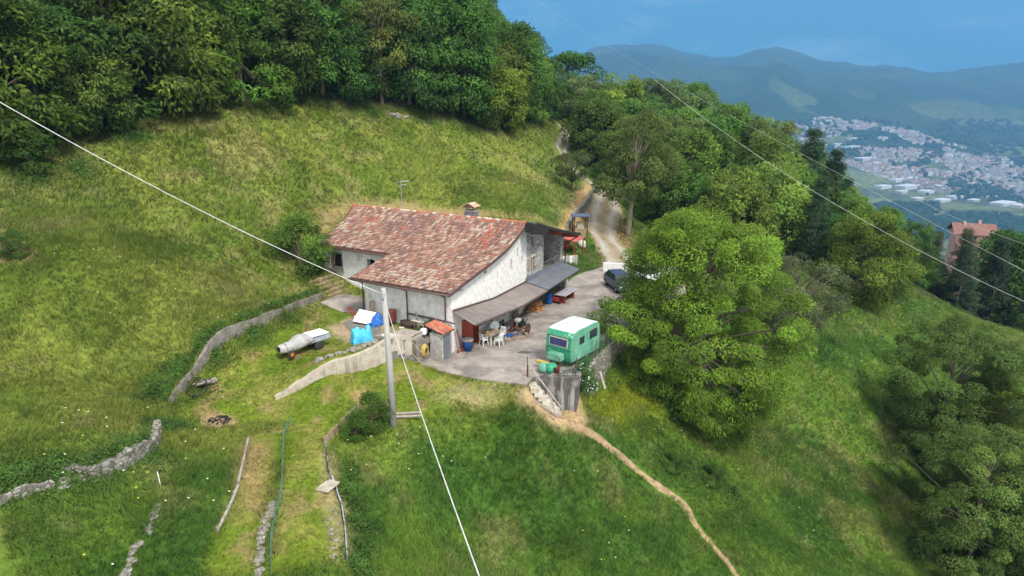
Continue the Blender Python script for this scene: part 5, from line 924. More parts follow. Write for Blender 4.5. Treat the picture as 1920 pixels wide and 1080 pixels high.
for a, b in zip(P[:-1], P[1:]):
    n_ = 9
    for i in range(n_):
        p = a + (b - a) * i / n_ - o; q = a + (b - a) * (i + 1) / n_ - o; g.tube([(p[0], p[1], p[2] - .02), (p[0] + rr.uniform(-.03, .03), p[1], p[2] + .42)], .008, 3, False)
        for z in (.05, .14, .23, .32, .42): g.tube([(p[0], p[1], p[2] + z), (q[0], q[1], q[2] + z + rr.uniform(-.02, .02))], .007, 3, False)
g.build('netting', 'mesh_green', t)
for p in P[::2]: MB().tube([(p[0] - o[0], p[1] - o[1], p[2] - o[2] - .2), (p[0] - o[0], p[1] - o[1], p[2] - o[2] + .55)], .02, 5).build('post', 'mesh_green', t)
def stonerow(pts, n, smin, smax, label, group, seed, spread=.12, m='rock', endw='far'):
    P = np.array([PG(*q) for q in pts]); d = np.r_[0, np.cumsum(np.linalg.norm(np.diff(P, axis=0), axis=1))]; rr = random.Random(seed)
    for i in range(n):
        k = (i + rr.random() * .6) / n * d[-1]; x = np.interp(k, d, P[:, 0]) + rr.uniform(-spread, spread); y = np.interp(k, d, P[:, 1]) + rr.uniform(-spread, spread); s_ = rr.uniform(smin, smax)
        simple('stone', MB().blob((0, 0, 0), s_, seed * 100 + i, 2, .3, (1.2, 1, .6)), m, '%s, %s from its %s end' % (label, ordw(i + 1), endw), 'stone', (x, y, H1(x, y) + s_ * .2), rr.uniform(0, 6), group=group)
stonerow([(513, 943), (500, 975), (492, 1020), (480, 1085)], 46, .09, .17, 'rough stone of the low dry wall', 'stones of the low dry wall', 3, .09)
stonerow([(294, 948), (285, 975), (275, 1003)], 16, .08, .15, 'stone of the upper short row in grass', 'stones of the upper short row', 4, .08); stonerow([(262, 1025), (250, 1045), (234, 1085)], 14, .1, .16, 'stone of the lower short row in grass', 'stones of the lower short row', 5, .08)
stonerow([(618, 950), (628, 985), (622, 1010), (628, 1050)], 12, .05, .11, 'loose pale stone along the metal edging', 'loose stones on the right terrace', 6, .25)
stonerow([(850, 738), (890, 735), (930, 742)], 16, .03, .07, 'small pale stone of the rubble patch', 'stones of the rubble patch', 7, .7, endw='left')
stonerow([(110, 908), (150, 897), (185, 898)], 14, .1, .2, 'fallen stone beside the crumbling wall', 'fallen stones lower left', 8, .25, endw='left')
stonerow([(735, 215), (752, 218), (765, 221)], 6, .2, .4, 'pale boulder at the wood edge', 'boulders at the wood edge', 9, .4, endw='left')
p = PG(615, 915); simple('plate', MB().box((0, 0, .06), (1.0, .72, .06)), 'concrete_pale', 'rusty beige plate lying beside the metal sheet edging', 'plate', tuple(p), 1.2)
p = PG(302, 915); simple('stake', MB().tube([(0, 0, -.1), (-.05, 0, .75)], .025, 6), 'white_paint', 'thin white stake in the tall grass at the lower left', 'stake', tuple(p))
p = PG(407, 790); g = MB(); rr = random.Random(3)
for i in range(60): a = rr.uniform(0, 6.28); r = rr.random() ** .6 * .75; g.box((math.cos(a) * r, math.sin(a) * r * .8, .03 + (1 - r) * .06), (rr.uniform(.05, .22), .05, .05), rz=rr.uniform(0, 3), ry=rr.uniform(-.4, .4))
simple('ash_heap', g, 'black', 'burnt black heap of the fire pit on the lawn', 'fire pit', tuple(p))
p = PG(372, 745); g = MB(); rr = random.Random(3)
for i, (cx_, cy_, R_, hz) in enumerate([(0, 0, .62, .9), (.15, .1, .7, .75), (.55, -.2, .8, .5), (-.1, .2, .6, .85)]): g.tube([(cx_ + math.cos(a) * R_, cy_ + math.sin(a) * R_ * .55, .12 + hz * (.5 + .5 * math.sin(a + .7 * i))) for a in np.linspace(0, 6.28, 26)], .022, 5, False)
simple('hose_coil', g, 'black', 'loose coil of black pipe over the concrete wall by the lawn', 'pipe coil', tuple(p))
p = PG(378, 735); g = MB(); [g.box((rr.uniform(-.35, .35), rr.uniform(-.2, .2), .05 + .07 * (i // 4)), (.8, .12, .06), rz=rr.uniform(-.2, .2)) for i in range(12)]
simple('board_pile', g, 'grey_wood', 'little pile of boards and bricks on the concrete wall behind the black pipe coil', 'pile', (p[0] + .2, p[1] + .3, H1(p[0], p[1]) + .3), .6)
p = PG(755, 783); simple('log', MB().tube([(-.9, .1, .1), (1.0, .35, .1)], .09, 6).tube([(-.7, -.25, .1), (1.1, -.1, .12)], .08, 6), 'grey_wood', 'two grey logs in the grass right of the utility pole', 'logs', tuple(p))
g = MB(); p0 = PG(160, 905); p1 = PG(292, 838)
# ---------------------------------------------------------------- trees
def unit(a): return a / (np.linalg.norm(a, axis=-1, keepdims=True) + 1e-9)
def crown(seed, R, H, z0, ncl, rc, nleaf, L, W, col, prof='round', droop=.15, lobes=.35, cl_var=.45, yellow=.25, hollow=.45, flat=.7):
    """leaf sized faces gathered in clumps through the crown's volume"""
    r = np.random.default_rng(seed); P = {'round': lambda t: np.sqrt(np.clip(1 - ((t - .42) / .6) ** 2, 0, 1)), 'tall': lambda t: np.clip(np.sqrt(np.clip(1 - ((t - .35) / .68) ** 2, 0, 1)), 0, 1), 'cone': lambda t: (1 - t) ** .8 + .03,
         'low': lambda t: np.sqrt(np.clip(1 - t ** 2, 0, 1)) * (.75 + .25 * np.clip(t * 4, 0, 1)), 'umbrella': lambda t: np.sqrt(np.clip(1 - ((t - .55) / .5) ** 2, 0, 1))}[prof]
    t = r.random(ncl) ** (1.2 if prof != 'umbrella' else .8); th = r.random(ncl) * 2 * np.pi
    rad = R * P(t) * (1 + lobes * (vnoise(th * 1.3 + 20, t * 3.0 + seed, seed) - .5) * 2); rr_ = rad * (hollow + (1 - hollow) * r.random(ncl) ** .45)
    C = np.stack([np.cos(th) * rr_, np.sin(th) * rr_, z0 + H * t + r.normal(size=ncl) * .15 * rc], 1)
    rcs = rc * (.65 + .7 * r.random(ncl)); cf = 1 + cl_var * (r.random(ncl) - .5) * 2; cy_ = r.random(ncl) ** 3
    k = r.integers(0, ncl, nleaf); d = unit(r.normal(size=(nleaf, 3)) + [0, 0, .35]); out = unit((C[k] - [0, 0, z0 + H * .35]) * [1, 1, .8] + r.normal(size=(nleaf, 3)) * .3)
    p = C[k] + d * rcs[k][:, None] * [1, 1, flat] * (.35 + .65 * r.random((nleaf, 1)) ** .4)
    a = unit(d * [1, 1, .35] + out * .5 + r.normal(size=(nleaf, 3)) * .85 - [0, 0, droop]); nn = unit(d + out * .4 + r.normal(size=(nleaf, 3)) * .55 + [0, 0, .4]); w_ = unit(np.cross(a, nn)); l_ = L * (.6 + .8 * r.random((nleaf, 1)))
    V = np.stack([p, p + a * l_ * .45 + w_ * W * .5, p + a * l_ + [0, 0, -1] * l_ * .15, p + a * l_ * .45 - w_ * W * .5], 1).reshape(-1, 3)
    base = np.array(col); c = base * (cf[k] * (.78 + .44 * r.random(nleaf)))[:, None]; c = c * (1 + np.array([.9, .45, .1]) * (yellow * cy_[k])[:, None])
    O = unit(out * .75 + d * .9 + [0, 0, .35]); return V, np.arange(4 * nleaf).reshape(-1, 4), np.repeat(c, 4, 0), np.repeat(O, 4, 0), C
def trunk(seed, h, r0, C, nlimb, lean=(0, 0), z0f=.35, limb_r=.35, root=-.6):
    rn = random.Random(seed); g = MB(); pts = []; n = 7
    for i in range(n): t = i / (n - 1); pts.append((lean[0] * t * h + rn.uniform(-.03, .03) * h * t, lean[1] * t * h + rn.uniform(-.03, .03) * h * t, root + (h - root) * t))
    g.tube(pts, [r0 * (1.25 if i == 0 else 1) * (1 - .8 * i / (n - 1)) for i in range(n)], 8)
    idx = list(range(len(C))); rn.shuffle(idx)
    for i in idx[:nlimb]:
        c = C[i]; t = max(z0f, min(.92, (c[2] / h) * rn.uniform(.5, .85))); j = t * (n - 1); a = int(j); f = j - a; a2 = min(a + 1, n - 1); s = [pts[a][q] * (1 - f) + pts[a2][q] * f for q in range(3)]
        m = [s[q] * .5 + c[q] * .5 + rn.uniform(-.1, .1) * h * .2 for q in range(3)]; m[2] += (c[2] - s[2]) * .12; rr_ = r0 * (1 - .75 * t) * limb_r * 2
        g.tube([s, m, tuple(c)], [rr_, rr_ * .55, .015 + rr_ * .12], 5, False)
    return g
mat('bark', (.16, .12, .085), (.085, .065, .048), sc=4, rough=.95, s3=(3, 3, .6), bump=.4); mat('bark_pale', (.33, .28, .20), (.20, .16, .11), sc=3, rough=.95, s3=(3, 3, .5), bump=.3)
KIND = {}
def kind_def(k, seed, h, R, z0, ncl, rc, nleaf, L, W, col, prof='round', nl=22, r0=.22, bark='bark', leafm='leaf', lean=(0, 0), limb_r=.35, shear=None, **kw):
    V, F, c, O, C = crown(seed, R, h - z0 - rc * .5, z0, ncl, rc, nleaf, L, W, col, prof, **kw)
    if lean != (0, 0): sh = np.array([lean[0], lean[1]]); V[:, :2] += sh * V[:, 2:3]; C[:, :2] += sh * C[:, 2:3]
    if shear:
        for A in (V, C): k_ = np.minimum(A[:, 2:3] - shear[2], 2.0); A[:, :2] += k_ * np.array(shear[:2])
    cm = npmesh('crown', V, F, leafm, c, O); g = trunk(seed, h * .86, r0, C, nl, lean, limb_r=limb_r); o = g.build('trunk', bark, smooth=True); tm = o.data; bpy.data.objects.remove(o); KIND[k] = (cm, tm, h)
G1 = (.075, .150, .022); G2 = (.115, .175, .024); G3 = (.052, .112, .020); G4 = (.080, .125, .035)
kind_def('ash', 1, 13, 4.2, .6, 80, 1.15, 12000, .46, .20, G1, 'tall')
kind_def('chestnut', 2, 12, 4.6, .3, 75, 1.3, 12000, .50, .22, G2, 'round', droop=.35)
kind_def('hornbeam', 3, 11, 3.8, .2, 90, .95, 12000, .40, .17, G3, 'tall', cl_var=.5)
kind_def('maple', 4, 10, 4.4, .4, 60, 1.3, 11000, .46, .22, G1, 'round', lobes=.5)
kind_def('robinia', 5, 12, 3.6, 1.6, 55, 1.1, 7500, .40, .17, G4, 'umbrella', nl=30, yellow=.6)
kind_def('walnut', 6, 14.6, 7.1, -.6, 420, .92, 170000, .21, .085, (.148, .255, .024), 'round', nl=48, r0=.38, droop=.4, lobes=.52, hollow=.32, cl_var=.5, shear=(-.13, .12, 6.0))
kind_def('lone', 7, 15, 4.3, 5.0, 120, 1.0, 26000, .30, .13, (.115, .165, .035), 'round', nl=45, r0=.36, bark='bark_pale', lean=(.07, .0), lobes=.4, limb_r=.3, hollow=.3)
kind_def('olive', 8, 7.5, 3.9, 1.8, 90, .8, 17000, .20, .07, (.12, .15, .06), 'round', nl=50, r0=.26, lobes=.4, hollow=.35)
kind_def('plum', 9, 4.6, 2.6, 1.5, 55, .55, 6500, .16, .07, (.075, .105, .030), 'umbrella', nl=30, r0=.13, hollow=.3)
kind_def('spruce', 10, 15, 3.4, .6, 150, .75, 13000, .42, .10, (.022, .048, .018), 'cone', nl=20, droop=.6, cl_var=.3, yellow=.1, flat=.45, leafm='leaf_dark', hollow=.2)
kind_def('larch', 11, 13, 3.0, .8, 130, .7, 11000, .40, .08, (.052, .072, .030), 'cone', nl=24, droop=.9, cl_var=.35, yellow=.1, flat=.5, leafm='leaf_dark', hollow=.2)
kind_def('slope', 12, 12, 4.6, 1.8, 190, .72, 70000, .19, .085, (.088, .150, .028), 'round', nl=22, r0=.24, lobes=.6, hollow=.3)
kind_def('shrub', 13, 4.6, 2.5, .0, 45, .75, 6500, .26, .11, G1, 'low', nl=10, r0=.1)
kind_def('round', 14, 10, 4.8, .5, 150, 1.0, 42000, .26, .12, (.11, .175, .022), 'round', nl=30, droop=.3, lobes=.25)
def tree(k, x, y, s, label, tint=(1, 1, 1), rz=None, group=None, name='tree', cat='tree', sz=1.0, dz=-.1, seed=None):
    rr = random.Random(seed if seed is not None else int(abs(x) * 131 + y * 717))
    t = thing(name, label, cat, (x, y, H1(x, y) + dz), rr.uniform(0, 6.28) if rz is None else rz, group); t.scale = (s, s, s * sz)
    c = link('crown', KIND[k][0], t); c.color = (*tint, 1); link('trunk', KIND[k][1], t); return t
def at(px, py): p = PG(px, py); return p[0], p[1]
def tv(rr, b=1, v=.22): f = b * rr.uniform(1 - v, 1 + v * .8); h_ = rr.uniform(-.12, .15); return (f * (1 + h_), f, f * (1 - h_))
# the trees one can point at
x, y = 12.6, 50.6
tree('walnut', 13.35, 47.4, .94, 'broad bright green walnut tree overhanging the right side of the yard', (1.0, 1.0, 1.0), 0.0, name='walnut_tree', sz=1.0, dz=.15)
x, y = at(1176, 441); tree('lone', x, y, 1.0, 'tall thin tree with bare pale leaning trunk beside the track', rz=.1, name='ash_tree')
x, y = at(1480, 640); tree('olive', x, y, 1.08, 'greyish green gnarled tree just right of the big walnut', name='fruit_tree', rz=2)
x, y = at(1072, 356); tree('plum', x, y, 1.1, 'small dark spreading tree on the bank beside the track', name='fruit_tree', rz=.5)
x, y = at(1755, 868); tree('slope', x, y, 1.06, 'airy green tree with dark forked trunk on the lower right slope', (1, 1, 1), .4, name='slope_tree')
x, y = at(1825, 1100); tree('slope', x, y + 1, .95, 'dense green tree filling the bottom right corner', (1.15, 1.1, 1.1), 2.2, name='slope_tree'); x, y = at(1885, 1000); tree('slope', x + 1.0, y + 2.5, 1.0, 'bright green tree at the right edge above the bottom corner', (1.5, 1.25, .8), 4.2, name='slope_tree')
x, y = at(1915, 760); tree('shrub', x, y, 1.2, 'dark bush at the right edge of the picture behind the airy tree', (.8, .8, .8), name='bush', cat='bush'); x, y = at(1850, 1120); tree('slope', x + 3, y, .8, 'dark tree at the very bottom right edge', (.8, .85, .8), 3.2, name='slope_tree')
x, y = at(1612, 560); tree('round', x, y, 1.0, 'rounded yellow green tree on the right meadow below the power lines', (1.05, 1.0, .9), .5, name='lime_tree')
x, y = at(1700, 560); 
x, y = at(562, 505); tree('shrub', x, y, .95, 'dense green bush at the left end of the farmhouse roof', (1.15, 1.1, .9), name='bush', cat='bush')
x, y = at(697, 800); tree('shrub', x, y, .42, 'small dark green shrub at the end of the plank fence by the pole', (.95, .95, .9), name='shrub', cat='bush', sz=1.1); x, y = at(668, 820); tree('shrub', x, y, .3, 'low dark shrub just below the shrub at the plank fence', (.85, .9, .85), name='shrub', cat='bush')
x, y = at(1262, 880); tree('shrub', x, y, .3, 'small leafy bush beside the footpath on the slope', name='bush', cat='bush'); x, y = at(1335, 905); tree('shrub', x, y, .33, 'low bramble on the slope, right of the small leafy bush', (.9, .9, .9), name='bush', cat='bush')
x, y = at(30, 480); tree('shrub', x, y, .35, 'small dark shrub on the left meadow by the bare soil patch', (.8, .8, .8), name='bush', cat='bush'); x, y = at(60, 320); tree('shrub', x, y, .7, 'dark shrub under the wood edge at the left', (.6, .65, .6), name='bush', cat='bush')
# right of the track and the wooded spur
for (k, px, py, dY, s, sz, tint, lab) in [
    ('maple', 1110, 312, 0, .95, 1.15, (1.0, .85, .75), 'olive green bushy tree just right of the twin ruts of the track'), ('chestnut', 1150, 330, 3, .8, 1.1, (.75, .75, .75), 'dark tree at the bend of the track'), ('shrub', 1130, 345, 1, .8, 1, (.7, .75, .7), 'dark low bush at the bend of the track'),
    ('round', 1215, 395, 4, .8, 1.05, (.8, .9, .9), 'dark bush like tree behind the leaning pale trunk'), ('maple', 1330, 395, 5, 1.15, 1.1, (.95, 1.1, 1.0), 'tall fresh green tree between the walnut and the dark conifers'), ('chestnut', 1420, 430, 2, .95, 1.1, (.85, .95, .9), 'full green tree behind the right shoulder of the walnut'),
    ('round', 1270, 440, 3, .85, 1.1, (.7, .85, .9), 'mid green tree behind the top of the walnut'), ('spruce', 1548, 455, 6, .82, 1.0, (1, 1, 1), 'dark spruce standing above the right meadow'), ('spruce', 1575, 470, 10, .62, 1.0, (1.1, 1.15, 1.2), 'second dark spruce behind the rounded tree'), ('hornbeam', 1500, 455, 4, .8, 1.0, (1.0, 1.0, 1.0), 'green tree just left of the dark spruces')]:
    p = PG(px, py); yy = p[1] + dY; tree(k, p[0] * yy / p[1], yy, s, lab, tint, name='tree', sz=sz)
rr = random.Random(12)
for (x, y, k, s, lab, tint) in [(62.5, 92, 'larch', .95, 'drooping brownish green conifer left of the pink house', (1, 1, 1)), (64.5, 95, 'larch', .8, 'drooping conifer directly before the pink house', (.9, .95, .9)), (71, 90, 'spruce', .5, 'dark conifer below the pink house', (1, 1, 1)), (56, 93, 'hornbeam', .8, 'green tree between the rounded tree and the drooping conifers', (1.3, 1.3, 1.2)), (77, 93, 'larch', .85, 'drooping conifer right of the pink house', (.9, 1, .9)), (84, 96, 'hornbeam', 1.0, 'dark tree at the right edge right of the drooping conifer', (1, 1, 1)), (70, 86, 'shrub', 1.0, 'bush on the crest of the right meadow', (.9, .9, .9)), (76, 87, 'spruce', .6, 'small dark conifer on the crest of the right meadow', (1, 1, 1)), (60, 88, 'spruce', .6, 'small dark conifer beside the rounded tree', (1, 1, 1)), (82, 84, 'maple', .6, 'small tree at the right edge on the meadow crest', (1, 1, .9)), (88, 90, 'hornbeam', .8, 'tree beyond the right end of the meadow crest', (.8, .9, .8)), (92, 100, 'maple', 1.0, 'broad tree beyond the right edge', (1, 1, 1))]:
    tree(k, x, y, s, lab, tint)
for px, pyt, Y_, k, tint, lab in [(1068, 98, 158, 'maple', (.75, .85, .8), 'bluish green tree on the skyline just right of the left wood'), (1094, 138, 140, 'robinia', (2.1, 1.9, 2.3), 'whitish flowering tree beside the upper end of the track'), (1062, 160, 150, 'ash', (1.0, 1.1, .9), 'green tree closing the gap above the upper end of the track'), (1120, 165, 122, 'ash', (1.2, 1.15, .9), 'olive green tree right of the whitish flowering tree'), (1040, 190, 146, 'hornbeam', (1, 1.1, 1), 'small tree at the gap where the track leaves the meadow')]:
    rdir = ray(px, pyt); xx = rdir[0] / rdir[1] * Y_; zt = HC + rdir[2] / rdir[1] * Y_; sc_ = (zt - H1(xx, Y_)) / KIND[k][2]; tree(k, xx, Y_, max(.35, min(1.5, sc_)), lab, tint)
x, y = 15.5, 128.; tree('robinia', 19, 132, .8, 'whitish green tree under the skyline beside the left wood', (1.9, 1.7, 2.2), name='locust_tree'); tree('robinia', 26.5, 150, .9, 'broad tree alone on the skyline left of the far mountains', (.75, .8, .7), name='tree'); tree('maple', 29, 152, .85, 'dense green tree standing on the skyline right of the broad one', (.8, .9, .9)); tree('robinia', 17.5, 165, .75, 'small bluish tree on the skyline at the foot of the left wood', (.7, .8, .8), name='tree')
# the wooded spur running down to the right
pts = []; 
def far_enough(x, y, d):
    return all((x - a) ** 2 + (y - b) ** 2 > d * d for a, b in pts)
wr = [tuple(p) for p in Z_WOODR]; n_try = 0; n_spur = 0
SKY = [(24, 142), (34, 136), (42, 134), (50, 130), (57, 127), (62, 123), (68, 120), (73, 116)]
while n_try < 12000 and n_spur < 105:
    n_try += 1; y = rr.uniform(80, 165); x = rr.uniform(12, 120); a = x / y
    if a < .14 or a > .80 or not inside(np.array([x]), np.array([y]), wr)[0]: continue
    if y > 1.0 * np.interp(a, [.1, .2, .3, .45, .6, .8], [160, 150, 145, 138, 128, 125]): continue
    if a > .60 and y > 112 and rr.random() < .5: continue
    if not far_enough(x, y, 4.6): continue
    if abs(x - 62) < 10 and y < 97: continue
    if a > .62: continue
    pts.append((x, y)); n_spur += 1; k = rr.choice(['ash', 'chestnut', 'hornbeam', 'maple', 'ash', 'hornbeam', 'robinia'] + (['spruce'] if a > .4 else []))
    s = rr.uniform(.8, 1.15) * (1 if y > 95 else .85); s *= lerp(1, .66, float(sstep(.36, .56, a))); hzone = 'nearer' if y < 115 else 'farther'
    tree(k, x, y, s, {'spruce': 'dark conifer among the broadleaf trees of the wooded spur on the right', 'robinia': 'thin crowned pale green tree of the wooded spur on the right'}.get(k, 'leafy green tree of the wooded spur on the right, on its %s side' % hzone), tv(rr, 1.45), group='trees of the wooded spur')
for px, pyt, Y_, k, tint, lab in [(1735, 450, 104, 'hornbeam', (1.2, 1.2, 1.1), 'green broadleaf tree left of the tall drooping conifer'), (1764, 432, 98, 'larch', (1.1, 1.1, 1), 'tall drooping conifer touching the left wall of the pink house'), (1806, 480, 101, 'larch', (1, 1, 1), 'low drooping conifer hiding the foot of the pink house'), (1838, 482, 103, 'hornbeam', (.8, .9, .8), 'dark bushy tree hiding the right foot of the pink house'), (1884, 440, 100, 'spruce', (1, 1, 1), 'dark conifer just right of the pink house'), (1902, 418, 104, 'ash', (.8, .95, .8), 'tall dark tree near the right edge beyond the meadow'), (1945, 405, 102, 'ash', (1, 1, 1), 'tall tree just beyond the right edge above the meadow')]:
    rdir = ray(px, pyt); xx = rdir[0] / rdir[1] * Y_; zt = HC + rdir[2] / rdir[1] * Y_; sc_ = (zt - H1(xx, Y_)) / KIND[k][2]; tree(k, xx, Y_, max(.4, min(1.5, sc_)) * .8, lab, tint, sz=1 / .8)
# the left wood: a front row with its own labels, then rows behind
front = [(-30, 290, 'chestnut', 1.0, (.65, .72, .6), 'dull green tree at the left edge above the cable'), (60, 262, 'hornbeam', 1.0, (.95, 1.0, .9), 'dark tree in the left wood edge where the meadow turns'), (150, 255, 'chestnut', .62, (.95, .95, 1.1), 'low dull yellowish bush tree at the left wood edge above the cable'), (205, 235, 'ash', 1.1, (.6, .62, .6), 'shaded tree behind the dull yellowish bush tree'),
         (300, 205, 'chestnut', 1.15, (1.0, .95, .9), 'wide yellow green tree in the wood edge at the upper left'), (370, 196, 'maple', .8, (1.2, 1.1, .9), 'drooping bright bough tree left of the vivid green tree'), (445, 190, 'hornbeam', 1.2, (1.8, 1.75, 1.2), 'vivid green tree with a yellow bough in the wood edge'), (520, 186, 'chestnut', .95, (.62, .68, .7), 'dark green tree right of the vivid green tree'),
         (600, 190, 'hornbeam', 1.15, (1.35, 1.45, 1.2), 'fresh green tall tree near the middle of the wood edge'), (655, 198, 'hornbeam', .85, (.85, .95, 1.0), 'dark drooping low tree in the wood edge, left of the dead stump'), (712, 203, 'robinia', 1.0, (1.5, 1.2, .9), 'yellowish thin tree with visible trunk above the pale boulders'), (765, 205, 'ash', 1.0, (.8, .9, 1.05), 'bluish green tree right of the thin yellowish tree'),
         (820, 210, 'ash', 1.15, (.85, .95, .95), 'tall dark tree with a bare trunk in the wood edge above the roof'), (870, 222, 'ash', 1.2, (.8, .95, .9), 'tall dark green tree left of the bright wood corner tree'), (925, 245, 'chestnut', .8, (1.15, 1.1, .8), 'bright green bushy tree jutting from the wood into the meadow'), (960, 232, 'ash', 1.1, (.9, 1.0, .9), 'tall green tree behind the jutting bushy tree'), (1005, 228, 'hornbeam', .7, (1.1, 1.1, 1.0), 'smaller tree at the right end of the wood edge near the track'), (1030, 222, 'shrub', .9, (.9, .95, .9), 'low bush at the right end of the wood edge near the track')]
pl = []
for px, py, k, s, tint, lab in front:
    p = PG(px, py); x, y = p[0], p[1] + 1.5; pl.append((x, y)); tree(k, x, y, s, lab, tint, sz=1.0, name='bush' if k == 'shrub' else 'tree', cat='bush' if k == 'shrub' else 'tree')
rr = random.Random(77); wlp = [tuple(p) for p in Z_WOODL]; n_try = 0; cnt = 0
while n_try < 14000 and cnt < 125:
    n_try += 1; y = rr.uniform(45, 165); x = rr.uniform(-75, 8); a = x / y
    if a < -.92 or a > .085: continue
    if not inside(np.array([x]), np.array([y]), wlp)[0]: continue
    z = H1(x, y); 
    if (z - HC) / y > .50: continue
    if a > -.02 and y > 150: continue
    if any((x - u) ** 2 + (y - v) ** 2 < 4.3 ** 2 for u, v in pl): continue
    pl.append((x, y)); cnt += 1; k = rr.choice(['ash', 'chestnut', 'hornbeam', 'ash', 'maple', 'hornbeam', 'robinia'])
    tree(k, x, y, rr.uniform(.85, 1.12), 'dark broadleaf tree inside the wood above the upper meadow' if k != 'robinia' else 'thin crowned tree inside the wood above the upper meadow', tv(rr, 1.2, .35), group='trees inside the upper wood')
# place words for the trees that stand in rows
ORD = 'first second third fourth fifth sixth seventh eighth ninth tenth eleventh twelfth thirteenth fourteenth fifteenth sixteenth seventeenth eighteenth nineteenth twentieth'.split()
def rows(group, step, where):
    ts = [o for o in bpy.data.objects if o.get('group') == group and o.parent is None]; b = {}
    y0_ = min(o.location.y for o in ts)
    for o in ts: b.setdefault(int((o.location.y - y0_) / step), []).append(o)
    for i, k in enumerate(sorted(b)):
        L = sorted(b[k], key=lambda o: o.location.x / o.location.y); row = (['front'] + ORD[1:])[i]
        for j, o in enumerate(L):
            cr = [c for c in o.children if c.name.startswith('crown')][0]; c = cr.color; tone = 'dark' if c[1] < (1.25 if 'spur' in group else .9) else ('bright' if c[1] > (1.6 if 'spur' in group else 1.2) else 'mid')
            if c[0] > c[2] * 1.12: tone += ' yellowish'
            o['label'] = '%s green tree, %s from the left in the %s row of the %s' % (tone, ORD[min(j, 19)], row, where)
rows('trees of the wooded spur', 8, 'wooded spur'); rows('trees inside the upper wood', 9, 'upper wood')
# ---------------------------------------------------------------- grass
leaf_mat('grass_blade', .5, centre=False, rough=.8, soft=.85)
def grass(name, n, y0, y1, amax, hgt, wid, seed, keep, k=5, lean=.8):
    r = np.random.default_rng(seed); y = np.sqrt(r.random(n) * (y1 ** 2 - y0 ** 2) + y0 ** 2); x = (r.random(n) * 2 - 1) * amax * y
    c, mow, bare, wd = gcol(x, y); m = keep(x, y, mow, bare, wd); x, y, c, mow = x[m], y[m], c[m], mow[m]; z = Hs(x, y); n = len(x)
    hf = hgt * (.45 + 1.1 * fbm(x / 2.2, y / 2.2, 66, 3)) * (1 - .86 * mow) * sstep(.45, -.1, bare[m] if False else np.zeros(n)) if False else hgt * (.35 + 1.3 * fbm(x / 2.2, y / 2.2, 66, 3)) * (1 - .86 * mow)
    wa = fbm(x / 6, y / 6, 71, 2) * 9 + fbm(x / 1.3, y / 1.3, 72, 2) * 3; wx, wy = np.cos(wa), np.sin(wa)
    straw = sstep(.55, .8, vnoise(x * 2.1, y * 2.1, 88) * .5 + r.random(n) * .5)
    Vs = []; Cs = []
    for i in range(k):
        a = r.random(n) * 2 * np.pi; rad = r.random(n) * .16 * (hf / hgt + .3); bx_ = x + np.cos(a) * rad; by = y + np.sin(a) * rad; h = hf * (.6 + .7 * r.random(n)); w_ = wid * (.6 + .6 * r.random(n)); f = a + 1.2
        dx, dy = np.cos(f) * w_ * .5, np.sin(f) * w_ * .5; le = lean * h; tx = bx_ + np.cos(a * 7.3) * le * .8 + wx * le * .45; ty = by + np.sin(a * 7.3) * le * .8 + wy * le * .45
        V = np.stack([np.stack([bx_ - dx, by - dy, z - .03], 1), np.stack([bx_ + dx, by + dy, z - .03], 1), np.stack([tx, ty, z + h], 1)], 1)
        cc = c * (1.55 + .8 * r.random(n))[:, None]; cc = lerp(cc, np.array([.30, .27, .11]), (straw * .35 * (r.random(n) < .4) * (1 - mow))[:, None]); Vs.append(V); Cs.append(np.repeat(cc[:, None], 3, 1))
    V = np.concatenate(Vs).reshape(-1, 3); C = np.concatenate(Cs).reshape(-1, 3); o = link(name, npmesh(name, V, np.arange(len(V)).reshape(-1, 3), 'grass_blade', C)); return kind(o, 'stuff')
HP = [HW(*q)[:2] for q in [(-.1, -.2), (18.5, -.2), (18.5, 15.8), (4, 15.8), (4, 7.8), (-.1, 7.8)]]; DP = [HW(a, b)[:2] for a, b in deck_uv]; FPc = [tuple(p[:2]) for p in fp]; TKc = [tuple(p[:2]) for p in tk]; PV = [tuple(p[:2]) for p in x0]
def base_keep(x, y, mow, bare, wd):
    return (polysd(x, y, YARD) > .03) & ~inside(x, y, HP) & (polysd(x, y, DP) > -.02) & (polysd(x, y, PV) > 0) & (seg_dist(x, y, FPc)[0] > .16 + .22 * vnoise(x * 2, y * 2, 4)) & (seg_dist(x, y, TKc)[0] > 1.7 + .3 * vnoise(x * 2, y * 2, 4)) & (wd < .6)
R1 = np.random.default_rng(5)
tall = lambda x, y, mow, bare, wd: base_keep(x, y, mow, bare, wd) & (mow < .5) & (R1.random(x.shape) > bare * 1.25)
short = lambda x, y, mow, bare, wd: base_keep(x, y, mow, bare, wd) & (mow >= .5) & (R1.random(x.shape) > bare * 1.3)
g1 = grass('meadow_grass', 125000, 17, 48, .86, .25, .042, 1, tall); g1['label'] = 'tall wind-laid meadow grass on the slopes around the house'; g1['category'] = 'grass'
g2 = grass('meadow_grass', 105000, 48, 85, .84, .27, .075, 2, tall, 4); g2['label'] = 'tall meadow grass farther up the hillside'; g2['category'] = 'grass'
g3 = grass('meadow_grass', 45000, 85, 135, .86, .34, .13, 3, tall, 4); g3['label'] = 'meadow grass below the woods'; g3['category'] = 'grass'
g4 = grass('lawn_grass', 130000, 19, 56, .72, .50, .045, 4, short, 4, .8); g4['label'] = 'short mown grass on the lawn and terraces'; g4['category'] = 'grass'
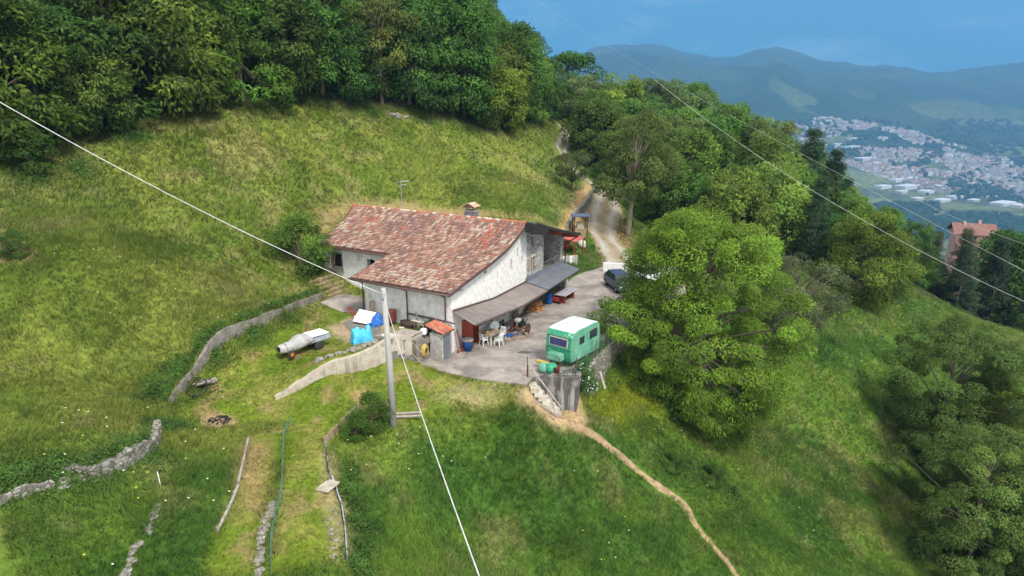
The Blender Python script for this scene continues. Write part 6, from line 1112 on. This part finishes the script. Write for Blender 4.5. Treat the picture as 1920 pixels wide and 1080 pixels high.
# pale umbels and yellow flowers in the meadow
r = np.random.default_rng(8); n = 1500; y = np.sqrt(r.random(n) * (80 ** 2 - 20 ** 2) + 400); x = (r.random(n) * 2 - 1) * .8 * y; c_, mo, ba, wd_ = gcol(x, y); m_ = tall(x, y, mo, ba, wd_) & (fbm(x / 5, y / 5, 15, 2) > .5); x, y = x[m_], y[m_]; n = len(x); z = Hs(x, y) + .45
V = np.stack([np.stack([x + a * .055, y + b * .055, z + e], 1) for a, b, e in ((1, 0, 0), (0, 1, .01), (-1, 0, .02), (0, -1, .01))], 1).reshape(-1, 3); cc = np.where(r.random((n, 1)) < .7, [[.55, .55, .42]], [[.5, .42, .04]])
mat('petal', (1, 1, 1), (.9, .9, .9), vc=True); kind(link('meadow_flowers', npmesh('meadow_flowers', V, np.arange(4 * n).reshape(-1, 4), 'petal', np.repeat(cc, 4, 0))), 'stuff', 'scattered white and yellow flowers in the meadow grass', 'flowers')
# weeds: broad leaf clumps along edges
def weeds(name, spots, label, seed, L=.17, W=.08, col=(.075, .15, .025), h=.45):
    r = np.random.default_rng(seed); A = []
    for (x0_, y0_, R, n) in spots:
        a = r.random(n) * 6.283; q = abs(r.normal(size=n)) * R * .62; x = x0_ + np.cos(a) * q; y = y0_ + np.sin(a) * q; A.append(np.stack([x, y, Hs(x, y) + r.random(n) * h * np.exp(-q / R) * (.4 + 1.2 * vnoise(x * 1.2, y * 1.2, 7)), vnoise(x * 1.5, y * 1.5, seed)], 1))
    A = np.concatenate(A); n = len(A); d = unit(r.normal(size=(n, 3)) + [0, 0, .4]); w_ = unit(np.cross(d, r.normal(size=(n, 3)))); p = A[:, :3]
    V = np.stack([p, p + d * L * .5 + w_ * W * .5, p + d * L, p + d * L * .5 - w_ * W * .5], 1).reshape(-1, 3); c = np.array(col) * (.6 + .9 * A[:, 3:4]) * (.75 + .5 * r.random((n, 1)))
    return kind(link(name, npmesh(name, V, np.arange(4 * n).reshape(-1, 4), 'leaf', np.repeat(c, 4, 0), np.repeat(unit(d * .5 + [0, 0, .9]), 4, 0))), 'stuff', label, 'weeds')
sp = []
for (px, py, R, n) in [(330, 700, 1.6, 2500), (290, 740, 1.4, 2200), (400, 660, 1.2, 1600), (470, 620, 1.3, 1600), (530, 590, 1.2, 1400), (320, 800, 1.2, 1600), (260, 840, 1.2, 1500), (180, 870, 1.6, 1500), (100, 890, 1.8, 2000), (20, 905, 1.8, 2000), (60, 340, 2.5, 2500), (150, 320, 2.6, 2200), (250, 260, 2.6, 2000), (700, 215, 2.6, 1800), (800, 225, 3, 2200), (880, 245, 2.6, 1800), (662, 890, .55, 500), (650, 925, .5, 600), (668, 950, .6, 700), (672, 990, .7, 600), (680, 1030, .6, 700), (670, 1070, .7, 900), (1100, 680, 1.3, 2200), (1130, 660, 1.3, 2000), (1160, 680, 1.5, 2000), (1250, 870, 1.0, 1600), (1300, 880, 1.2, 1700), (1340, 900, 1.2, 1700), (1380, 930, 1.2, 1200), (1440, 840, 1.6, 1500), (1700, 760, 2.2, 1800), (1560, 640, 1.6, 1000)]:
    p = PG(px, py); sp.append((p[0], p[1], R, n))
for Wp, rr_ in ((WALLA, .30), (WALLD, .35)):
    for i in range(len(Wp) - 1):
        a_, b_ = np.array(Wp[i][:2]), np.array(Wp[i + 1][:2]); d_ = b_ - a_; L_ = np.linalg.norm(d_); nn_ = np.array([-d_[1], d_[0]]) / L_
        for q in np.arange(0, L_, .45):
            if vnoise(q * 1.3 + i * 7, i * 3.1, 5) > .35: c_ = a_ + d_ * q / L_ + nn_ * .38; sp.append((c_[0], c_[1], .32, 130))
weeds('weeds', sp, 'broad leaved weeds along the walls, wood edge and path', 3)
# ---------------------------------------------------------------- valley, town and mountains
SKYL = [(900, 118), (1060, 112), (1085, 102), (1110, 90), (1150, 87), (1200, 84), (1240, 86), (1290, 97), (1340, 106), (1380, 105), (1430, 92), (1460, 88), (1480, 92), (1530, 112), (1600, 123), (1660, 123), (1700, 127), (1740, 139), (1770, 137), (1800, 130), (1850, 123), (1920, 117), (2000, 108), (2300, 120), (2600, 100)]
_sa = np.array([ray(a, b)[0] / ray(a, b)[1] for a, b in SKYL]); _ss = np.array([ray(a, b)[2] / ray(a, b)[1] for a, b in SKYL])
def far_z(a, Y):
    x = a * Y; Yr = 6200 + 500 * np.sin(a * 5 + 1); ridge = HC + np.interp(a, _sa, _ss) * Yr
    y1 = lerp(2300., 2650., sstep(.5, .8, a)); y2 = lerp(3500, 4000, sstep(.3, .8, a)); floor = -350.0
    s1 = np.clip((Y - y1) / (y2 - y1), 0, 1); z1 = floor + 215 * s1 ** 1.15
    s2 = np.clip((Y - y2) / (Yr - y2), 0, 1); z2 = (floor + 215) + (ridge - floor - 215) * (s2 ** .85); z = np.where(Y < y2, z1, z2)
    sp_ = fbm(x / 900 + Y / 3000, Y / 2600, 101, 5); rid = 1 - abs(fbm(x / 620 + 3, Y / 1500, 103, 4) * 2 - 1)
    bump = np.clip(s2 * (1 - s2) * 4, 0, 1) ** .8; bump = bump * (1 - s2 * .75); z = z + bump * ((rid - .72) * 420 + (sp_ - .55) * 220)
    z = z + s1 * (fbm(x / 260, Y / 260, 107, 4) - .5) * 60 + np.clip(s2 * 3, 0, 1) * (fbm(x / 130, Y / 130, 109, 4) - .5) * 26
    z = np.where(Y > Yr, ridge - (Y - Yr) * .35 + (fbm(x / 130, Y / 130, 109, 4) - .5) * 26 * 1, z); return z
def far_sheet(name, ya, yb, n, a0=-.35, a1=1.35, m=420):
    Yv = np.geomspace(ya, yb, n) if ya > 0 else np.linspace(ya, yb, n); av = np.linspace(a0, a1, m); A, YY = np.meshgrid(av, Yv); Z = far_z(A, YY); X = A * YY
    fo = fbm(X / 420, YY / 420, 111, 4); pt = sstep(.545, .60, fbm(X / 260 + 5, YY / 330, 113, 4)) ; up_ = sstep(3800, 5200, YY)
    wood = np.array([.022, .048, .014]); wood2 = np.array([.040, .070, .018]); past = np.array([.17, .20, .055]); c = lerp(wood, wood2, sstep(.35, .65, fo)[..., None]); c = lerp(c, past, (pt * (1 - .97 * sstep(3700, 4500, YY)) * .6)[..., None])
    low = sstep(3300, 2700, YY); c = lerp(c, lerp(np.array([.10, .12, .05]), np.array([.20, .22, .08]), sstep(.45, .55, vnoise(X / 90, YY / 70, 3))[..., None]), (low * .8)[..., None])
    idx = np.arange(n * m).reshape(n, m); F = np.stack([idx[:-1, :-1], idx[:-1, 1:], idx[1:, 1:], idx[1:, :-1]], -1).reshape(-1, 4)
    return kind(link(name, npmesh(name, np.stack([X, YY, Z], -1).reshape(-1, 3), F, 'far_ground', c.reshape(-1, 3), smooth=True)))
fm = bpy.data.materials.new('far_ground'); n, l = nodes(fm); MATS['far_ground'] = fm; o_ = n.new('ShaderNodeOutputMaterial'); b_ = n.new('ShaderNodeBsdfPrincipled'); l.new(b_.outputs[0], o_.inputs[0]); b_.inputs['Roughness'].default_value = 1; b_.inputs['Specular IOR Level'].default_value = 0
at_ = n.new('ShaderNodeAttribute'); at_.attribute_name = 'Col'; z_ = noise_node(n, l, .035, 8, .8); r_ = n.new('ShaderNodeValToRGB'); r_.color_ramp.elements[0].position = .36; r_.color_ramp.elements[1].position = .66; r_.color_ramp.elements[0].color = (.45, .45, .45, 1); r_.color_ramp.elements[1].color = (1.5, 1.5, 1.5, 1)
l.new(z_.outputs[0], r_.inputs[0]); mx_ = n.new('ShaderNodeMixRGB'); mx_.blend_type = 'MULTIPLY'; mx_.inputs[0].default_value = 1; l.new(at_.outputs[0], mx_.inputs[1]); l.new(r_.outputs[0], mx_.inputs[2]); l.new(mx_.outputs[0], b_.inputs['Base Color'])
bp_ = n.new('ShaderNodeBump'); bp_.inputs['Strength'].default_value = 1; bp_.inputs['Distance'].default_value = 12; l.new(z_.outputs[0], bp_.inputs['Height']); l.new(bp_.outputs[0], b_.inputs['Normal'])
far_sheet('valley', 520, 3500, 260); far_sheet('mountains', 3500, 8800, 300)
def FZ(x, y): return float(far_z(np.array([x / y]), np.array([y]))[0])
def FG(px, py):
    d = ray(px, py); Y = np.geomspace(700, 8000, 1500); Z = HC + d[2] / d[1] * Y; zz = far_z(np.full(1500, d[0] / d[1]), Y); k = int(np.argmax(zz > Z)); return d[0] / d[1] * Y[k], Y[k], zz[k]
mat('t_wall', (.46, .42, .36), (.34, .29, .24), sc=.05, rough=.9); mat('t_wall_b', (.60, .60, .58), rough=.9); mat('t_wall_c', (.55, .43, .34), rough=.9); mat('t_roof', (.26, .14, .10), (.18, .10, .08), sc=.03, rough=.9); mat('t_roof_b', (.24, .21, .20), rough=.9); mat('t_flat', (.60, .62, .64), (.45, .47, .50), sc=.02, rough=.7); mat('t_win', (.05, .06, .07), rough=.4)
def tmesh(wd_, ln, h, wm, rm, flat=False):
    g = MB(); g.bx(-ln / 2, ln / 2, -wd_ / 2, wd_ / 2, -8, h)
    g.cm = 2
    if not flat:
        for fl in range(int(h // 3)):
            for s_ in (-1, 1):
                for i in range(int(ln // 4)): g.box((-ln / 2 + 2.2 + i * 4, s_ * (wd_ / 2 + .05), 1.6 + fl * 3), (1.3, .1, 1.5))
    g.cm = 1
    if flat: g.bx(-ln / 2 - .4, ln / 2 + .4, -wd_ / 2 - .4, wd_ / 2 + .4, h + .02, h + .8)
    else: g.vprism([(-wd_ / 2 - .9, h + .02), (wd_ / 2 + .9, h + .02), (0, h + wd_ * .22)], -ln / 2 - .8, ln / 2 + .8, 'x')
    o = g.build('town_house', [wm, rm, 't_win']); me = o.data; bpy.data.objects.remove(o); return me
TM = [tmesh(11, 15, 7.5, 't_wall', 't_roof'), tmesh(10, 12, 7, 't_wall_b', 't_roof'), tmesh(12, 20, 10, 't_wall', 't_roof_b'), tmesh(11, 16, 8, 't_wall_c', 't_roof'), tmesh(13, 26, 13, 't_wall_b', 't_roof_b'), tmesh(10, 13, 6.5, 't_wall_b', 't_roof_b')]
TL = ['cream walled house with brown roof in the hazy town', 'white walled house with brown roof in the hazy town', 'long cream block with grey roof in the hazy town', 'ochre walled house with brown roof in the hazy town', 'tall white apartment block in the hazy town', 'white walled house with grey roof in the hazy town']
WM = [tmesh(32, 60, 8, 't_wall_b', 't_flat', True), tmesh(45, 90, 9, 't_wall_b', 't_flat', True), tmesh(24, 45, 7, 't_wall', 't_flat', True)]
tp = [FG(*q) for q in [(1560, 222), (1640, 232), (1750, 262), (1830, 285), (1960, 320), (2060, 330), (2060, 385), (1900, 372), (1820, 362), (1740, 360), (1660, 335), (1560, 300), (1500, 268), (1490, 235)]]
TPOLY = [(q[0], q[1]) for q in tp]; rr = random.Random(21); spots = []; xs = [q[0] for q in TPOLY]; ys = [q[1] for q in TPOLY]; tries = 0; cell = {}
while len(spots) < 1800 and tries < 60000:
    tries += 1; x = rr.uniform(min(xs), max(xs)); y = rr.uniform(min(ys), max(ys))
    if not inside(np.array([x]), np.array([y]), TPOLY)[0]: continue
    dn = float(fbm(np.array([x / 150.]), np.array([y / 170.]), 131, 3)[0])
    if dn < .36 + .20 * rr.random(): continue
    ck = (int(x // 20), int(y // 20))
    if any((ck[0] + i, ck[1] + j) in cell for i in (-0, 0) for j in (0,)): continue
    cell[ck] = 1; spots.append((x, y, rr.choices(range(6), [5, 6, 2, 3, 1, 4])[0], float(vnoise(np.array([x / 200.]), np.array([y / 200.]), 9)[0]) * 3 + rr.choice([0, 1.57]) + rr.uniform(-.15, .15), rr.uniform(.8, 1.25)))
spots.sort(key=lambda s: s[1]); nind = 235
for x, y, k, a, s in spots[:nind]:
    o = link('town_house', TM[k], None, (x, y, FZ(x, y)), a); o.scale = (s, s, s); tag(o, TL[k], 'house', 'town houses: ' + TL[k][:12])
Vx = []; Fx = []; Mx = []; 
for x, y, k, a, s in spots[nind:]:
    me = TM[k]; ca_, sa_ = math.cos(a) * s, math.sin(a) * s; z = FZ(x, y)
    wd_, ln, h = [(11, 15, 7.5), (10, 12, 7), (12, 20, 10), (11, 16, 8), (13, 26, 13), (10, 13, 6.5)][k]; ln, wd_ = ln / 2, wd_ / 2; b = len(Vx)
    for (u, v, w_) in [(-ln, -wd_, -8), (ln, -wd_, -8), (ln, wd_, -8), (-ln, wd_, -8), (-ln, -wd_, h), (ln, -wd_, h), (ln, wd_, h), (-ln, wd_, h), (-ln, 0, h + wd_ * .5), (ln, 0, h + wd_ * .5)]: Vx.append((x + u * ca_ - v * sa_, y + u * sa_ + v * ca_, z + w_ * s))
    wi = [0, 1, 0, 2, 1, 1][k]; ri = [3, 3, 4, 3, 4, 4][k]
    for f, m_ in (((0, 1, 5, 4), wi), ((2, 3, 7, 6), wi), ((1, 2, 6, 5), wi), ((3, 0, 4, 7), wi), ((4, 5, 9, 8), ri), ((6, 7, 8, 9), ri), ((5, 6, 9, 9), wi), ((7, 4, 8, 8), wi)): Fx.append(tuple(b + i for i in f)); Mx.append(m_)
g = MB(); g.v = Vx; g.f = [tuple(dict.fromkeys(f)) for f in Fx]; g.m = Mx; kind(g.build('town_houses', ['t_wall', 't_wall_b', 't_wall_c', 't_roof', 't_roof_b']), 'stuff', 'mass of small distant houses filling the far side of the valley town', 'houses')
WL = {0: 'white flat roofed hall in the valley', 1: 'very long pale flat roofed factory hall in the valley', 2: 'small cream flat roofed hall in the valley'}
wps = [(1700, 352, 1), (1735, 362, 0), (1680, 340, 0), (1660, 327, 0), (1620, 300, 1), (1640, 308, 0), (1570, 273, 0), (1590, 278, 1), (1700, 338, 2), (1755, 352, 0), (1765, 378, 0), (1790, 372, 0), (1820, 346, 2), (1850, 345, 0), (1880, 384, 1), (1910, 388, 0), (1825, 378, 2), (1600, 262, 0), (1680, 318, 2), (1720, 375, 2), (1860, 372, 2), (1900, 340, 2), (1780, 325, 2), (1655, 352, 0), (1690, 362, 2)]
wps.sort(); cnt_ = {}
for px, py, k in wps:
    cnt_[k] = cnt_.get(k, 0) + 1
    q = FG(px, py); o = link('factory_hall', WM[k], None, (q[0], q[1], q[2]), .5 + rr.uniform(-.1, .1)); tag(o, WL[k] + ', %s from the left' % ordw(cnt_[k]), 'hall', WL[k])
q = FG(1876, 318); tag(MB().bx(-4, 4, -4, 4, -5, 38).vprism([(-4.5, 38), (4.5, 38), (0, 46)], -4.5, 4.5, 'x').build('church_tower', 't_wall_c', loc=q), 'tiny church tower rising from the hazy town near the right edge', 'tower')
# distant tree masses in the valley
kb = []
def treemass(label, px0, px1, py0, py1, n, s0, s1, seed, cond=None, name='valley_woods'):
    r = random.Random(seed); V = []; F = []; C = []; bm = bmesh.new(); bmesh.ops.create_icosphere(bm, subdivisions=1, radius=1); bv = [tuple(v.co) for v in bm.verts]; bf = [tuple(v.index for v in f.verts) for f in bm.faces]; bm.free()
    for i in range(n):
        px, py = r.uniform(px0, px1), r.uniform(py0, py1)
        if cond and not cond(px, py): continue
        q = FG(px, py); b = len(V); s = r.uniform(s0, s1); col = np.array([.028, .055, .016]) * r.uniform(.7, 1.5)
        for v in bv: k = r.uniform(.75, 1.2); V.append((q[0] + v[0] * s * k, q[1] + v[1] * s * k, q[2] + s * .5 + v[2] * s * k * .9)); C.append(col)
        F += [tuple(b + j for j in f) for f in bf]
    return kind(link(name, npmesh(name, V, F, 'far_ground', C)), 'stuff', label, 'trees')
treemass('dark tree masses between the distant town houses', 1480, 1960, 225, 380, 3000, 7, 13, 5, lambda a, b: float(fbm(np.array([a / 40.]), np.array([b / 14.]), 7, 3)[0]) > .46 and b < 250 + (a - 1480) * .45)
treemass('dark wooded belt in the valley below the fields', 1640, 1990, 383, 450, 1500, 7, 12, 6, lambda a, b: float(fbm(np.array([a / 60.]), np.array([b / 14.]), 17, 3)[0]) > .40 and not (1760 < a < 1920 and b < 402))
# the pink house beyond the meadow
hx_, hy_ = 112.0, 160.0; hz = H1(hx_, hy_); zt_ = HC + (ray(1815, 418)[2] / ray(1815, 418)[1]) * hy_; xx_ = ray(1822, 440)[0] / ray(1822, 440)[1] * hy_
t = thing('pink_house', 'pink house with reddish brown roof and chimney beyond the dark conifers', 'house', (xx_, hy_, zt_ - 6.6), -.35); t.scale = (.7, .7, .7); mat('pink', (.56, .36, .30), rough=.9); mat('brown_roof', (.22, .11, .085), (.15, .08, .065), sc=1.2, rough=.9)
MB().bx(-5.5, 5.5, -4.5, 4.5, -8, 6.5).vprism([(-4.5, 6.5), (4.5, 6.5), (0, 8.9)], -5.48, 5.48, 'x').build('wall', 'pink', t)
g = MB(); g.add([(-6.5, -5.6, 6.3), (6.5, -5.6, 6.3), (6.5, 0, 9.3), (-6.5, 0, 9.3), (-6.5, 5.6, 6.3), (6.5, 5.6, 6.3)] + [(-6.5, -5.6, 6.1), (6.5, -5.6, 6.1), (6.5, 0, 9.0), (-6.5, 0, 9.0), (-6.5, 5.6, 6.1), (6.5, 5.6, 6.1)], [(0, 1, 2, 3), (3, 2, 5, 4), (7, 6, 9, 8), (8, 9, 10, 11), (0, 6, 7, 1), (4, 5, 11, 10), (1, 7, 8, 2), (2, 8, 11, 5), (0, 3, 9, 6), (3, 4, 10, 9)]); rf_ = g.build('roof', 'brown_roof', t)
MB().bx(1.5, 2.3, .5, 1.3, 8, 10.2).build('chimney', 'pink', rf_); MB().bx(-3.2, -2.5, -1.2, -.5, 8, 9.9).build('chimney', 'pink', rf_)
MB().add([(-5.6, -7.4, 2.7), (5.6, -7.4, 2.7), (5.6, -4.5, 3.9), (-5.6, -4.5, 3.9), (-5.6, -7.4, 2.5), (5.6, -7.4, 2.5), (5.6, -4.5, 3.7), (-5.6, -4.5, 3.7)], [(0, 1, 2, 3), (7, 6, 5, 4), (0, 4, 5, 1), (2, 6, 7, 3), (1, 5, 6, 2), (3, 7, 4, 0)]).build('porch_roof', 'brown_roof', t)
for a in (-3.4, 0, 3.4): f_ = MB().bx(a - .6, a + .6, -4.56, -4.5, 4.6, 5.9).build('window', 'white_paint', t); MB().bx(a - .5, a + .5, -4.6, -4.562, 4.7, 5.8).build('pane', 'glass', f_)
# ---------------------------------------------------------------- haze
g = MB(); g.bx(-4200, 12500, -200, 9000, -420, 1050); hz_ = g.build('haze', 'white_paint'); hz_.data.materials.clear()
hm = bpy.data.materials.new('haze'); n, l = nodes(hm); o_ = n.new('ShaderNodeOutputMaterial'); pv = n.new('ShaderNodeVolumePrincipled'); pv.inputs['Color'].default_value = (.18, .43, .77, 1); pv.inputs['Density'].default_value = HAZE; pv.inputs['Anisotropy'].default_value = 0.0
l.new(pv.outputs[0], o_.inputs['Volume']); hz_.data.materials.append(hm); kind(hz_, 'stuff', 'thin bluish air between the hill and the far mountains', 'haze')
